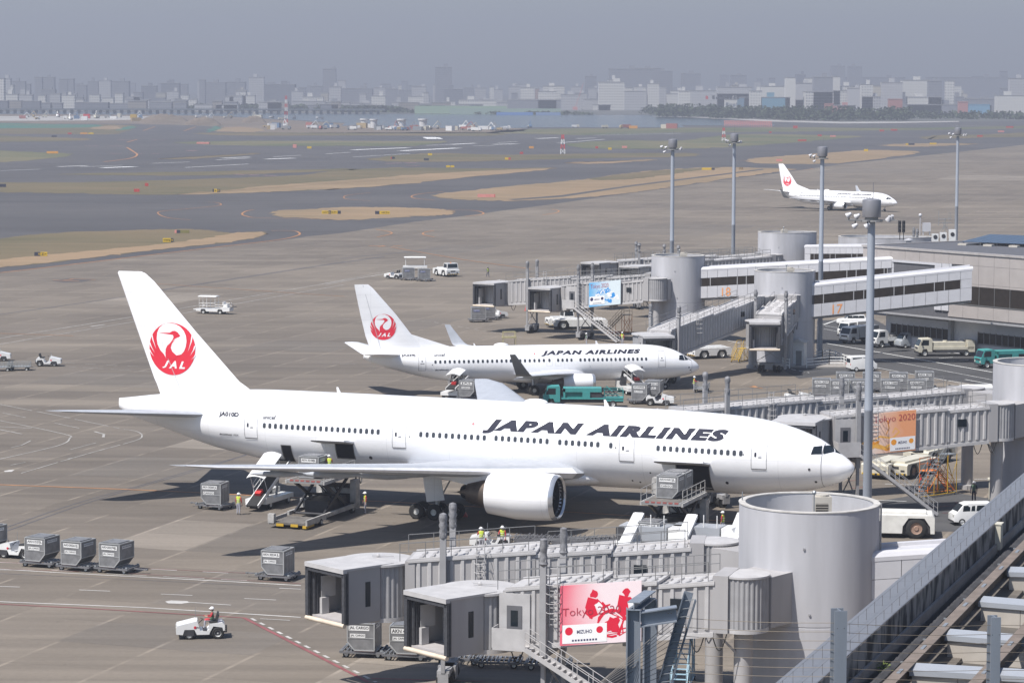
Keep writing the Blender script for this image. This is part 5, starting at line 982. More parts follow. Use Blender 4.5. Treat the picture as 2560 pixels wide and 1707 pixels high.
while k<S1: mb.hexa([at(k+.01,-.05,ZR-.3),at(k+1.79,-.05,ZR-.3),at(k+1.79,W1,ZR-.3),at(k+.01,W1,ZR-.3),at(k+.01,-.05,ZR-.1),at(k+1.79,-.05,ZR-.1),at(k+1.79,W1,ZR+.02),at(k+.01,W1,ZR+.02)]); k+=1.8
mb.build('ledge_cap',nb)
mb=MB(BLD()); solid(mb,0,W1-.12,0,ZR-.32); mb.build('outer_wall',nb)
st=mat('stained_concrete',(.2,.18,.16),.9,noise=0); n=st.node_tree; tc=node(st,'ShaderNodeTexCoord'); mp=node(st,'ShaderNodeMapping'); mp.inputs['Rotation'].default_value=(0,0,-math.atan2(dr.y,dr.x)); mp.inputs['Scale'].default_value=(.8,.8,.35); no=node(st,'ShaderNodeTexNoise'); no.inputs['Scale'].default_value=1.6; no.inputs['Detail'].default_value=6
n.links.new(tc.outputs['Object'],mp.inputs[0]); n.links.new(mp.outputs[0],no.inputs[0]); cr=node(st,'ShaderNodeValToRGB'); cr.color_ramp.elements[0].position=.42; cr.color_ramp.elements[0].color=(.03,.026,.024,1); cr.color_ramp.elements[1].position=.56; cr.color_ramp.elements[1].color=(.27,.24,.22,1); n.links.new(no.outputs[0],cr.inputs[0]); n.links.new(cr.outputs[0],n.nodes['Principled BSDF'].inputs['Base Color'])
mb=MB(st); solid(mb,W1-.1,W1+.02,ZR-.95,ZR-.02); mb.build('stained_face',nb)
mb=MB(mat('beige_curb',(.3,.27,.25),.85,noise=.2)); solid(mb,W1+.03,W1+.14,ZR-1.35,ZR-.93); mb.build('curb',nb)
mb=MB(mat('gutter_dark',(.05,.05,.055),.8,noise=.4)); solid(mb,W1+.14,W1+1.0,ZR-1.9,ZR-1.75)
k=S0
rn=random.Random(5)
while k<S1: a,b=at(k,W1+.55,ZR-1.5),at(k+.72,W1+.55+rn.uniform(-.05,.05),ZR-1.5); mb.tube(a,b,.26,8,.22); k+=.75
mb.build('wrapped_pipe',nb)
FL=mat('roof_deck',(.1,.09,.078),.9,noise=.3,scale=.7); mb=MB(FL); solid(mb,W1+1.0,45,ZR-2.0,ZR-1.62); mb.build('roof_deck',nb)
mb=MB(mat('brown_walkway',(.125,.11,.095),.9,noise=.25)); solid(mb,W1+1.05,W1+2.6,ZR-1.62,ZR-1.45); mb.build('walkway',nb)
mb=MB(RFD()); solid(mb,1,45,0,ZR-2.05); mb.build('building_core',nb)
# bird wires with stands
def wires(s0,s1,q,off):
    t=thing('bird_wire','row of low wires on stands along the '+off+' of the pale roof cap','bird wire',tuple(Vector(nb.location)+at(s0,q,ZR-.05)),0,'bird wires on the roof cap'); b=at(s0,q,ZR-.05)
    mb=MB(mat('wire_dark',(.14,.13,.12),.5,.5)); mw=MB(mat('wire_dark',(.14,.13,.12),.5,.5)); k=s0; prev=None
    while k<s1:
        p=at(k,q,ZR-.05)-b; mb.tube(p,p+Vector((0,0,.42)),.008,5); top=p+Vector((0,0,.4))
        if prev is not None: mw.tube(prev,top,.006,4)
        prev=top; k+=1.45
    mb.build('stand',t); mw.build('wire',t)
    return t
wires(-20,60,W1*.42,'middle')
wires(-20,60,W1*.9,'inner edge')
# diagonal rusty beams
def beamline(pa,pb,label,w_,h_):
    a,b=Vector(pa),Vector(pb); d=(b-a); a=a-d*.3; b=b+d*.25; t=thing('roof_beam',label,'steel beam',tuple(a),0,'brown steel beams over the roof'); b=b-a; z=Vector((0,0,1)); BM=mat('beam_brown',(.18,.145,.12),.7,noise=.25,streak=.2); r=Vector((b.y,-b.x,0)).normalized()
    mb=MB(BM); mb.bar((0,0,0),b,w_,.04); mb.bar(z*-h_,b-z*h_,w_,.04); mb.use(mat('beam_web',(.13,.085,.055),.8,noise=.3)); mb.bar(z*-h_/2,b-z*h_/2,.05,h_-.05); mb.build('beam',t)
    L=b.length; n_=int(L/4.2)
    mb=MB(STL())
    for k in range(1,n_): 
        p=b*(k/n_); mb.bar(p+r*.0+z*.03,p+b.normalized()*.7+z*.03,.12,.04); 
    mb.build('splice_plate',t)
    for k in range(1,n_):
        mb=MB(STL()); p=b*(k/n_); mb.bar(p-z*.1+r*(w_/2+.03),p-z*(h_+.15)+r*(w_/2+.03),.1,.05); mb.bar(p-z*(h_+.15)+r*(w_/2+.03),p-z*(h_+.15)+r*.9,.1,.05); mb.build('bracket',t)
    return t
beamline(vz(2080,625,ZR-.5),vz(1205,1530,ZR-.5),'long brown steel beam running diagonally above the near roof deck',.42,.5)
beamline(vz(2102,1190,ZR-.3),vz(1760,1568,ZR-.3),'short brown steel beam at the lower right corner',.42,.5)
# raised roof lights
def rooflight(x0,y0,x1,y1,hf,label):
    a=vz(x0,y0,ZR-1.0); b=vz(x1,y1,ZR-1.0); b2=Vector((b.x,b.y,a.z)); d=Vector((b2.x-a.x,b2.y-a.y,0)); L=max(6,d.length)+9; d.normalize(); n_=Vector((-d.y,d.x,0)); 
    t=thing('roof_light',label,'roof light',(a.x,a.y,ZR-1.62),math.atan2(d.y,d.x),'white capped raised roof lights')
    mb=MB(mat('cream_face',(.42,.385,.34),.6,noise=.1)); [mb.box(k*1.6,k*1.6+1.58,-.0,.65,0,hf) for k in range(int(L/1.6))]; mb.build('face',t)
    mb=MB(mat('pale_metal_cap',(.38,.4,.43),.4,.2,noise=.05)); mb.hexa([(-.08,-.1,hf),(L,-.1,hf),(L,.75,hf),(-.08,.75,hf),(-.08,-.1,hf+.2),(L,-.1,hf+.2),(L,.7,hf+.3),(-.08,.7,hf+.3)]); mb.build('cap',t)
    return t
rooflight(2010,830,2100,832,.75,'uppermost roof light at the right edge')
rooflight(1815,1040,2100,1062,.75,'second roof light from the top beside the long brown beam')
rooflight(1585,1285,2000,1318,.8,'third roof light, partly crossed by a slanting shadow')
rooflight(1340,1530,1900,1560,.8,'lowest roof light at the bottom of the picture')
t=thing('junction_box','cream junction box mounted on the stained roof ledge','box',tuple(vz(1925,530,ZR-.6)),math.atan2(dr.y,dr.x)); mb=MB(CRM()); mb.box(-.3,.3,-.2,.2,-.6,.55); mb.box(-.33,.33,-.24,.24,.55,.6); mb.build('case',t); mb=MB(GRY()); mb.tube((0,0,-.6),(0,0,-1.2),.04); mb.build('conduit',t)
t=thing('weed','small green weed growing in the stained gutter','plant',tuple(vz(1145,1480,ZR-1.45))); rn=random.Random(3); mb=MB(mat('weed_leaf',(.12,.16,.03),.7,noise=.4,scale=8))
for k in range(90):
    a=rn.uniform(0,2*PI); r_=rn.uniform(.02,.32); z=rn.uniform(0,.4)*(1-r_); p=Vector((r_*math.cos(a),r_*math.sin(a),z)); q=Vector((rn.uniform(-1,1),rn.uniform(-1,1),rn.uniform(.2,1))).normalized()*.08; w_=Vector((-q.y,q.x,0))*.5; mb.quad(p,p+q*.5+w_,p+q*1.4,p+q*.5-w_)
mb.build('foliage',t,fix=False)
# ---- observation-deck steel posts ----
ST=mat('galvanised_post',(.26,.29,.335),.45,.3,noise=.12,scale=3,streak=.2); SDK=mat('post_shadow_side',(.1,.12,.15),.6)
def ibeam(mb,a,b,w_,h_,u,m1=ST):   # H section between a and b; u = flange normal direction
    a=Vector(a);b=Vector(b);u=Vector(u).normalized(); mb.use(m1); d=(b-a).normalized(); s_=d.cross(u).normalized()
    mb.bar(a+u*h_/2,b+u*h_/2,w_,.02,up=u); mb.bar(a-u*h_/2,b-u*h_/2,w_,.02,up=u); mb.bar(a,b,.015,h_-.02,up=u)
DY=46.
def post(x0,x1,ytop,label,ox=0):
    a=Z12.D(x0,ytop,DY); b=Z12.D(x1,ytop,DY); w_=b.x-a.x; c=(a+b)/2; t=thing('fence_post',label,'post',(c.x,c.y,c.z-6.5),R(8),'galvanised fence posts of the viewing deck'); mb=MB(ST); ibeam(mb,(0,0,0),(0,0,6.5),w_*.82,w_*.95,(0,-1,0)); mb.use(DRK()); [mb.tube((x_,-w_*.49,6.2-z),(x_,-w_*.5-.005,6.2-z),.008,8) for x_ in(-.06,.06) for z in (0,1.9)]; mb.build('shaft',t); 
    mb=MB(STL()); mb.box(-.25,.25,-.25,.25,-.05,.0); mb.build('base_plate',t); return c
pA=post(780,888,1045,'galvanised fence post standing in front of the pale roof cap')
pB=post(1865,1950,1085,'galvanised fence post at lower right in front of the roof lights')
# frame of two posts with beams
def fr():
    a=Z11.D(787,1035,DY); b=Z11.D(900,968,DY+3.2); t=thing('steel_frame','blue-grey steel portal frame with cantilever beam at the bottom edge','steel frame',(a.x,a.y,a.z-6)); b=b-Vector((a.x,a.y,a.z-6)); 
    w_=.22; mb=MB(ST); ibeam(mb,(0,0,0),(0,0,6),w_,w_,(1,0,0)); mb.build('post',t); mb=MB(ST); ibeam(mb,(b.x,b.y,0),(b.x,b.y,b.z-.02),w_,w_,(1,0,0)); mb.build('post',t)
    mb=MB(ST); ibeam(mb,(0,-.1,6.0+.06),(b.x,b.y+.1,b.z+.06),w_,.13,(0,0,1)); mb.build('top_beam',t)
    e=Z11.D(1082,1075,DY)-Vector((a.x,a.y,a.z-6)); mb=MB(ST); ibeam(mb,(.12,0,5.82),(e.x,e.y,e.z+.02),.2,.24,(0,0,1)); mb.use(DRK()); [mb.tube((e.x-.1-k*.05,-.12,e.z+.05),(e.x-.1-k*.05,-.125,e.z+.05),.012,8) for k in range(2)]; mb.build('arm',t)
fr()
def strut():
    a=Z11.D(1165,920,DY+.3); b=Z11.D(985,1551,DY+.3); c=Z11.D(1180,1055,DY-.5); d=Z11.D(1035,1551,DY-.5); dd=(b-a); t=thing('leaning_post','slanted channel post with wire tabs leaning across the bridge poster','post',tuple(b+dd*.5)); o=b+dd*.5
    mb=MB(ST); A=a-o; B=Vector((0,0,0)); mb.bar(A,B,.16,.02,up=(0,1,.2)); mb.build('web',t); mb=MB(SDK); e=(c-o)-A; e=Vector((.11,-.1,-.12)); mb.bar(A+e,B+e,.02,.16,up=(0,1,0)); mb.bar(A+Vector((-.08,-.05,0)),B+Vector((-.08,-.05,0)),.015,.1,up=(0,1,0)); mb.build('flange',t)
    mb=MB(STL()); 
    for k in range(16): p=A.lerp(B,(k+1)/17); mb.bar(p+Vector((-.06,-.06,0)),p+Vector((.12,-.1,.03)),.02,.012)
    mb.build('wire_tab',t); return a,b
sa,sb=strut()
sbx=sb+(sb-sa)*.5
for k in range(15):
    z=sa.z-.45-k*.155; 
    tt=(z-sa.z)/(sb.z-sa.z); p=sa+(sb-sa)*tt; 
    q=Vector((pA.x-.1,pA.y,z-.02)); r_=Vector((pB.x,pB.y,z-.05)); e=r_+(r_-q)*.35
    o=q; w_=thing('fence_wire',ORD[k]+' thin taut wire from the top between the foreground posts','wire',tuple(o),0,'thin horizontal fence wires'); mb=MB(mat('wire_copper',(.22,.19,.15),.35,.8)); pts=[p-o]
    for j in range(1,5): u=p.lerp(q,j/4)-o; u.z-=.03*math.sin(PI*j/4); pts.append(u)
    for j in range(1,7): u=q.lerp(r_,j/6)-o; u.z-=.04*math.sin(PI*j/6); pts.append(u)
    pts.append(e-o); mb.path(pts,.0045,4); mb.build('strand',w_)
for k in range(11):
    a=Z11.D(745-k*22,1380+k*30,DY-.2); fa=sa+(sb-sa)*(.2+k*.07); w_=thing('fence_wire',ORD[k]+' slanting thin wire from the top beside the leaning post','wire',tuple(a),0,'thin slanting fence wires'); mb=MB(mat('wire_dark',(.14,.13,.12),.5,.5)); d=fa-a; mb.tube((0,0,0),d,.0045,4); mb.tube((0,0,0),-d*.5,.0045,4); mb.build('strand',w_)

t=thing('deck_wall','grey wall carrying the viewing deck posts below the picture','wall',(6,46.4,0)); mb=MB(mat('kerb_concrete',(.3,.28,.26),.8)); mb.box(-9,10,-.7,.7,0,19.6); mb.build('wall',t)
# ================= ramp equipment =================
def hd(a,b): return math.atan2(b.y-a.y,b.x-a.x)
def wheel(par,x,y,r,w,rim=None,name='wheel',n=18):
    mb=MB(BLK()); mb.lathe((x,y-w/2,r),(0,1,0),[(r*.55,.01),(r*.88,0),(r,w*.15),(r,w*.85),(r*.88,w),(r*.55,w-.01)],n); o=mb.build(name,par,smooth=40)
    mb=MB(rim or RIM()); mb.lathe((x,y-w/2,r),(0,1,0),[(.01,w*.1),(r*.2,w*.08),(r*.25,w*.25),(r*.5,w*.2),(r*.58,.0),(r*.58,w),(r*.5,w*.8),(r*.25,w*.75),(.01,w*.9)],n); mb.build('rim',o,smooth=40); return o
def wheels(par,xs,y,r,w,rim=None):
    for x in xs:
        for s in (-1,1): wheel(par,x,s*y,r,w,rim)
def textplate(par,s,o,ux,uy,w,h,m=None,bg=None,name='lettering',bold=.02,pad=.04):
    mb=MB(bg or WH()); o=Vector(o);ux=Vector(ux);uy=Vector(uy); n_=ux.cross(uy)
    if bg is not False: mb.quad(*[o+ux*a+uy*b+n_*.006 for a,b in ((-pad,-pad),(w+pad,-pad),(w+pad,h+pad),(-pad,h+pad))])
    mb.use(m or mat('sign_black',(.02,.02,.025),.5,noise=0)); v,f=textbox(s,w,h,bold); put_text(mb,v,f,o,ux,uy,.012); 
    if bg is False: mb.mats=mb.mats[1:]; mb.mi=[k-1 for k in mb.mi]
    return mb.build(name,par,fix=False)
def tractor(label,loc,rz,group='small towing tractors',mark=None):
    t=thing('tow_tractor',label,'tractor',(loc[0],loc[1],0),rz,group); W=WH(); w=.68
    mb=MB(W); mb.prism([(1.5,.35),(1.5,.72),(1.45,.86),(.35,1.12),(.2,1.12),(.05,.55),(-.35,.5),(-.5,.62),(-.55,.95),(-1.3,1.02),(-1.45,.85),(-1.45,.55),(-1.35,.5),(-1.3,.72),(-.75,.8),(-.55,.45),(-.5,.3),(.25,.3),(.4,.62),(1.0,.62),(1.1,.3)],-w,w,'y'); mb.build('body',t)
    mb=MB(DRK()); mb.box(-1.4,1.35,-w+.12,w-.12,.22,.5); mb.box(-.45,.15,-w+.05,w-.05,.5,.53); mb.box(.42,1.02,-w+.01,w-.01,.25,.6); mb.box(-1.3,-.75,-w+.02,w-.02,.25,.7); mb.build('chassis',t)
    mb=MB(mat('seat_black',(.03,.03,.03),.7)); 
    for s in (-1,1): mb.box(-.95,-.5,s*.35-.24,s*.35+.24,.98,1.08); mb.bar((-.95,s*.35,1.05),(-1.08,s*.35,1.5),.44,.1)
    mb.build('seat',t); mb=MB(BLK()); mb.lathe((-.12,.3,1.18),(-.5,0,1),[(.16,0),(.19,.01),(.16,.02)],14); mb.tube((-.12,.3,1.18),(.2,.3,.9),.025); mb.build('steering_wheel',t)
    mb=MB(mat('headlight_glass',(.5,.5,.45),.2)); [mb.box(1.48,1.52,s*.5-.1,s*.5+.1,.62,.76) for s in (-1,1)]; mb.build('headlight',t); mb=MB(GRY()); mb.box(1.49,1.52,-.32,.32,.6,.78); mb.build('grille',t)
    wheels(t,[.72],w-.12,.29,.2); wheels(t,[-1.02],w-.1,.36,.24)
    mb=MB(DRK()); [mb.box(-1.6,-1.42,-.1,.1,.3+k*.12,.35+k*.12) for k in range(4)]; mb.box(-1.6,-1.56,-.1,.1,.3,.75); mb.build('hitch',t)
    mb=MB(STL()); mb.tube((.3,-.6,1.1),(.3,-.6,1.75),.012,5); mb.tube((.25,.65,1.1),(.2,.8,1.3),.015,5); mb.sphere((.2,.85,1.33),.08,8,5,(.3,1,1)); mb.build('mirror',t)
    for s in (-1,1):
        if mark: textplate(t,mark,(.75 if s<0 else .35,s*(w+.005),.68),(-1 if s>0 else 1,0,0) if s<0 else (-1,0,0),(0,0,1),.35,.12,bg=False,name='company_mark')
    mb=MB(LRED()); mb.lathe((.35,-w-.01,.75),(0,-1,0),[(.01,0),(.09,0)],12); mb.lathe((.35,w+.01,.75),(0,1,0),[(.01,0),(.09,0)],12); mb.build('emblem',t,fix=False)
    return t
def container(label,loc,rz,z=.5,code='AKN',big='',W=1.62,D=1.85,H=1.6,base=1.2,group='grey metal cargo containers',blue=False,par=None,cut=True):
    t=thing('cargo_container',label,'container',(loc[0],loc[1],z),rz,group); A=ALU()
    if not cut: base=W
    x0=-W/2; prof=[(x0,0),(x0+base,0),(x0+W,.5 if cut else 0),(x0+W,H),(x0,H)]; prof=prof if cut else [(x0,0),(x0+W,0),(x0+W,H),(x0,H)]
    mb=MB(A); mb.prism(prof,-D/2,D/2,'y'); mb.build('shell',t)
    F=mat('container_frame',(.5,.51,.51),.4,.5,noise=.1); mb=MB(F); e=.03
    for y in (-D/2,D/2):
        for (a,b) in zip(prof,prof[1:]+prof[:1]): mb.bar((a[0],y,a[1]),(b[0],y,b[1]),.06)
    for p in prof: mb.bar((p[0],-D/2,p[1]),(p[0],D/2,p[1]),.06)
    [mb.bar((x0,y,.02),(x0,y,H),.025) for y in (-D*.17,D*.17)]; [mb.bar((x0+.02,s*(D/2+.01),H*.45),(x0+W-.02,s*(D/2+.01),H*.45),.03) for s in (-1,1)]
    mb.build('frame',t)
    mb=MB(A); mb.box(x0+.2,x0+W-.2,-D/2+.2,D/2-.2,H+.01,H+.06); mb.build('lid',t)
    for s in (-1,1):
        ux=(1,0,0) if s<0 else (-1,0,0); xs=x0+W*.32 if s<0 else x0+W-.12
        if blue: textplate(t,'cargo',(x0+.3 if s<0 else x0+W-.3,s*(D/2+.012),H*.68),ux,(0,0,1),.8,.2,m=WH(),bg=mat('blue_plate',(.04,.07,.25),.5),name='label_plate')
        else:
            textplate(t,code,(x0+W*.14 if s<0 else x0+W-.12,s*(D/2+.012),H*.76),ux,(0,0,1),W*.72,.22,m=mat('sign_red',(.3,.02,.03),.5) if len(big)>9 else None,name='code_plate')
            textplate(t,big or 'JAL CARGO',(x0+W*.2 if s<0 else x0+W-.2,s*(D/2+.012),H*.5),ux,(0,0,1),W*.52,.15,name='label_plate')
    textplate(t,code,(x0-.012,D*.3,H*.8),(0,-1,0),(0,0,1),D*.6,.13,bold=.01,name='code_plate'); textplate(t,code,(x0+W+.012,-D*.3,H*.8),(0,1,0),(0,0,1),D*.6,.13,bold=.01,name='code_plate')
    mb=MB(mat('floor_pallet',(.3,.2,.2),.6,noise=.3)); mb.box(x0,x0+base,-D/2,D/2,-.08,0); mb.build('base_pallet',t)
    return t
def dolly(label,loc,rz,group='container trolleys',z=.42,L=2.6,W=1.7,top=None):
    t=thing('container_dolly',label,'trolley',(loc[0],loc[1],0),rz,group); mb=MB(mat('dolly_frame',(.16,.16,.17),.6,.2,noise=.3))
    for y in (-W/2,W/2,0): mb.box(-L/2,L/2,y-.05,y+.05,z-.14,z-.02)
    for x in (-L/2,-L/4,0,L/4,L/2): mb.box(x-.05,x+.05,-W/2,W/2,z-.12,z)
    mb.bar((L/2,0,z-.1),(L/2+1.0,0,.3),.08); mb.box(L/2+.95,L/2+1.1,-.1,.1,.25,.35); mb.build('frame',t)
    mb=MB(top or STL()); [mb.tube((-L/2+.15+k*.25,-W/2+.08,z+.01),(-L/2+.15+k*.25,W/2-.08,z+.01),.035,6) for k in range(int(L/.25))]; [mb.box(x-.08,x+.08,s*W/2-.05,s*W/2+.05,z,z+.1) for x in (-L/2+.1,L/2-.1) for s in (-1,1)]; mb.build('roller_deck',t)
    wheels(t,[-L/2+.35,L/2-.35],W/2-.15,.2,.13); return t
def loaded(cl,dl,p,rz,code,big='',crz=None,**k): dolly(dl,p,rz); return container(cl,p,rz if crz is None else crz,.5,code,big,**k)
def flatcart(label,loc,rz):
    t=thing('baggage_cart',label,'cart',(loc[0],loc[1],0),rz,'flat baggage carts'); G_=mat('cart_grey',(.3,.31,.31),.5,.3,noise=.2); mb=MB(G_); mb.box(-1.3,1.3,-.75,.75,.42,.5); mb.bar((1.3,0,.4),(2.1,0,.3),.06); mb.build('bed',t); mb=MB(G_)
    for s in (-1,1):
        for k in range(8): mb.box(-1.28+k*.36,-1.22+k*.36,s*.74-.02,s*.74+.02,.5,1.0)
        for h in (.65,.82,.98): mb.box(-1.3,1.3,s*.74-.015,s*.74+.015,h,h+.04)
    [mb.box(x-.02,x+.02,-.74,.74,h,h+.04) for x in (-1.28,1.28) for h in (.65,.82,.98)]; mb.build('side_rail',t); wheels(t,[-.9,.9],.62,.2,.13); return t
def rail(mb,pts,h=1.0,r=.02,n=None):
    P=[Vector(p) for p in pts]
    for a,b in zip(P,P[1:]):
        u=Vector((0,0,h)); mb.tube(a+u,b+u,r,5); mb.tube(a+u*.5,b+u*.5,r,5); m_=max(1,int((b-a).length/1.1))
        for k in range(m_+1): q=a.lerp(b,k/m_); mb.tube(q,q+u,r,5)
def beltloader(label,loc,rz,tilt=R(20),canopy=True,L=7.5,group='belt loaders',ch=1.75):
    t=thing('belt_loader',label,'belt loader',(loc[0],loc[1],0),rz,group); W=WH(); mb=MB(W); mb.box(-2.4,2.4,-.95,.95,.45,.8); mb.box(1.0,2.4,.25,.95,.8,1.2); mb.box(-2.4,-1.2,-.95,-.4,.8,1.0); mb.build('chassis',t)
    mb=MB(DRK()); mb.box(-2.3,2.3,-.8,.8,.3,.45); mb.box(.4,.95,.3,.9,.85,1.3); mb.box(.35,.45,.3,.9,1.2,1.8); mb.build('operator_seat',t); wheels(t,[-1.6,1.6],.82,.34,.24)
    c,s=math.cos(tilt),math.sin(tilt); o=Vector((-.3,-.3,1.25)); d=Vector((c,0,s)); u=Vector((-s,0,c)); a=o-d*L/2+Vector((0,0,.35)); b=o+d*L/2+Vector((0,0,.35)); a.z=max(a.z,.45)
    b=a+d*L; mb=MB(W)
    for y in ((-.52,.52) if canopy else (-.36,.36)): mb.bar(a+Vector((0,y,0)),b+Vector((0,y,0)),.09,.26,up=u)
    mb.build('conveyor_frame',t); mb=MB(BLK() if canopy else WH()); mb.bar(a+u*.1,b+u*.1,.92 if canopy else .62,.12,up=u); mb.tube(a+Vector((0,-.46,.06)),a+Vector((0,.46,.06)),.12); mb.build('belt',t)
    mb=MB(GRY()); mb.bar(o+Vector((.9,0,-.5)),a+d*L*.72,.14); mb.bar(o+Vector((-.6,0,-.5)),a+d*L*.4,.14); mb.build('lift_arm',t)
    if canopy: mb=MB(W); rail(mb,[a+d*1.6+Vector((0,.58,.1)),a+d*(L-.6)+Vector((0,.58,.1))],.85); mb.build('handrail',t)
    if canopy:
        A=a+d*L*.2+u*ch; B=a+d*L*.66+u*ch; mb=MB(W); rings=[]
        for q in (A,B): rings.append([q+Vector((0,y,0))+u*(.12-.35*y*y) for y in (-.8,-.55,-.25,0,.25,.55,.8)]+[q+Vector((0,y,0))+u*(.06-.35*y*y) for y in (.8,.55,.25,0,-.25,-.55,-.8)])
        mb.loft(rings); mb.build('canopy',t,smooth=30); mb=MB(W); [mb.tube(q+Vector((0,y,0))-u*(ch-.1),q+Vector((0,y,0)),.025,6) for q in (A+d*.3,B-d*.3) for y in (-.6,.6)]; mb.build('canopy_post',t)
    if canopy: mb=MB(RED()); mb.bar(a+d*1.2+u*.3,a+d*1.8+u*.3,.5,.25,up=u); mb.build('guard_pad',t)
    return t
def cargoloader(label,loc,rz,z=3.4,ctr=True):
    """local +x = direction away from the airplane side of platform; platform toward +x is airplane"""
    t=thing('cargo_loader',label,'cargo loader',(loc[0],loc[1],0),rz,'scissor lift cargo loaders'); W=mat('worn_white',(.4,.39,.375),.55,noise=.35,scale=2); K=mat('scissor_black',(.03,.03,.035),.5,noise=.2)
    mb=MB(W); mb.box(2.6,3.4,-1.7,-1.2,.3,2.6); mb.box(2.6,3.4,1.2,1.7,.3,2.6); mb.box(-3.0,3.0,-1.7,-1.5,.45,.75); mb.box(-3.0,3.0,1.5,1.7,.45,.75); mb.box(-1,2.6,1.0,1.5,.8,1.5); mb.box(2.7,3.0,-1.2,1.2,1.5,1.9); mb.build('chassis',t)
    mb=MB(K)
    for y in (-1.25,1.25):
        mb.bar((-2.6,y,.6),(2.2,y,z-.3),.14,.24); mb.bar((2.2,y*.94,.6),(-2.6,y*.94,z-.3),.14,.24); 
    mb.tube((-.2,-1.3,(z+.3)/2),(-.2,1.3,(z+.3)/2),.1); mb.tube((-2.5,-1.3,.6),(-2.5,1.3,.6),.1); mb.box(-1.2,2.4,-1.0,1.0,.35,1.4); [mb.tube((-.2+k*.5,-1.0+.3*(k%3),1.4),(.1+k*.5,.9-.2*k,z-.3),.05,6) for k in range(5)]; mb.bar((-2.4,-1.2,z-.32),(2.8,-1.2,z-.32),.12); mb.bar((-2.4,1.2,z-.32),(2.8,1.2,z-.32),.12); mb.build('scissor_arm',t)
    mb=MB(GRY()); mb.box(-3.4,3.2,-1.5,1.5,z-.25,z-.02); mb.use(mat('roller_red',(.3,.08,.07),.6,noise=.3)); [mb.box(-3.42,-3.3,-1.3+k*.45,-1.0+k*.45,z-.1,z) for k in range(6)]; mb.use(STL()); mb.use(mat('worn_deck',(.13,.12,.11),.7,.2,noise=.4)); [mb.tube((-3.2+k*.3,-1.3,z),(-3.2+k*.3,1.3,z),.045,6) for k in range(21)]; mb.build('lift_platform',t)
    mb=MB(W); rail(mb,[(-3.3,-1.6,z-.1),(2.6,-1.6,z-.1)],1.0,.03); rail(mb,[(-3.3,1.6,z-.1),(1.0,1.6,z-.1)],1.0,.03); mb.box(-3.4,3,-1.66,-1.52,z-.3,z-.05); mb.box(-3.4,3,1.52,1.66,z-.3,z-.05); mb.build('side_guard',t)
    mb=MB(W); mb.box(2.3,3.1,1.7,2.5,z-.3,z+.9); mb.use(DRK()); mb.box(2.5,2.9,2.5,2.52,z+.2,z+.7); mb.build('control_box',t)
    mb=MB(DRK()); mb.box(3.0,3.5,-1.2,1.2,.4,2.2); [mb.tube((3.4,y,.6),(3.3,y,z-.2),.07) for y in (-1.4,1.4)]; pts=[Vector((3.4,-1.6,z-.3-.8*math.sin(k*PI/8)*1)) +Vector((.1*k,0,0)) for k in range(9)]; mb.path(pts,.05,6); mb.build('rear_mast',t)
    # low transfer deck in front
    mb=MB(mat('worn_deck',(.13,.12,.11),.7,.2,noise=.4)); mb.box(-6.6,-3.4,-1.5,1.5,.32,.44); [mb.tube((-6.4+k*.35,-1.35,.46),(-6.4+k*.35,1.35,.46),.05,6) for k in range(9)]; mb.use(W); mb.box(-6.6,-3.0,-1.65,-1.5,.3,.75); mb.box(-6.6,-3.4,1.5,1.6,.3,.7); mb.box(-6.7,-6.3,1.1,1.6,.4,1.1); mb.use(YEL()); mb.box(-6.7,-5.2,-1.6,-1.3,.12,.32); mb.box(-6.68,-6.6,-.9,-.3,.2,.4); mb.box(-6.68,-6.6,.3,.9,.2,.4); mb.build('transfer_deck',t)
    wheels(t,[-4.0],1.6,.25,.2); wheels(t,[2.4],1.45,.42,.3); return t
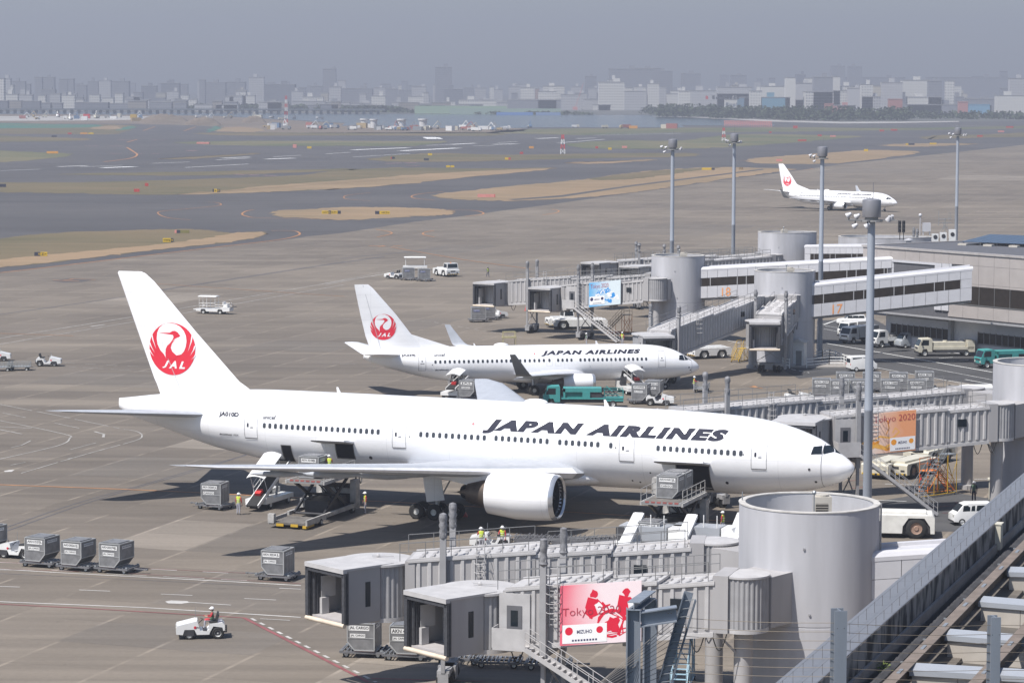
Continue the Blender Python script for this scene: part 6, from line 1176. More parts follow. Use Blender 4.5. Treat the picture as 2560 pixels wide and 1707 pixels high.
def cabtruck(label,loc,rz,col,L=6.0,body='box',group='trucks by the terminal',H=2.2):
    t=thing('cab_truck',label,'truck',(loc[0],loc[1],0),rz,group); M=col; w=.95; f=L/2
    mb=MB(M); mb.prism([(f,.55),(f+.04,1.2),(f-.12,1.45),(f-.42,H),(f-1.65,H+.05),(f-1.75,H-.1),(f-1.75,.6),(f-1.2,.6),(f-1.05,.95),(f-.55,.95),(f-.4,.5)],-w,w,'y'); mb.build('cab',t)
    mb=MB(GLS()); mb.hexa([(f-.13,-w+.1,1.42),(f-.13,w-.1,1.42),(f-.02,w-.1,1.35),(f-.02,-w+.1,1.35),(f-.42,-w+.12,H-.12),(f-.42,w-.12,H-.12),(f-.36,w-.12,H-.12),(f-.36,-w+.12,H-.12)]); mb.build('windscreen',t)
    for s in (-1,1): mb=MB(GLS()); y=s*(w+.006); mb.quad((f-.3,y,1.4),(f-1.3,y,1.4),(f-1.3,y,H-.15),(f-.52,y,H-.15)); mb.build('side_window',t,fix=False)
    mb=MB(DRK()); mb.box(-f,f-.3,-.4,.4,.5,.75); mb.box(f-.02,f+.08,-w,w,.35,.6); mb.box(f-.0,f+.06,-.6,.6,.95,1.15); mb.build('chassis',t)
    mb=MB(mat('headlight_glass',(.5,.5,.45),.2)); [mb.box(f+.02,f+.07,s*.72-.14,s*.72+.14,.7,.9) for s in (-1,1)]; mb.build('headlight',t); mb=MB(DRK()); [mb.bar((f-.3,s*(w+.2),1.9),(f-.3,s*(w+.2),1.5),.14,.04) for s in (-1,1)]; mb.build('mirror',t)
    r=.4; wheels(t,[f-.8],w-.12,r,.25); wheels(t,[-f+1.1],w-.15,r,.4)
    b=-f; e=f-1.9
    if body=='tank':
        mb=MB(M); mb.box(b+.1,e,-w,w,.85,1.2); mb.prism([(b+1.2,1.2),(e,1.2),(e,1.75),(b+1.2,1.75)],-w*.85,w*.85,'y'); mb.box(b,b+.9,-w,w,.55,2.0); mb.lathe((0,0,1.75),(0,0,1),[(.3,0),(.3,.18),(.01,.2)],12); mb.build('tank_body',t); mb=MB(DRK()); mb.box(b+1.4,e-.3,-w,w,.5,.8); mb.path([Vector((b+1.0+.25*k,-.4,1.8+.25*math.sin(k))) for k in range(6)],.05); mb.build('hose',t)
    elif body=='flat':
        mb=MB(M); mb.box(b,e,-w,w,.85,1.0); mb.box(b,e,-w,-w+.06,1.0,1.35); mb.box(b,e,w-.06,w,1.0,1.35); mb.box(b,b+.06,-w,w,1.0,1.35); mb.build('load_bed',t); mb=MB(GRY()); mb.box(b+.5,e-.8,-.6,.6,1.0,1.6); mb.path([Vector((b+.8+.4*k,.2*(-1)**k,1.7+.1*(k%2))) for k in range(6)],.06); mb.build('pump_gear',t)
    elif body=='fuel':
        TL=M; D_=mat('teal_dark',(.02,.17,.16),.5); mb=MB(TL); mb.box(b,e,-w,w,.9,1.05); mb.box(e-4.2,e-.2,-.9,.9,1.65,2.05); mb.box(e-.4,e-.2,-.9,.9,1.0,2.0); mb.box(e-3.0,e-2.2,-.95,.95,1.05,1.65); mb.build('pump_cabinet',t)
        mb=MB(D_); mb.box(e-2.2,e-.4,-.7,.7,1.05,1.62); mb.lathe((e-1.8,-.96,1.45),(0,1,0),[(.01,0),(.36,.0),(.36,.2),(.01,.2)],16); mb.use(DRK()); mb.box(e-4.2,e-3.0,-.8,.8,1.05,1.8); [mb.path([Vector((b+.6+.5*k,-.5+.3*j,1.2+.5*((k+j)%2))) for k in range(5)],.06) for j in range(4)]; mb.build('hose_reel',t)
        mb=MB(TL); mb.box(b,b+2.0,-w,w,.7,.95); rail(mb,[(b,-.9,1.0),(b+2,-.9,1.0)],.9,.03); rail(mb,[(b,.9,1.0),(b+2,.9,1.0)],.9,.03); mb.bar((b+.3,0,1),(b+1.8,0,2.2),.1); mb.build('rear_platform',t)
        textplate(t,'ENEOS',(e-2.6,-.905,1.76),(1,0,0),(0,0,1),.85,.18,m=mat('sign_red',(.3,.02,.03),.5),name='fuel_sign')
    else:
        mb=MB(M); mb.box(b,e,-w,w,.8,2.3); mb.build('box_body',t); mb=MB(DRK()); [mb.box(b-.01,b+.0,-.01,.01,.9,2.2)]; mb.build('door_seam',t)
    return t
def van(label,loc,rz,L=3.4,W=1.48,H=1.85,col=None,group='small vans by the terminal',hood=.25):
    t=thing('van',label,'van',(loc[0],loc[1],0),rz,group); M=col or WH(); f=L/2; w=W/2
    def sect(x,z0,z1,wb,wt): return [(x,-wb,z0),(x,-wb,(z0+z1)*.5),(x,-wt,z1-.05),(x,-wt+.12,z1),(x,wt-.12,z1),(x,wt,z1-.05),(x,wb,(z0+z1)*.5),(x,wb,z0)]
    mb=MB(M); mb.loft([sect(-f,.35,H-.25,w*.95,w*.85),sect(-f+.12,.3,H-.02,w,w*.88),sect(f-.95-hood,.3,H,w,w*.88),sect(f-.55-hood,.3,H-.12,w,w*.85),sect(f-.1-hood*.6,.3,1.05,w,w*.9),sect(f-.02,.32,.92,w*.95,w*.85),sect(f,.35,.7,w*.9,w*.8)]); mb.build('body',t,smooth=30)
    mb=MB(GLS()); mb.quad((f-.17-hood*.6,-w*.84,1.08),(f-.17-hood*.6,w*.84,1.08),(f-.56-hood+.03,w*.74,H-.14),(f-.56-hood+.03,-w*.74,H-.14)); 
    me=mb.build('windscreen',t,fix=False); me.location.x=.04
    k0=[(f-1.05-hood,f-.45-hood),(0.0-.1,f-1.12-hood),(-f+.25,-.18)]
    for s in (-1,1):
        for a,b in k0:
            mb=MB(GLS()); y1=s*(w*.97+.012); y2=s*(w*.885+.015); mb.quad((a,y1,1.12),(b,y1,1.12),(b-.08,y2,H-.2),(a,y2,H-.2)); mb.build('side_window',t,fix=False)
    mb=MB(GLS()); mb.quad((-f-.005,-w*.75,1.1),(-f-.005,w*.75,1.1),(-f+.03,w*.7,H-.32),(-f+.03,-w*.7,H-.32)); o=mb.build('rear_window',t,fix=False); o.location.x=-.03
    mb=MB(RED()); [mb.box(-f-.02,-f+.02,s*w*.88-.05,s*w*.88+.05,.75,1.0) for s in (-1,1)]; mb.build('tail_light',t); mb=MB(mat('headlight_glass',(.5,.5,.45),.2)); [mb.box(f-.06,f+.01,s*w*.72-.12,s*w*.72+.12,.68,.84) for s in (-1,1)]; mb.build('headlight',t)
    mb=MB(DRK()); mb.box(-f-.03,f+.02,-w*.9,w*.9,.26,.4); mb.build('bumper',t); wheels(t,[-f+.7,f-.65],w-.08,.29,.18); return t
def sedan(label,loc,rz):
    t=thing('estate_car',label,'car',(loc[0],loc[1],0),rz); w=.84
    def s_(x,z,ww): return [(x,-ww,.3),(x,-ww,z*.75),(x,-ww*.86,z),(x,ww*.86,z),(x,ww,z*.75),(x,ww,.3)]
    mb=MB(WH()); mb.loft([s_(-2.15,.8,.75),s_(-2.05,.95,.82),s_(1.0,.92,.84),s_(1.9,.82,.8),s_(2.15,.6,.72)]); mb.loft([[(-1.95,-.7,.9),(-1.75,-.62,1.38),(-1.75,.62,1.38),(-1.95,.7,.9)],[(.2,-.7,.9),(-.1,-.62,1.42),(-.1,.62,1.42),(.2,.7,.9)],[(1.05,-.7,.9),(.35,-.6,1.36),(.35,.6,1.36),(1.05,.7,.9)]]); mb.build('body',t,smooth=30)
    for s in (-1,1):
        for a,b in ((-1.7,-.95),(-.88,-.1),(-.03,.6)): mb=MB(GLS()); mb.quad((a,s*.715,.97),(b+.1,s*.715,.97),(b-.02,s*.65,1.3),(a+.04,s*.65,1.3)); mb.build('side_window',t,fix=False)
    mb=MB(GLS()); mb.quad((1.02,-.62,.95),(1.02,.62,.95),(.45,.55,1.34),(.45,-.55,1.34)); mb.build('windscreen',t,fix=False).location.x=.03; wheels(t,[-1.35,1.35],.74,.3,.19); return t
def pushtug(label,loc,rz,L=6.5,W=2.6,col=None,cab='front',r=.62,group='heavy aircraft tugs',H=1.35):
    t=thing('aircraft_tug',label,'aircraft tug',(loc[0],loc[1],0),rz,group); M=col or CRM(); f=L/2; w=W/2
    a1,a2=-f+1.35,f-1.35
    prof=[(f,.4),(f,H*.9),(f-.15,H),(-f+.15,H),(-f,H*.9),(-f,.4)]
    def arch(c): return [(c-r*1.35,.4),(c-r*1.3,r*1.2),(c-r*.75,r*2.0),(c+r*.75,r*2.0),(c+r*1.3,r*1.2),(c+r*1.35,.4)]
    prof+=arch(a1)+arch(a2); mb=MB(M); mb.prism(prof,-w,w,'y'); mb.build('body',t)
    mb=MB(DRK()); mb.box(-f+.1,f-.1,-w+.35,w-.35,.25,H*.8); mb.box(a1-r*1.3,a1+r*1.3,-w+.25,w-.25,.4,r*2); mb.box(a2-r*1.3,a2+r*1.3,-w+.25,w-.25,.4,r*2); mb.build('underframe',t)
    RR=mat('rust_rim',(.3,.2,.15),.6) if (col is None or col.name.startswith('tug')) else RIM(); wheels(t,[a1,a2],w-.22,r,.4,RR)
    ends=[f] if cab!='both' else [f,-f]
    if cab!='none':
        for e in ends:
            s=1 if e>0 else -1; x0,x1=sorted((e-s*.1,e-s*1.7)); mb=MB(M); mb.hexa([(x0,-w*.9,H),(x1,-w*.9,H),(x1,w*.9,H),(x0,w*.9,H),(x0+.15,-w*.82,H+1.05),(x1-.15,-w*.82,H+1.05),(x1-.15,w*.82,H+1.05),(x0+.15,w*.82,H+1.05)]); mb.build('cab',t)
            mb=MB(GLS()); 
            for y in (-1,1): mb.quad((x0+.16,y*(w*.886),H+.28),(x1-.16,y*(w*.886),H+.28),(x1-.25,y*(w*.84),H+.95),(x0+.25,y*(w*.84),H+.95))
            for x,sg in ((x0,-1),(x1,1)): mb.quad((x+sg*.005-sg*.03,-w*.78,H+.25),(x+sg*.005-sg*.03,w*.78,H+.25),(x-sg*.115,w*.72,H+.95),(x-sg*.115,-w*.72,H+.95))
            mb.build('cab_window',t,fix=False)
            mb=MB(ORG()); mb.lathe(((x0+x1)/2,0,H+1.05),(0,0,1),[(.09,0),(.09,.14),(.01,.16)],8); mb.build('beacon',t)
    mb=MB(M); mb.box(-f+.6,f-1.9 if cab!='none' else f-.6,-w*.6,w*.6,H,H+.16); mb.build('engine_cover',t)
    for s in (-1,1):
        mb=MB(DRK()); mb.box(s*f-.02,s*f+.02,-.45,.45,H*.66,H*.82); mb.box(s*f-.02,s*f+.02,-w*.8,-w*.5,H*.5,H*.62); mb.box(s*f-.02,s*f+.02,w*.5,w*.8,H*.5,H*.62); mb.build('end_grille',t)
        mb=MB(YEL()); mb.box(s*f-.03,s*f+.03,-w*.95,w*.95,.42,.55); mb.use(BLK()); [mb.box(s*(f+.0)-.04,s*f+.04,-w*.9+k*.45,-w*.9+k*.45+.2,.42,.55) for k in range(int(W/.45))]; mb.build('warning_stripe',t)
    return t
def transporter(label,loc,rz):
    t=thing('canopy_carrier',label,'service cart',(loc[0],loc[1],0),rz); W=WH(); mb=MB(W); mb.prism([(-2.6,.75),(-2.6,.45),(-1.9,.4),(-1.75,.75),(-1.15,.75),(-1.0,.4),(.75,.4),(.9,.75),(1.5,.75),(1.65,.4),(2.7,.5),(2.7,1.0),(1.2,.95),(1.1,.85)],-.8,.8,'y'); mb.box(-3.1,-2.6,-.6,.6,.6,.7); mb.build('body',t)
    wheels(t,[-1.45,1.2],.7,.33,.22); mb=MB(W); rings=[]
    for x,k in ((-2.3,.5),(-2.2,.9),(-1,1),(0.4,.95),(.6,.7)): rings.append([(x,.85*math.cos(a),2.55+.16*k*math.sin(a) if math.sin(a)>0 else 2.55) for a in [2*PI*j/14 for j in range(14)]])
    mb.loft(rings); mb.build('canopy',t,smooth=40); mb=MB(W); [mb.tube((x,y,.9),(x,y,2.55),.03,6) for x in (-2.1,-.9,.4) for y in (-.7,.7)]; rail(mb,[(-2.1,-.75,.8),(.4,-.75,.8)],.8); rail(mb,[(-2.1,.75,.8),(2.4,.75,.8)],.8); rail(mb,[(.4,-.75,.8),(2.4,-.75,.8)],.6); mb.build('canopy_post',t)
    mb=MB(W); mb.box(1.6,2.2,-.5,.5,1.0,1.5); mb.box(1.5,1.65,-.5,.5,1.4,1.8); mb.build('seat',t); mb=MB(DRK()); mb.bar((2.6,0,1.0),(3.5,0,1.15),.25,.1); mb.bar((2.3,0,1.9),(3.2,0,1.1),.05); mb.build('end_boom',t); return t
def steps(label,loc,rz,col=None,h=2.6,n=10,acc=None):
    t=thing('maintenance_steps',label,'steps',(loc[0],loc[1],0),rz,'wheeled maintenance steps'); m=col or STL(); mb=MB(m); L=h*.95
    for y in (-.45,.45): mb.bar((-L,y,.2),(0,y,h),.06,.1); rail(mb,[(-L,y,.2),(0,y,h)],.9,.025); rail(mb,[(0,y,h),(1.2,y,h)],1.0,.025)
    for k in range(n): q=(k+1)/n; mb.box(-L+L*q-.12,-L+L*q+.1,-.45,.45,.2+(h-.2)*q-.03,.2+(h-.2)*q)
    mb.box(0,1.2,-.5,.5,h-.06,h); mb.build('flight',t); mb=MB(acc or m)
    for y in (-.5,.5): [mb.tube((x,y,.2),(x,y,h),.035,6) for x in (.05,1.15)]; mb.tube((.05,y,.3),(1.15,y,h*.8),.025,6); mb.tube((1.15,y,.3),(.05,y,h*.8),.025,6); mb.tube((-L,y,.2),(1.15,y,.2),.04,6); mb.tube((-L*.5,y,.2),(-L*.5,y,h*.5),.03,6)
    mb.tube((1.15,-.5,.3),(1.15,.5,h*.8),.025,6); mb.build('undercarriage',t); wheels(t,[-L+.2,1.0],.55,.12,.08); return t
# ---------------- people ----------------
def person(label,loc,rz,pose='stand',z=0,vest=(.45,.55,.05),shirt=(.45,.04,.05),pants=(.38,.38,.42),helmet=(.75,.75,.75),s=1.0,lean=0.,group=None):
    J={}; E=[]
    def j(n,p,r,par=None): J[n]=len(J),Vector(p),r; (E.append((J[par][0],J[n][0])) if par else None)
    sit=pose=='sit'; w_=.16 if pose=='walk' else .02
    j('pel',(0,0,.93 if not sit else .52),.145)
    b=J['pel'][1].z; j('wai',(.01+lean*.1,0,b+.17),.125,'pel'); j('che',(.02+lean*.3,0,b+.38),.15,'wai'); j('nec',(.02+lean*.5,0,b+.56),.06,'che'); j('hea',(.04+lean*.6,0,b+.66),.085,'nec'); j('top',(.04+lean*.65,0,b+.76),.09,'hea')
    for sg,n in ((1,'L'),(-1,'R')):
        q=w_*sg
        if sit: j('hip'+n,(.02,sg*.09,.52),.1,'pel'); j('kne'+n,(.46,sg*.13,.56),.075,'hip'+n); j('ank'+n,(.5,sg*.13,.12),.05,'kne'+n); j('toe'+n,(.64,sg*.13,.06),.045,'ank'+n)
        else: j('hip'+n,(0,sg*.09,.88),.1,'pel'); j('kne'+n,(q*.9+.02,sg*.11,.48),.07,'hip'+n); j('ank'+n,(q*1.2-.02,sg*.12,.09+(.04 if q<0 else 0)),.048,'kne'+n); j('toe'+n,(q*1.2+.13,sg*.13,.04),.045,'ank'+n)
        j('sho'+n,(.02+lean*.3,sg*.19,b+.47),.07,'che'); 
        el=(.02-q*.7,sg*.25,b+.2); ha=(.1-q*1.2,sg*.24,b-.04)
        if sit or pose=='work' or (pose=='hold' and sg<0): el=(.12+lean*.2,sg*.25,b+.24); ha=(.4+lean*.3,sg*.16,b+.27)
        j('elb'+n,el,.048,'sho'+n); j('wri'+n,ha,.032,'elb'+n); d=(Vector(ha)-Vector(el)).normalized(); pm=Vector(ha)+d*.07; j('pal'+n,pm,.034,'wri'+n)
        side=d.cross(Vector((1,0,0))) if abs(d.x)<.9 else Vector((0,1,0)); side.normalize(); inn=Vector((0,-sg,0)) if abs(d.y)<.9 else Vector((1,0,0))
        for k in range(4): o=pm+d*.035+side*(k-1.5)*.021; j('f%d'%k+n,o,.0095,'pal'+n); j('g%d'%k+n,o+d*(.045,.055,.05,.038)[k]+inn*.015,.009,'f%d'%k+n)
        o=pm-side*.04; j('th'+n,o,.011,'pal'+n); j('ti'+n,o+d*.04-side*.012+inn*.01,.01,'th'+n)
    bm=bmesh.new(); ly=bm.verts.layers.skin.verify(); bv=[]
    for k,v in enumerate(J.values()):
        q=bm.verts.new(v[1]); q[ly].radius=(v[2],v[2]); q[ly].use_root=(k==0); bv.append(q)
    for x,y in E: bm.edges.new((bv[x],bv[y]))
    me=bpy.data.meshes.new('body'); bm.to_mesh(me); bm.free(); o=bpy.data.objects.new('tmp',me); C.objects.link(o); o.modifiers.new('s','SKIN').use_smooth_shade=True; o.modifiers.new('u','SUBSURF').levels=1
    dg=bpy.context.evaluated_depsgraph_get(); nm=bpy.data.meshes.new_from_object(o.evaluated_get(dg)); bpy.data.objects.remove(o)
    SK=mat('skin',(.5,.32,.24),.6,noise=0); ms=[mat('trousers_%d'%int(pants[0]*100),pants,.8),mat('shirt_%d'%int(shirt[0]*100),shirt,.8),mat('safety_vest' if vest[0]>.4 else 'dark_vest',vest,.7),SK,mat('shoe_black',(.03,.03,.03),.6)]
    nm.materials.clear()
    for m_ in ms: nm.materials.append(m_)
    wr=[J['wriL'][1],J['wriR'][1]]
    for p in nm.polygons:
        c=p.center; k=0
        if c.z<.1: k=4
        elif c.z>b+.555: k=3
        elif min((c-q).length for q in wr)<.1 and abs(c.y)>.08 and (sit or pose!='stand' or c.z<b+.05) and (c-J['pel'][1]).length>.2: k=3
        elif c.z>b+.02 and abs(c.y)<.17 and abs(c.x-.02-lean*.2)<.19: k=2
        elif c.z>b+.02: k=1
        elif not sit and abs(c.y)>.2: k=1
        p.material_index=k
    t=bpy.data.objects.new('person',nm); C.objects.link(t); t.location=(loc[0],loc[1],z); t.rotation_euler=(0,0,rz); t.scale=(s,s,s); tag(t,label,'person',group)
    hz_=J['hea'][1]; mb=MB(mat('helmet_%d'%int(helmet[0]*100),helmet,.3,noise=0)); mb.sphere(hz_+Vector((-.01,0,.06)),.125,14,8,(1.1,1,.95)); mb.lathe(hz_+Vector((.02,0,.05)),(0,0,1),[(.12,0),(.165,.0),(.165,.012),(.12,.02)],16); mb.build('helmet',t,smooth=60)
    mb=MB(mat('hair_black',(.015,.012,.01),.7)); mb.sphere(hz_+Vector((-.03,0,.0)),.098,10,6,(.95,1,1)); mb.build('hair',t,smooth=60)
    mb=MB(SK); mb.sphere(hz_+Vector((.03,0,-.01)),.085,10,6,(.9,.85,1.1)); mb.sphere(hz_+Vector((.115,0,-.02)),.016,6,4,(1,.8,1.3)); [mb.sphere(hz_+Vector((.0,y,-.01)),.022,6,4,(1,.5,1.3)) for y in (-.085,.085)]; mb.use(mat('eye_dark',(.02,.015,.015),.4)); [mb.sphere(hz_+Vector((.1,y,.012)),.011,6,4) for y in (-.032,.032)]; mb.use(mat('lip',(.4,.16,.14),.5)); mb.box(hz_.x+.098,hz_.x+.108,-.022,.022,hz_.z-.062,hz_.z-.052); mb.build('face',t,smooth=60)
    if vest[0]>.4:
        mb=MB(mat('vest_stripe',(.75,.75,.6),.4)); zc=b; rr=lambda z:interp([(0,.165,.14),(.17,.17,.13),(.3,.2,.15),(.45,.2,.13)],z)
        for z0 in (.12,.28): q=rr(z0); cx=.015+lean*z0*.8; mb.loft([[(cx+q[1]*math.cos(a)*1.06,q[0]*math.sin(a)*.98,zc+z0+dz) for a in [2*PI*k/14 for k in range(14)]] for dz in (0,.035)],cap=False)
        mb.build('vest_stripe',t,smooth=60)
    return t
# ================= placing the ramp equipment =================
g=lambda z,x,y:z(x,y)
# container train lower left
tr=hd(Z9(815,808),Z9(310,775)); cz=R(-24)
tractor('small white tractor pulling the three-container train at left',Z9(125,712),tr,mark='JGS')
loaded('container just right of the small tractor, first of the three in the train','first trolley of the train, behind the small tractor',Z9(300,768),tr+PI,'AKN1527JL','JAL CARGO',crz=cz)
loaded('middle container of the three-container train at left','middle trolley of the three-container train at left',Z9(548,792),tr+PI,'AKN30261JL','JAL CARGO',crz=cz)
loaded('last container of the train, nearest the lone grey container','last trolley of the three-container train at left',Z9(808,806),tr+PI,'AKN30274JL','JAL CARGO',crz=cz)
loaded('container cut off by the left edge of the picture','trolley cut off by the left edge under a container',Z9(-60,690),tr+PI,'AKN2077JL','JAL CARGO',crz=R(-30))
loaded('lone container with large white code plate beside the nearest bridges','trolley under the lone container beside the nearest bridges',Z9(1910,850),R(160),'AKN 30534 JL','JAL CARGO',crz=R(162))
loaded('lone container on a trolley left of the belt loader','trolley under the container left of the belt loader',Z9(1478,370),R(150),'AKN 30260 JL','CARGO',crz=R(165))
# driver tractor
p=Z9(1385,1250); tractor('small white tractor driven by a seated worker in the open foreground',p,R(188),mark='JAL'); q=p+Vector((math.cos(R(188)),math.sin(R(188)),0))*-.72+Vector((math.sin(R(188))*-1,math.cos(R(188)),0))*.3
person('person in white helmet and red sleeves driving the foreground tractor',q,R(188),'sit',z=.6,vest=(.1,.16,.1))
# belt loader and worker at aft hold
a=Z9(1720,370); b=Z9(1960,310); ang=hd(Z9(1690,350),Z9(2010,250))
beltloader('belt loader with white canopy raised to the rear hold of the big airliner',Z9(1850,345),ang,R(27))
person('person in red and yellow vest standing beside the canopied belt loader',Z9(1638,412),R(60),'stand')
# aft and forward cargo loaders : heading towards the fuselage
h7=-.3494; lat=Vector((math.sin(h7),-math.cos(h7),0)); nose=Vector((25.96,205.4,0)); fw=Vector((math.cos(h7),math.sin(h7),0))
def at777(s,l): return nose-fw*s+lat*l
up=math.atan2(-lat.y,-lat.x)
def loader(s,label,clabel,z,code,sl=0):
    p=at777(s,7.6); c=cargoloader(label,p,up,z); return c
loader(40.6,'scissor cargo loader raised behind the wing at the rear hatch','',3.3,'')
loader(11.9,'scissor cargo loader raised at the forward hatch behind the front tower','',3.2,'')
def cont777(s,l,z,label,code,big='',rz=0): container(label,at777(s,l),up-PI/2+rz,z,code,big)
cont777(40.6,9.3,3.42,'container on the raised rear cargo loader platform','AKN 30188JL')
cont777(11.9,8.6,3.32,'front container on the raised forward cargo loader','AKN14412JL','CARGO')
cont777(11.9,6.6,3.32,'rear container on the forward loader next to the open hatch','AKN14417JL','CARGO')
cont777(11.9,13.2,.55,'container waiting on the ground in front of the forward cargo loader','AKN36103JL','CARGO')
person('person in red vest standing on the raised rear cargo loader',at777(39.5,8.8),up+.5,'work',z=3.3,lean=.3)
# equipment seen over the near bridges
p=Z10(1450,628); tractor('small cream tractor with two workers behind the nearest bridges',p,R(175))
person('person with yellow vest holding papers beside the cream tractor',Z10(1530,638),R(250),'hold')
person('person in yellow vest behind the bridge railing left of the cream tractor',Z10(1385,650),R(100),'work',lean=.2)
def stack(label,p,rz):
    t=thing('folded_trolleys',label,'trolley stack',(p[0],p[1],0),rz,'folded flat trolleys'); 
    mb=MB(mat('dolly_frame',(.16,.16,.17),.6,.2,noise=.3)); rn=random.Random(int(p[0]*7))
    for k in range(5): z=.3+.09*k; dx=rn.uniform(-.2,.2); [mb.bar((-1.3+dx,y,z),(1.3+dx,y,z),.07) for y in (-.8,-.3,.3,.8)]; [mb.bar((x+dx,-.85,z+.02),(x+dx,.85,z+.02),.06) for x in (-1.2,-.6,0,.6,1.2)]
    [mb.tube((-1.4+k*.31,-.6+rn.random(),.7),(-1.2+k*.31,.8*rn.random(),.85),.04,5) for k in range(9)]; mb.build('frame_pile',t); wheels(t,[-1,1],.7,.18,.12)
stack('folded trolleys just right of the cream tractor',Z10(1735,615),R(-8)); stack('middle pile of folded trolleys behind the bridge railing',Z10(2000,620),R(-6)); stack('third pile of folded trolleys left of the parked conveyors',Z11(565,622),R(-5))
for x,y,l in ((740,655,'parked belt loader left of the grounded container'),(1110,665,'parked belt loader right of the grounded container'),(1460,650,'parked belt loader half hidden by the large front tower')):
    p=Z11(x,y); o=beltloader(l,p,hd(Z11(650,660),Z11(820,520)),R(14),False,6.5)
for x,y,l in ((890,640,'grey-topped service truck behind the first parked conveyor'),(1250,640,'grey-topped service truck between the parked conveyors')):
    p=Z11(x,y); t=thing('lavatory_truck',l,'service truck',(p.x,p.y,0),R(-20),'grey-topped service trucks'); mb=MB(mat('pale_metal_cap',(.5,.52,.55),.4,.2,noise=.05)); mb.box(-2,1.6,-.95,.95,.8,1.9); mb.build('body',t); mb=MB(WH()); mb.prism([(1.7,.5),(2.9,.5),(2.9,1.2),(2.5,1.9),(1.7,1.9)],-.9,.9,'y'); mb.build('cab',t); mb=MB(WH()); [mb.tube((x_,-.9,1.9),(x_,-.9,2.8),.04) for x_ in(.4,1.4)]; mb.build('post',t); wheels(t,[-1.2,2.1],.8,.35,.25)
# under the near bridges
for x,y,l,c in ((590,1375,'container standing under the second nearest bridge cab','JAL CARGO'),(880,1395,'container half hidden behind the nearest bridge cab','AKN 4771')):
    p=Z10(x,y-8); loaded(l,'trolley under the '+l,p,R(-8),c,'JAL CARGO',crz=R(-10+180))
for x,y,l in ((1240,1410,'empty trolley below the nearest bridge rotunda'),(1510,1432,'empty trolley below the nearest bridge stairs'),(1850,1445,'empty trolley with yellow part behind the stair foot')): dolly(l,Z10(x,y),R(-6))
steps('pale blue maintenance steps at the bottom under the nearest bridge',Z11(1130,1545),R(80),mat('pale_blue',(.3,.45,.55),.5),2.6)
# 737 area
beltloader('belt loader with ribbed canopy at the rear hold of the smaller airliner',Z5(790,940),R(75),R(9),L=5.2,ch=1.35)
loaded('container behind the wide-body spine left of the wing','trolley under the container left of the wing',Z5(880,955),R(5),'JAL','CARGO',crz=R(-12))
cabtruck('teal fuel truck with red fuel sign beside the smaller airliner engine',Z5(1665,1000),R(180),mat('teal_paint',(.05,.27,.26),.5),8.4,'fuel',group='teal fuel trucks')
beltloader('belt loader with white canopy at the forward hold of smaller airliner',Z5(1985,905),R(105),R(9),L=5.2,ch=1.35)
loaded('left container of the pair by the smaller airliner nose','trolley under the left container by the smaller airliner nose',Z5(2060,975),R(12),'AKN30903JL','JAL CARGO',crz=R(-15)); loaded('right container of the pair by the smaller airliner nose','trolley under the right container by the smaller airliner nose',Z5(2150,950),R(12),'AKN3118','JAL',crz=R(-15))
tractor('small white tractor ahead of two containers by the smaller airliner',Z5(2190,985),R(-5))
t=thing('nose_tow_bar','white tow bar plate under the smaller airliner nose','tow bar',tuple(Z5(2255,860)),R(12)); mb=MB(WH()); mb.box(-.8,.8,-.02,.03,1.1,1.65); mb.use(DRK()); mb.box(-.03,.03,0,.04,0,1.1); mb.build('board',t); textplate(t,'339',(-.3,-.03,1.25),(1,0,0),(0,0,1),.6,.26,bg=False,name='number')
person('person in yellow vest walking by a small cage trolley near the tower',Z6(1722,1255),R(0),'hold'); flatcart('small grey cage trolley beside the worker behind the wide-body',Z6(1780,1255),R(80))
person('person in grey standing behind the smaller airliner, left of another',Z6(930,925),R(200),'stand',shirt=(.35,.35,.4),vest=(.36,.36,.4)); person('person in red vest standing at the foot of the bridge stairs',Z6(1193,915),R(240),'hold')
t=thing('ground_stand','small yellow framed stand behind the smaller airliner roof','stand',tuple(Z6(362,935)),.2); mb=MB(mat('faded_yellow',(.4,.36,.2),.6)); mb.box(-.9,.9,-.4,.4,1.2,1.4); [mb.tube((x,y,0),(x,y,2.0),.04) for x in (-.8,.8) for y in (-.35,.35)]; mb.tube((-.8,-.35,2),(.8,-.35,2),.04); mb.tube((-.8,.35,2),(.8,.35,2),.04); mb.build('frame',t)
pushtug('white tow tug with lattice gear beside the smaller airliner nose',Z6(1830,1005),R(25),5.2,2.3,WH(),'none',.55)
steps('yellow maintenance steps near the open bridge cab facing the viewer',Z6(2060,1030),R(60),YEL(),1.6,6)
# middle ramp
ang=hd(Z2(330,1505),Z2(620,1518)); tractor('small white tractor with cab frame leading two blue-labelled containers',Z2(362,1500),PI+ang+.1)
for x,y,l in ((465,1510,'blue-labelled container next to the small tractor in mid ramp'),(572,1516,'blue-labelled container beside the big square-cab tug')): loaded(l,'trolley under the '+l,Z2(x,y),ang,'JL','x',crz=R(8),blue=True,cut=False,W=2.0,D=1.5)
pushtug('big white square-cab tug with striped bumper in the middle of the ramp',Z2(722,1480),R(-62),5.5,2.5,WH(),'front',.6)
person('person in green vest walking across the open ramp carrying a bag',Z2(1008,1485),R(-60),'walk',pants=(.06,.07,.12),shirt=(.08,.12,.1),helmet=(.05,.05,.06))
t=thing('sunshade_cart','white canopy cart behind the blue-labelled containers','cart',tuple(Z2(510,1440)),0.05); mb=MB(WH()); rings=[]
for x,k in ((-2,.5),(-1.8,.9),(0,1),(1.8,.9),(2,.5)): rings.append([(x,.9*math.cos(a),2.3+.2*k*max(0,math.sin(a))) for a in [2*PI*j/12 for j in range(12)]])
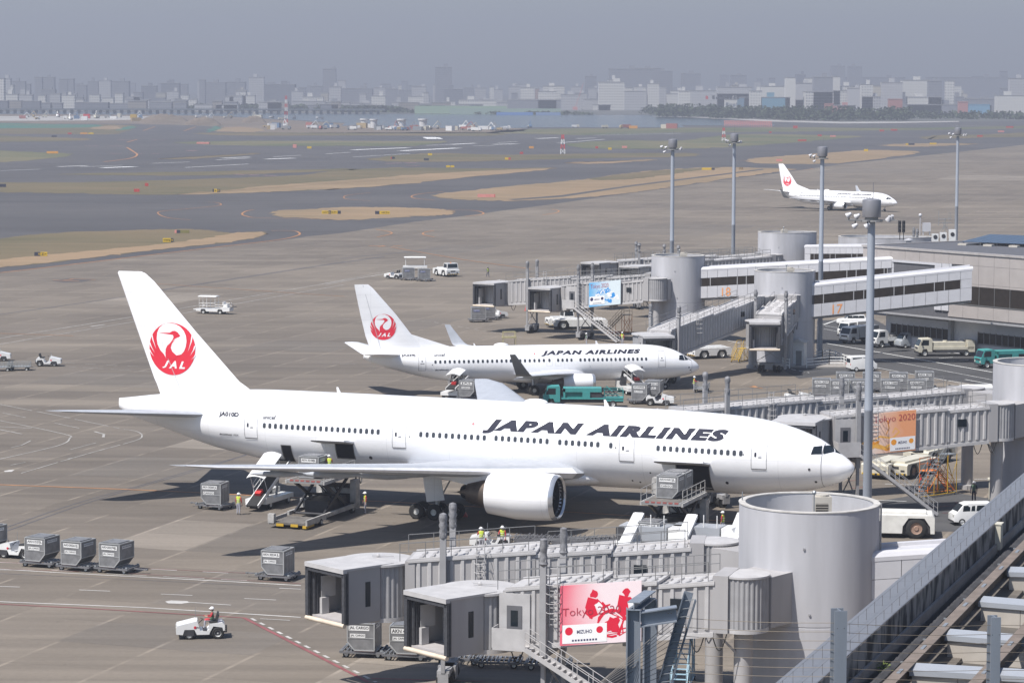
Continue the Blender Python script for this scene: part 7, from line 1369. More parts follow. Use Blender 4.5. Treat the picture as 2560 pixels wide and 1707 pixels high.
mb.loft(rings); mb.build('canopy',t,smooth=40); mb=MB(WH()); [mb.tube((x,y,.5),(x,y,2.3),.04) for x in (-1.7,1.7) for y in (-.7,.7)]; mb.box(-2.2,2.2,-.8,.8,.4,.8); mb.build('body',t); wheels(t,[-1.4,1.4],.7,.33,.2)
transporter('open white carrier with long canopy alone on the left ramp',Z4(1465,462),hd(Z4(1330,455),Z4(1640,462)))
tractor('small dusty tractor alone near the left edge of the ramp',Z4(335,825),R(2)); flatcart('rail-sided baggage cart behind the dusty tractor',Z4(135,855),R(2)); flatcart('rail-sided baggage cart cut by the left edge',Z4(5,860),R(2)); tractor('small tractor cut by the left edge behind the baggage carts',Z4(-10,792),R(5))
# containers under middle-stand bridge
ang=R(14)
for x,y,l in ((945,425,'blue-labelled container left under the middle-stand bridge'),(1010,410,'blue-labelled container right under the middle-stand bridge')): loaded(l,'trolley under the '+l,Z5(x,y),ang,'JL','x',crz=R(6),blue=True,cut=False,W=2.0,D=1.5)
tractor('small tractor right of the two blue-labelled containers under a bridge',Z5(1070,398),R(20))
pushtug('long white aircraft tug parked under the blue poster bridge',Z6(880,795),R(4),7.5,2.6,WH(),'none',.62); pushtug('white cab tug behind the long tug under the blue poster bridge',Z6(735,785),R(15),3.8,2.3,WH(),'front',.5)
steps('orange and grey maintenance steps under the blue poster bridge',Z6(1195,830),R(20),mat('tan_steel',(.45,.36,.25),.5),2.6,acc=ORG())
t=thing('traffic_cone','small red cone under the middle-stand bridge','cone',tuple(Z5(1270,345))); mb=MB(RED()); mb.lathe((0,0,0),(0,0,1),[(.3,0),(.3,.05),(.18,.05),(.03,.8)],10); mb.build('body',t)
# terminal forecourt
def vv(x,y): return Z7(x,y)
road=hd(vv(1040,1030),vv(1800,1130))
sedan('white estate car parked beyond the round tower and corridor 17',vv(1085,900),R(180))
cabtruck('white box truck behind the first row of parked trucks',vv(1110,1000),R(215),WH(),4.6,'box'); cabtruck('white cab truck partly behind the nearest light mast',vv(1140,1035),R(215),WH(),5.2,'box')
cabtruck('white flatbed truck with gear between tall mast and silver van',vv(1350,1062),R(208),WH(),4.8,'flat')
van('silver minivan parked left of the cream tank truck',vv(1525,1065),R(206),4.4,1.7,1.95,mat('silver_paint',(.42,.45,.48),.35,.3,noise=.05))
cabtruck('cream tank truck parked between silver van and teal truck',vv(1770,1125),R(186),CRM(),7.2,'tank')
cabtruck('teal fuel truck cut by the right edge beside the terminal',vv(2250,1205),R(196),mat('teal_paint',(.05,.27,.26),.5),8.5,'fuel',group='teal fuel trucks')
van('small white boxy van crossing the road behind the tall mast',vv(1160,1240),R(186)+PI+R(10))
t=thing('guard_booth','white guard booth with pitched roof beside round tower','booth',tuple(vv(700,1205)),R(-20)); mb=MB(mat('booth_white',(.7,.7,.68),.6)); mb.box(-.75,.75,-.8,.8,0,2.9); mb.build('wall',t); mb=MB(mat('booth_roof',(.55,.54,.52),.6)); mb.prism([(-.95,2.9),(.95,2.9),(.0,3.35)],-1,1,'y'); mb.build('roof',t); mb=MB(GRY()); mb.box(-.2,.5,-.83,-.8,.1,1.9); mb.build('door',t)
def wfence(pts,label):
    o=pts[0]; t=thing('white_fence',label,'fence',(o.x,o.y,0),0,'white rail fences'); mb=MB(mat('fence_white',(.72,.72,.7),.5)); mp_=MB(mat('fence_white',(.72,.72,.7),.5)); P=[p-o for p in pts]
    for a,b in zip(P,P[1:]):
        for h in (.35,.7,1.05): mb.bar(a+Vector((0,0,h)),b+Vector((0,0,h)),.04,.1)
        n_=max(1,int((b-a).length/2.2))
        for k in range(n_+1): q=a.lerp(b,k/n_); mp_.bar(q,q+Vector((0,0,1.2)),.1)
    mb.build('rail',t); mp_.build('post',t)
wfence([vv(755,1220),vv(920,1205),vv(1030,1205)],'front white rail fence at the mast foot'); wfence([vv(740,1180),vv(870,1160),vv(925,1150),vv(1050,1195)],'rear white rail fence behind the mast foot'); wfence([vv(580,1215),vv(630,1225)],'short white rail fence left of the booth'); wfence([vv(600,1170),vv(650,1180)],'short rear white rail fence left of the booth')
t=thing('concrete_plinth','low kerbed island under the light mast inside the white fences','kerb',tuple(vv(880,1210))); mb=MB(mat('kerb_concrete',(.4,.37,.33),.8)); mb.box(-6,5,-1.5,6,0,.14); mb.build('kerb',t)
# container park behind the long bridge
n_=0
for (x,y,l) in ((865,1395,'leftmost container of the front row in the container park'),(995,1405,'second container of the front row in the container park'),(1140,1400,'third container of the front row, left of the thick mast'),(1370,1400,'front container just right of the thick mast'),(1565,1400,'rightmost container of the front row in the container park'),
  (1040,1345,'second container of the rear row, above the front row'),(1235,1345,'rear row container half behind the thick mast'),(1430,1345,'rear row container right of the thick mast'),(1620,1335,'rightmost container of the rear row in the container park')):
    p=Z7(x,y+45); n_+=1; dolly('trolley under the '+l.replace('container ','box ',1),p,R(-8)); container(l,p,R(-8+n_*2%7),.5,'AKN 3%03d'%(n_*97),'JAL CARGO',W=1.95,D=1.55,cut=False)
tractor('white tractor beside the container park left end',Z7(700,1478),R(10)); tractor('white tractor with red seats right of the container park',Z7(1740,1440),R(185)); tractor('white tractor below the container park front row',Z7(1180,1478),R(175))
t=thing('covered_pipe','white wrapped horizontal duct beside the right edge tower','duct',tuple(Z7(2000,1460))); a=Z7(1880,1365,5)-Vector(t.location); b=Z7(2115,1360,5)-Vector(t.location); mb=MB(WH()); mb.tube(a,b,.38,14); mb.use(DRK()); mb.tube(a-Vector((.02,0,0)),a,.25,12); mb.build('duct',t,smooth=40); mb=MB(GRY()); [mb.tube(a.lerp(b,q),Vector((a.lerp(b,q).x,a.lerp(b,q).y,0)),.07) for q in (.2,.8)]; mb.build('leg',t)
# around the wide-body nose, right
pushtug('left cream aircraft tug behind the orange poster bridge stairs',Z8(1420,910),R(60),5.6,2.5,None,'none',.6); pushtug('middle cream aircraft tug under the orange poster bridge',Z8(1580,905),R(55),6.2,2.5,None,'none',.62); pushtug('rear cream aircraft tug beside the bridge support column',Z8(1710,820),R(55),5.5,2.5,None,'none',.6)
pushtug('big white aircraft tug with rusty wheel right of the large front tower',Z8(1450,1318),R(-7),6.4,2.9,mat('tug_white',(.66,.65,.61),.5,noise=.15),'none',.78,H=1.75)
steps('tall yellow and grey maintenance steps by the bridge support column',Z8(1800,1040),R(40),STL(),3.4,12,YEL()); steps('orange framed maintenance steps in front of the tall grey ones',Z8(1740,1030),R(215),ORG(),2.0,7)
person('person in dark uniform standing near the bridge support columns',Z8(2015,1090),R(250),'stand',shirt=(.03,.035,.06),vest=(.03,.035,.06),pants=(.02,.025,.05),helmet=(.7,.7,.7))
t=thing('wheel_chock_box','white slatted cabinet beside the support column','cabinet',tuple(Z8(2150,1065)),R(-10)); mb=MB(CRM()); mb.box(-.4,.4,-.4,.4,.5,1.6); [mb.tube((x,y,0),(x,y,.6),.05) for x in(-.35,.35) for y in(-.35,.35)]; mb.box(-.5,.5,-.5,.5,1.6,1.7); mb.build('case',t); mb=MB(DRK()); mb.box(-.3,.3,-.42,-.4,.7,1.4); mb.build('vent',t)
t=thing('traffic_cone','black and red cone by the stair foot of orange bridge','cone',tuple(Z8(1652,970))); mb=MB(DRK()); mb.lathe((0,0,0),(0,0,1),[(.3,0),(.3,.05),(.18,.05),(.1,.4)],10); mb.use(RED()); mb.lathe((0,0,0),(0,0,1),[(.1,.4),(.02,.85)],10); mb.build('body',t)
van('white van half hidden by the near roof ledge at right',Z8(1995,1238),R(190),3.2,1.45,1.75)
t=thing('nose_gear_tow','white electrical cart by the big airliner nose wheel','cart',(at777(7.5,-1.5).x,at777(7.5,-1.5).y,0),h7); mb=MB(WH()); mb.box(-.8,.8,-.5,.5,.3,1.2); mb.build('body',t); wheels(t,[-.5,.5],.45,.2,.12)
t=thing('red_marker','red chock marker beside the main landing gear','chock',tuple(Z10(1270,412))); mb=MB(RED()); mb.prism([(-.25,0),(.25,0),(.1,.25),(-.1,.25)],-.5,.5,'y'); mb.build('block',t)

for k,(z_,x,y,l) in enumerate(((Z11,880,545,'small yellow chock board left of the grounded container'),(Z8,1965,1330,'small white box at the ledge end beside big tug'))):
    p=z_(x,y); t=thing('equipment_box',l,'box',(p.x,p.y,0),.3*k); mb=MB(YEL() if k==0 else CRM()); mb.box(-.4,.4,-.25,.25,.1,.7); mb.box(-.45,.45,-.3,.3,.0,.12); mb.build('case',t)
person('person in white helmet standing behind the rear cargo loader',at777(38.0,5.2),R(200),'stand')
person('person in white helmet beside the forward cargo loader mast',at777(9.0,4.5),R(150),'stand')
# ================= airfield signs, masts, far town =================
YS=lambda:mat('sign_yellow',(.62,.42,.02),.5,noise=.05); BS=lambda:mat('sign_dark',(.03,.035,.06),.6); RS=lambda:mat('sign_panel_red',(.45,.06,.05),.6); OS=lambda:mat('sign_orange',(.65,.3,.05),.6); PS=lambda:mat('sign_pink',(.62,.25,.22),.6)
def sign(zm,x0,x1,y,parts,label,h=1.1,txt=None,th=.3):
    a,b=zm(x0,y),zm(x1,y); b=zm.D(x1,y,a.y); W=abs(b.x-a.x); h=(29 if a.y<600 else 23 if a.y<900 else 16 if a.y<1500 else 12)*(1.6 if h>=6 else 1)/2.735*a.y/FPX-.1; t=thing('airfield_sign',label,'sign',(a.x,a.y,0),0,'airfield guidance signs'); x=0
    for fr,m in parts:
        mb=MB(m); mb.box(x,x+fr*W,-th/2,th/2,.1,.1+h); mb.use(GRY()); [mb.box(q,q+.08,-.04,.04,0,.1) for q in (x+.1,x+fr*W-.18)]; mb.build('panel',t); x+=fr*W
    if txt:
        for s,f0,f1,c in txt: 
            v,f=textbox(s,(f1-f0)*W,h*.6,.02); mb=MB(mat('sign_black',(.02,.02,.025),.5,noise=0) if c=='k' else YS()); put_text(mb,v,f,(f0*W,-th/2,.1+h*.2),(1,0,0),(0,0,1),.02); mb.build('lettering',t,fix=False)
    return t
sign(Z1,2195,2325,1062,[(.35,YS()),(.14,BS()),(.34,YS()),(.17,BS())],'long yellow and black sign at the left end of the grass island',2.0,[('<A7',.03,.32,'k'),('A',.38,.46,'y'),('K7>',.52,.8,'k')])
sign(Z2,235,335,1062,[(.3,BS()),(.12,YS()),(.58,YS())],'yellow and black sign on the right of the grass island',2.0,[('<K7>',.42,.97,'k')])
sign(Z1,1110,1182,1262,[(.75,YS()),(.25,BS())],'yellow sign W6 on the left grass verge',1.9,[('<W6',.06,.7,'k'),('W',.79,.96,'y')])
sign(Z1,232,320,1362,[(.28,BS()),(.2,BS()),(.52,YS())],'yellow and black sign Z on the left grass near the edge',1.9,[('W',.3,.45,'y'),('Z>',.53,.96,'k')])
sign(Z1,1190,1290,1200,[(.14,PS()),(.25,BS()),(.61,mat('sign_back_olive',(.2,.18,.06),.6))],'unlit olive sign with pink end on the left verge',2.2)
sign(Z1,1448,1500,918,[(.2,BS()),(.38,YS()),(.42,BS())],'small black and yellow sign at the tip of the tan strip',2.2,[('6',.28,.5,'k'),('QY',.62,.96,'y')])
sign(Z1,312,390,660,[(1,OS())],'orange and yellow sign on the far left green strip',3.5); sign(Z1,910,948,920,[(1,RS())],'red box standing on the olive strip',2.8); sign(Z1,985,1008,880,[(1,RS())],'small red marker above the red box',2)
sign(Z1,-10,35,892,[(1,BS())],'dark sign at the left edge on the olive strip',2.2); sign(Z1,455,482,528,[(1,RS())],'red marker on the far left strip',3.5); sign(Z1,540,590,527,[(1,OS())],'orange marker beside the teal ground',3.5); sign(Z1,595,632,527,[(1,YS())],'yellow marker beside the orange one',3.5); sign(Z1,345,380,548,[(1,BS())],'dark blue box on the far tan patch',4)
sign(Z1,1340,1425,588,[(1,PS())],'wide red mound marker on the green strip',3.2,th=6); sign(Z1,2092,2122,616,[(1,YS())],'yellow marker above the runway at centre left',3); sign(Z1,1995,2020,612,[(1,PS())],'pink marker stack left of a yellow marker',6)
sign(Z2,340,368,684,[(.25,RS()),(.75,BS())],'dark board with red end on the middle strip',3.6); sign(Z2,593,622,658,[(1,YS())],'yellow sign high on the middle strip',3.6); sign(Z2,566,600,693,[(1,BS())],'low dark cabinet right of the white post',3); sign(Z2,718,745,740,[(1,YS())],'left one of the two yellow signs side by side',3); sign(Z2,749,774,740,[(1,YS())],'right one of the two yellow signs side by side',3)
sign(Z2,1120,1160,684,[(.6,YS()),(.4,RS())],'yellow sign with red end on middle strip',3); sign(Z2,1285,1316,606,[(1,OS())],'orange box on the far strip',4); sign(Z2,1222,1245,645,[(1,RS())],'red ball marker left of the red lattice mast',4); sign(Z2,1825,1850,612,[(1,YS())],'yellow marker right of the red lattice mast',4); sign(Z2,1920,1955,600,[(1,PS())],'pink box near the right far strip',4); sign(Z2,1738,1757,604,[(1,RS())],'red box left of the pink one',5)
sign(Z2,935,1055,942,[(.96,PS()),(.04,RS())],'long pink board on the large dry grass island',1.8,th=.6); sign(Z2,1968,2025,465,[(1,OS())],'orange container by the water edge',8,th=4)
sign(Z3,142,230,746,[(.75,YS()),(.25,BS())],'yellow and black sign on the right dry grass island',1.7); sign(Z3,395,425,742,[(1,mat('sign_back_brown',(.25,.17,.08),.6))],'brown sign back right of the yellow one',1.7); sign(Z3,1535,1595,567,[(.3,YS()),(.7,BS())],'dark and yellow sign on the far right tan strip',2.6); sign(Z3,1700,1745,562,[(1,YS())],'yellow sign at the far right tan strip',2.6)
sign(Z3,798,856,545,[(1,RS())],'long red board on the far green strip',3); sign(Z3,1018,1057,515,[(1,PS())],'pink board right of the long red one',3.5); sign(Z3,1355,1387,475,[(1,RS())],'left red board of the far pair',5); sign(Z3,1432,1476,470,[(1,RS())],'right red board of the far pair',5); sign(Z3,2022,2062,508,[(1,RS())],'red board below the right light mast',4); sign(Z3,2165,2208,476,[(1,PS())],'striped pink board at far right',4); sign(Z3,2220,2270,446,[(1,RS())],'red board near the right edge shoreline',5); sign(Z3,932,960,510,[(1,RS())],'small red board left of the pink one',3.5); sign(Z3,765,795,458,[(1,RS())],'tiny red board near the shore trees',6); sign(Z3,1250,1278,612,[(1,YS())],'small yellow board on the far tan island',1.6); sign(Z3,650,692,684,[(1,PS())],'pale pink board on the tan island left part',1.2)
sign(Z3,600,618,490,[(1,RS())],'small red post on the green strip left of the trees',4)
def lattice(zm,x,yt,yb,label,wd=1.6,cols=6,c1=None,c2=None):
    p=zm(x,yb); top=zm.D(x,yt,p.y).z; t=thing('striped_mast',label,'mast',(p.x,p.y,0)); 
    for k in range(cols):
        z0,z1=top*k/cols,top*(k+1)/cols; mb=MB((c1 or RED()) if k%2 else (c2 or WH())); w0=lerp(wd,wd*.4,k/cols); w1=lerp(wd,wd*.4,(k+1)/cols)
        for a in (-1,1):
            for b in (-1,1): mb.bar((a*w0/2,b*w0/2,z0),(a*w1/2,b*w1/2,z1),.3)
        mb.bar((-w0/2,-w0/2,z0),(w1/2,-w1/2,z1),.2); mb.bar((w0/2,-w0/2,z0),(-w1/2,-w1/2,z1),.2); mb.build('section',t)
    return t
lattice(Z1,1948,255,465,'tall red and white banded mast at the edge of the works area',2.6,8); lattice(Z2,1515,508,640,'red and white lattice tower standing on the far green strip',2.2,4); lattice(Z3,290,455,545,'short red and white striped mast left of the second light mast',2,4)
def pyl(zm,x,yt,yb,r,label):
    p=zm(x,yb); t=thing('white_pillar',label,'pillar',(p.x,p.y,0),0,'white pillars at the water edge'); top=zm.D(x,yt,p.y).z; mb=MB(mat('pillar_white',(.6,.6,.6),.7)); mb.lathe((0,0,0),(0,0,1),[(r,0),(r,top*.8),(r*1.25,top*.85),(r*1.25,top),(.01,top)],12); mb.build('shaft',t,smooth=40)
pyl(Z2,157,408,470,2.8,'leftmost white pillar of the four near the water'); pyl(Z2,222,410,472,2.6,'second white pillar from the left near the water'); pyl(Z2,413,408,475,3,'third white pillar from the left near the water'); pyl(Z2,558,406,472,3,'rightmost white pillar of the four near the water')
# small machines and trucks of the works area
cols=[WH(),WH(),WH(),CRM(),CRM(),GRY(),STL(),mat('work_red',(.35,.12,.1),.6),mat('work_blue',(.12,.2,.32),.6),mat('work_tan',(.4,.3,.15),.6)]; rn=random.Random(11)
def rig(loc,m,k):
    t=thing('works_truck',None,'truck',(loc.x,loc.y,0),rn.uniform(-.6,.6) if rn.random()<.6 else rn.uniform(0,6),'small trucks and huts of the works area'); t['label']='tiny '+['truck','machine','hut'][k%3]+' among the cluster in the far works area'
    L=rn.uniform(5,9); mb=MB(m); 
    if k%3==2: mb.box(-L/2,L/2,-1.6,1.6,0,rn.uniform(2.4,4)); mb.use(GRY()); mb.box(-L/2-.1,L/2+.1,-1.8,1.8,3,3.2) if 0 else None; mb.build('wall',t)
    else:
        mb.prism([(L/2,.6),(L/2,1.6),(L/2-.6,2.7),(L/2-2,2.7),(L/2-2,.6)],-1.1,1.1,'y'); mb.build('cab',t); mb=MB(rn.choice(cols)); mb.box(-L/2,L/2-2.1,-1.2,1.2,.8,rn.uniform(1.6,3.2)); mb.build('load_bed',t); 
        for x in (L/2-1.2,-L/2+1.2): mb=MB(BLK()); mb.lathe((x,-1.25,.5),(0,1,0),[(.01,0),(.5,0),(.5,2.5),(.01,2.5)],8); mb.build('wheel',t)
        if k%3==1: mb=MB(m); mb.bar((-1,0,2),(L*.4,0,6),.5); mb.bar((L*.4,0,6),(L*.75,0,2.5),.4); mb.build('boom',t)
for k in range(92):
    q=rn.random()
    if q<.62: x=rn.uniform(1800,3540); z_,x_=(Z1,x) if x<2352 else (Z2,x-2337); p=z_(x_,rn.uniform(468,490))
    elif q<.8: p=Z1(rn.uniform(140,960),rn.uniform(405,440))
    elif q<.93: p=Z1(rn.uniform(1350,2300),rn.uniform(405,425))
    else: p=Z2(rn.uniform(1150,2352),rn.uniform(462,466))
    rig(p,rn.choice(cols),k)
def crane(zm,x,yb,x2,y2,label,m):
    p=zm(x,yb); e=zm.D(x2,y2,p.y)-p; t=thing('crane',label,'crane',(p.x,p.y,0)); mb=MB(m); mb.box(-3,3,-2,2,1,5); mb.build('body',t); mb=MB(m); L=e.length; n_=int(L/5)
    for s in (-1,1): mb.bar((0,s*.8,4),e+Vector((0,s*.3,0)),.5)
    for k in range(n_): mb.bar(e*(k/n_)+Vector((0,-.8,4*(1-k/n_))),e*((k+1)/n_)+Vector((0,.8,0)),.3)
    mb.build('boom',t)
crane(Z2,1598,345,1655,155,'red and white crawler crane across the water',PS()); crane(Z1,560,330,490,225,'dark crane boom over the left shore buildings',GRY()); crane(Z3,360,255,385,205,'dark inclined boom behind the shore warehouse',DRK()); crane(Z1,585,425,610,400,'red excavator on the pale works area',RED()); crane(Z1,905,425,895,395,'yellow excavator at the end of the pale works area',YEL()); crane(Z1,1060,445,1035,420,'teal excavator on the bare mound',mat('teal_paint',(.03,.36,.33),.45))
# earth mounds
def mound(zm,x0,x1,y,yt,label):
    a=zm(x0,y); b=zm.D(x1,y,a.y); top=zm.D((x0+x1)/2,yt,a.y).z; W=b.x-a.x; t=thing('earth_mound',label,'mound',((a.x+b.x)/2,a.y,0)); mb=MB(BRN); n=24; rn=random.Random(int(x0)); vs=[];
    for j in range(9):
        for i in range(n+1):
            u=i/n*2-1; v=j/8*2-1; h=max(0,1-u*u)*max(0,1-v*v); vs.append((u*W/2,v*W*.25,top*h**.7*(1+rn.uniform(-.18,.18))))
    mb.add(vs,[(j*(n+1)+i,j*(n+1)+i+1,(j+1)*(n+1)+i+1,(j+1)*(n+1)+i) for j in range(8) for i in range(n)]); mb.build('soil',t,smooth=60)
mound(Z1,940,1290,445,388,'olive earth mound behind the runway at left'); mound(Z1,1250,1500,458,408,'brown earth mound right of the olive one'); mound(Z1,1640,1810,440,398,'small brown heap near the striped mast')
# ---- town ----
def bmat(c,win=.45,fl=3.4,wd=3.2):
    key='facade_%d_%d_%d_%d'%(c[0]*100,c[1]*100,c[2]*100,win*100)
    if key in MATS: return MATS[key]
    m=mat(key,c,.8,noise=0); n=m.node_tree; b=n.nodes['Principled BSDF']; tc=node(m,'ShaderNodeTexCoord'); sp=node(m,'ShaderNodeSeparateXYZ'); n.links.new(tc.outputs['Object'],sp.inputs[0]); outs=[]
    for i,(ax,per,duty) in enumerate(((2,fl,.45),(0,wd,.6))):
        d=node(m,'ShaderNodeMath',operation='DIVIDE'); d.inputs[1].default_value=per; n.links.new(sp.outputs[ax],d.inputs[0]); f=node(m,'ShaderNodeMath',operation='FRACT'); n.links.new(d.outputs[0],f.inputs[0]); l=node(m,'ShaderNodeMath',operation='LESS_THAN'); l.inputs[1].default_value=duty; n.links.new(f.outputs[0],l.inputs[0]); outs.append(l)
    mu=node(m,'ShaderNodeMath',operation='MULTIPLY'); n.links.new(outs[0].outputs[0],mu.inputs[0]); n.links.new(outs[1].outputs[0],mu.inputs[1]); m2=node(m,'ShaderNodeMath',operation='MULTIPLY'); m2.inputs[1].default_value=win; n.links.new(mu.outputs[0],m2.inputs[0])
    mx=node(m,'ShaderNodeMix',data_type='RGBA'); n.links.new(m2.outputs[0],mx.inputs[0]); mx.inputs[6].default_value=(*c,1); mx.inputs[7].default_value=(.05,.06,.08,1); n.links.new(mx.outputs[2],b.inputs['Base Color']); return m
RFM=mat('flat_roof_grey',(.3,.3,.3),.9)
nb_=[0]
def bld(zm,x0,x1,yt,Y,c,label=None,win=.45,dep=None,top=None,roofc=None,lay=1,zb=0):
    a=zm.D(x0,yt,Y); b=zm.D(x1,yt,Y); W=b.x-a.x; Hh=a.z; dep=dep or max(12,min(W*.6,45)); k=nb_[0]; nb_[0]+=1; rr=random.Random(k)
    t=thing('city_building',label,'building',((a.x+b.x)/2,Y,0),0,'buildings beyond the water')
    if not label: t['label']='hazy low block in the far built-up shore'
    mb=MB(bmat(c,win)); mb.box(-W/2,W/2,0,dep,zb,Hh); mb.build('wall',t); mb=MB(roofc or RFM); mb.box(-W/2-.3,W/2+.3,-.3,dep+.3,Hh,Hh+.8); mb.build('roof',t)
    if top is not False and W>14:
        mb=MB(bmat(c,0)); x=rr.uniform(-W*.3,W*.2); mb.box(x,x+min(W*.25,9),3,9,Hh+.8,Hh+rr.uniform(3.5,6.5)); mb.build('penthouse',t)
    return t
w1=(.62,.61,.58); w2=(.45,.45,.46); g1=(.24,.25,.28); g2=(.17,.18,.21); bg=(.5,.46,.38); bl=(.13,.22,.3)
desc=['narrow','broad','stepped','slim','squat','plain','blocky','tall','flat-topped','boxy']
def row(zm,base,items,Y,c,nm):
    for i,it in enumerate(items):
        x0,x1,yt=it[:3]; cc=it[3] if len(it)>3 else c; bld(zm,x0,x1,yt,Y+(i%3)*60,cc,'%s %s %s building, number %d from the left in its row'%(desc[i%10],base,nm,i+1),win=it[4] if len(it)>4 else .45)
row(Z1,'hazy',[(-40,60,150,w2),(75,160,170),(160,195,187),(225,275,140),(285,360,140),(395,450,152),(455,492,150),(510,580,192),(590,660,167),(665,745,160,w2),(745,870,165),(955,1060,195,g2),(1090,1215,175,g2),(1130,1160,160),(1220,1272,182),(1350,1392,152),(1395,1530,170),(1535,1665,165),(1690,1795,132,w2),(1800,2005,180,g2),(2030,2080,200),(2110,2190,190),(2195,2285,72),(2300,2352,150,w2)],4200,g1,'left shore apartment')
row(Z1,'pale',[(-30,15,150,w1),(0,110,258,w1),(60,80,195,w1),(120,210,262,w2),(250,300,265,w1),(330,400,252,w2),(412,500,262,w1),(500,560,290,w1),(600,670,258,w1),(690,765,280,w1),(775,830,247,w1),(840,900,285,w2),(950,1010,290,w2),(1110,1150,292,w1),(1200,1270,290,w2),(1280,1335,284,w1),(1790,1920,322,w2),(1838,1880,286,w1),(1990,2210,296,w2),(2060,2200,264,w1),(2242,2320,192,w2),(2210,2352,300,g1)],3500,w1,'low shore')
row(Z2,'hazy',[(-20,210,205),(150,172,172,w2),(218,302,198,w2),(300,385,205),(390,480,212),(388,410,180,w1),(480,578,188,w2),(640,752,56),(625,692,172,w2),(700,830,205,g2),(835,905,195),(913,988,196,w2),(1012,1042,188,w1),(1030,1102,205,w2),(1142,1222,183,w2),(1570,1640,182,w2),(1690,1752,192,w2),(1665,1745,112),(1830,2140,60),(2000,2180,55,g1,.3),(2155,2265,72),(2322,2352,88)],4300,g1,'middle shore tower')
row(Z2,'pale',[(203,300,255,w1),(45,230,305,w2),(456,600,256,w1),(560,595,228,w2),(800,1060,278,w1),(880,1135,292,w2),(1140,1500,275,g1,.2),(1224,1320,190,w1),(1323,1352,198,(.35,.26,.24)),(1345,1470,218,w1),(1365,1447,222,g2,.1),(1380,1525,180,w1),(1500,1640,238,w2),(1660,1890,270,w2,.15),(1700,1740,262,w1),(1722,1840,306,w1),(1848,1945,294,w1),(1668,1720,332,w1),(1935,2080,212,w2),(1925,1990,185,w1),(2000,2085,182,w1),(2095,2172,160,w1),(2140,2172,150,w1),(2172,2220,180,w2),(2140,2185,320,(.5,.4,.4)),(2225,2352,228,w1,.3),(2252,2352,205,w1,.3),(1758,1935,150,w1),(1820,1900,134,w1),(1765,1900,215,w2)],3550,w1,'middle shore')
row(Z3,'hazy',[(0,132,90),(335,445,98),(600,640,115),(1022,1118,30,g1,.1),(1140,1235,35,g1,.1),(1120,1530,108,g1,.3),(1695,2245,105,g1,.15),(2180,2230,60),(780,850,90,g2)],4800,g1,'right shore distant')
row(Z3,'pale',[(-20,60,208,w1,.3),(50,240,205,w2,.2),(150,540,225,(.4,.4,.43),0),(298,382,262,w1,.1),(385,430,250,bl,0),(432,545,248,w2,.1),(545,742,248,(.12,.28,.38),.1),(675,925,264,(.5,.27,.08),.5),(245,480,180,w2,.2),(468,550,205,w1),(550,712,172,w1,0),(710,866,172,w1),(711,780,112,w1,0),(780,905,150,w2,0),(845,905,115,w1,0),(903,1035,108,g1,0),(1033,1085,103,w1,0),(750,850,200,w1),(845,1040,208,w1,.7),(1038,1130,200,w1),(1082,1222,168,w1),(1140,1220,182,w2,0),(1228,1310,156,w1),(1310,1432,164,bg,.2),(1375,1512,142,w2,.2),(1450,1530,208,g2,.2),(1510,1690,125,w1,.15),(1690,1780,130,g1,.3),(1810,1866,126,w1,.5),(2245,2352,108,w2,.3),(1550,1780,240,w1,.2),(1235,1430,240,w2,.5),(820,905,288,w1,.2),(980,1190,300,(.45,.2,.18),.3),(1422,1510,258,w2,.2),(1820,1930,236,g1,.2),(1450,1960,292,g1,.05),(1960,2120,290,w2,0),(2120,2352,265,g2,.3),(2160,2352,226,w1,.1),(1940,2160,250,g1,.2)],3300,w1,'right shore')
for x0,x1,yt,c in ((1420,1512,256,(.38,.15,.12)),(985,1040,290,(.38,.15,.12)),(1962,2110,289,(.15,.33,.48)),(1900,1960,272,(.45,.2,.18))):
    bld(Z3,x0,x1,yt,3270,c,'low shore building with %s roof right of the trees'%{.38:'bright red',.15:'light blue',.45:'dull red'}[c[0]] if x0!=985 else 'low red and white shore building behind the trees',0,top=False,roofc=mat('roof_%d'%int(c[0]*100+x0),c,.7))
# random infill
rn=random.Random(21)
for k in range(70):
    q=rn.choice(((Z1,-100,2300),(Z2,0,2352),(Z3,0,2352))); x=rn.uniform(q[1],q[2]); wd=rn.uniform(25,110); bld(q[0],x,x+wd,rn.uniform(215,300) if q[0]!=Z3 else rn.uniform(160,250),rn.choice((3700,3900,4100)),rn.choice((w1,w2,w2,g1,(.4,.38,.34))),None,.4)
for k in range(40):
    q=rn.choice(((Z1,-100,2300),(Z2,0,2352),(Z3,0,2352))); x=rn.uniform(q[1],q[2]); bld(q[0],x,x+rn.uniform(30,90),rn.uniform(150,200) if q[0]!=Z3 else rn.uniform(90,150),rn.choice((5200,5800)),rn.choice((g1,w2)),None,.3,top=False)
# lettering on the shore warehouse
p=Z3.D(165,262,3297); t=thing('warehouse_sign','dark lettering with red square on the grey shore warehouse','sign',(p.x,3296.5,p.z)); mb=MB(RED()); mb.box(0,3,-.3,0,0,4); mb.use(DRK()); [mb.box(8+k*4.2,11+k*4.2,-.3,0,0,3 if k%3 else 4.5) for k in range(8)]; mb.build('lettering',t)
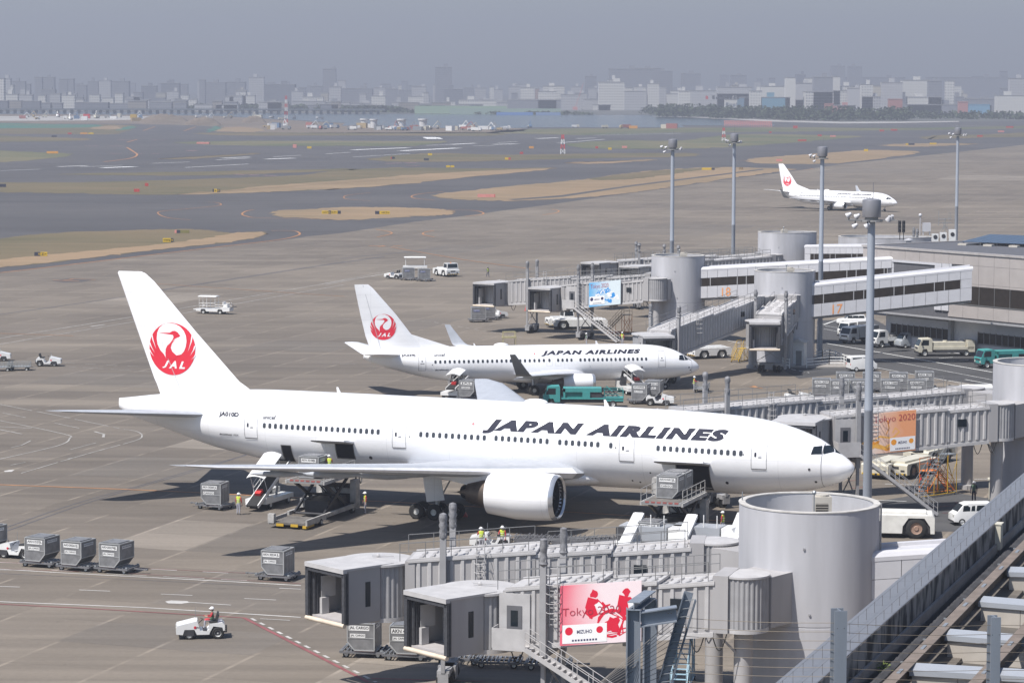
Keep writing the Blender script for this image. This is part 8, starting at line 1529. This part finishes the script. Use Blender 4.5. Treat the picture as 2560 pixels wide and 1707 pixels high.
# viaduct
a=Z1.D(-200,345,3060); b=Z2.D(300,345,3060); t=thing('viaduct','long dark elevated road on piers along the left shore','bridge',(a.x,a.y,0)); d=Vector((b.x-a.x,b.y-a.y,0)); mb=MB(mat('viaduct_dark',(.12,.14,.16),.8)); mb.bar((0,0,4.2),d+Vector((0,0,5)),9,1.6); mb.build('deck',t); 
n_=58
for k in range(n_): mb=MB(mat('viaduct_pier',(.2,.22,.24),.8)); p=d*(k/n_); mb.box(p.x-1.6,p.x+1.6,p.y-1.5,p.y+1.5,0,4); mb.build('pier',t)
for (zm,x0,x1,yt,Y,c,l) in ((Z2,500,1130,318,3120,(.3,.42,.3),'long pale green shore fence across the water'),(Z2,740,1500,334,3080,(.3,.4,.33),'lower pale green barrier along the far shore'),(Z2,1060,1310,364,3010,(.12,.25,.55),'blue sheeting strip at the waterline'),(Z2,1330,1500,366,3010,(.2,.3,.5),'second faint blue strip at the waterline')):
    a=zm.D(x0,yt,Y); b=zm.D(x1,yt,Y); t=thing('shore_fence',l,'fence',(a.x,Y,0)); mb=MB(mat('f_%d'%int(x0),c,.7)); mb.box(0,b.x-a.x,0,1.5,0,max(3,a.z)); mb.build('panel',t)
# red lattice pier on the water, right
for k in range(26):
    p=Z3(300+k*12.6,447); q=Z3(300+k*12.6,432-(k%3)); 
a=Z3(295,446); b=Z3(618,450); t=thing('approach_pier','red lattice approach light pier standing in the water','pier',(a.x,a.y,0)); mb=MB(PS()); d=b-a
for k in range(27):
    p=d*(k/26); mb.bar(p,p+Vector((0,0,4.5)),.5)
    if k<26: q=d*((k+1)/26); mb.bar(p+Vector((0,0,4.5)),q+Vector((0,0,1)),.3); mb.bar(p+Vector((0,0,4.5)),q+Vector((0,0,4.5)),.35)
mb.build('lattice',t)
# ---- shore wood ----
rn=random.Random(4); LM=mat('far_foliage',(.045,.065,.03),.85,noise=.5,scale=.08)
def grove(name,spans,dens,seed,k_=1):
    rn=random.Random(seed); mb=MB(LM)
    for zm,x0,x1,yb,yt,n in spans:
        for k in range(n):
            x=rn.uniform(x0,x1); p=zm(x,yb+rn.uniform(-6,2)); hh=zm.D(x,lerp(yb,yt,rn.uniform(.55,1.05)),p.y).z; r=rn.uniform(4,7.5)*k_
            for j in range(dens):
                a=rn.uniform(0,2*PI); e=rn.uniform(.15,1); rr=r*math.sqrt(rn.random())*(1.1-.6*e*e); c=Vector((p.x+rr*math.cos(a),p.y+rr*math.sin(a),hh*e)); s=rn.uniform(.8,1.9)*k_; u=Vector((rn.gauss(0,1),rn.gauss(0,1),rn.gauss(0,.6))).normalized()*s; v=Vector((rn.gauss(0,1),rn.gauss(0,1),rn.gauss(0,1))).cross(u).normalized()*s; mb.quad(c-u,c-v*.8,c+u,c+v*.8)
    o=mb.build(name,fix=False); o['kind']='stuff'; return o
grove('shore_wood',[(Z3,-150,250,388,292,60),(Z3,200,560,395,305,60),(Z3,520,760,398,310,40),(Z3,700,1160,404,305,80),(Z3,1140,1430,400,312,45),(Z3,1430,1560,400,300,22),(Z2,2050,2352,368,300,26)],42,1)
grove('shore_trees',[(Z3,1560,2352,388,330,70),(Z2,380,900,368,345,40),(Z2,900,1700,372,352,50)],26,2)
grove('distant_greenery',[(Z1,-60,760,352,312,80),(Z1,700,1400,352,318,70),(Z1,1300,2352,358,318,110),(Z2,0,420,364,322,40)],30,3,1.9)
rn=random.Random(31)
for k in range(34):
    x=rn.uniform(-60,2300) if k<22 else rn.uniform(0,900); z_=Z1 if k<22 else Z2; bld(z_,x,x+rn.uniform(60,170),rn.uniform(292,322),rn.choice((3300,3380)),rn.choice((g1,g2,w2,(.28,.26,.24))),None,.5,top=False)

LM_=[(-60,"left picture edge"),(640,"striped mast"),(905,"white pillars"),(1380,"red lattice tower"),(1543,"first light mast"),(1684,"second light mast"),(1893,"third light mast"),(2003,"nearest light mast"),(2196,"farthest light mast"),(2400,"right picture edge")]
ORN=['nearest','second','third','fourth','fifth','sixth','seventh','eighth','ninth','tenth','eleventh','twelfth','thirteenth','fourteenth','fifteenth','sixteenth','seventeenth','eighteenth','nineteenth','twentieth']+['further']*80
def vx(p): 
    Y=p[1]*math.cos(PITCH)-(p[2]-CAMH)*math.sin(PITCH); return (1280+FPX*p[0]/Y)/KV
def relabel(name,fmt,look):
    objs=[o for o in bpy.data.objects if o.name.split('.')[0]==name and not o.parent]; B={}
    for o in objs:
        x=vx(o.location); lm=min(LM_,key=lambda l:abs(l[0]-x)); B.setdefault((lm,x>=lm[0],look(o)),[]).append((abs(x-lm[0]),o))
    for (lm,rt,lk),v in B.items():
        v.sort(key=lambda q:q[0])
        for k,(_,o) in enumerate(v): o['label']=fmt%(lk,ORN[k],'right' if rt else 'left',lm[1])
def blook(o):
    w=[c for c in o.children if c.name.startswith('wall')][0]; h=w.dimensions.z; W=w.dimensions.x; nm=w.data.materials[0].name.split('_')[1:4]; r,g,b=[int(v)/100 for v in nm]
    c='pale' if r>.6 else 'orange' if r>.45 and b<.2 else 'red' if r>.4 and g<.25 else 'blue' if b>r*1.25 and b>.3 else 'light grey' if r>.45 else 'tan' if r>.36 else 'grey' if r>.28 else 'dark'
    y=o.location.y; return ('hazy ' if y>4900 else '')+('tall ' if h>45 else 'low ' if h<16 else '')+('wide ' if W>70 else 'slim ' if W<22 else '')+c+' '+('front' if y<3600 else 'middle' if y<4150 else 'rear')
relabel('city_building','%s row building, %s %s of the %s',blook)
def tlook(o):
    m=[c for c in o.children][0].data.materials[0].name.split('_')[0]; k='hut' if len(o.children)==1 else 'truck'; return {'white':'white','cream':'cream','yellow':'yellow','work':'coloured','galvanised':'steel grey','grey':'grey','orange':'orange'}.get(m,'plain')+' '+k
relabel('works_truck','tiny %s of works area, %s %s of the %s',tlook)
mb=MB(); mb.box(-7100,7100,-40,9600,-1,260); hz=mb.build('haze'); hz['kind']='stuff'
m=bpy.data.materials.new('haze_air'); m.use_nodes=True; n=m.node_tree; n.nodes.clear(); o=n.nodes.new('ShaderNodeOutputMaterial'); v=n.nodes.new('ShaderNodeVolumePrincipled')
v.inputs['Color'].default_value=(.555,.585,.675,1); v.inputs['Density'].default_value=.00028; v.inputs['Anisotropy'].default_value=.1; n.links.new(v.outputs[0],o.inputs['Volume'])
hz.data.materials.clear(); hz.data.materials.append(m)
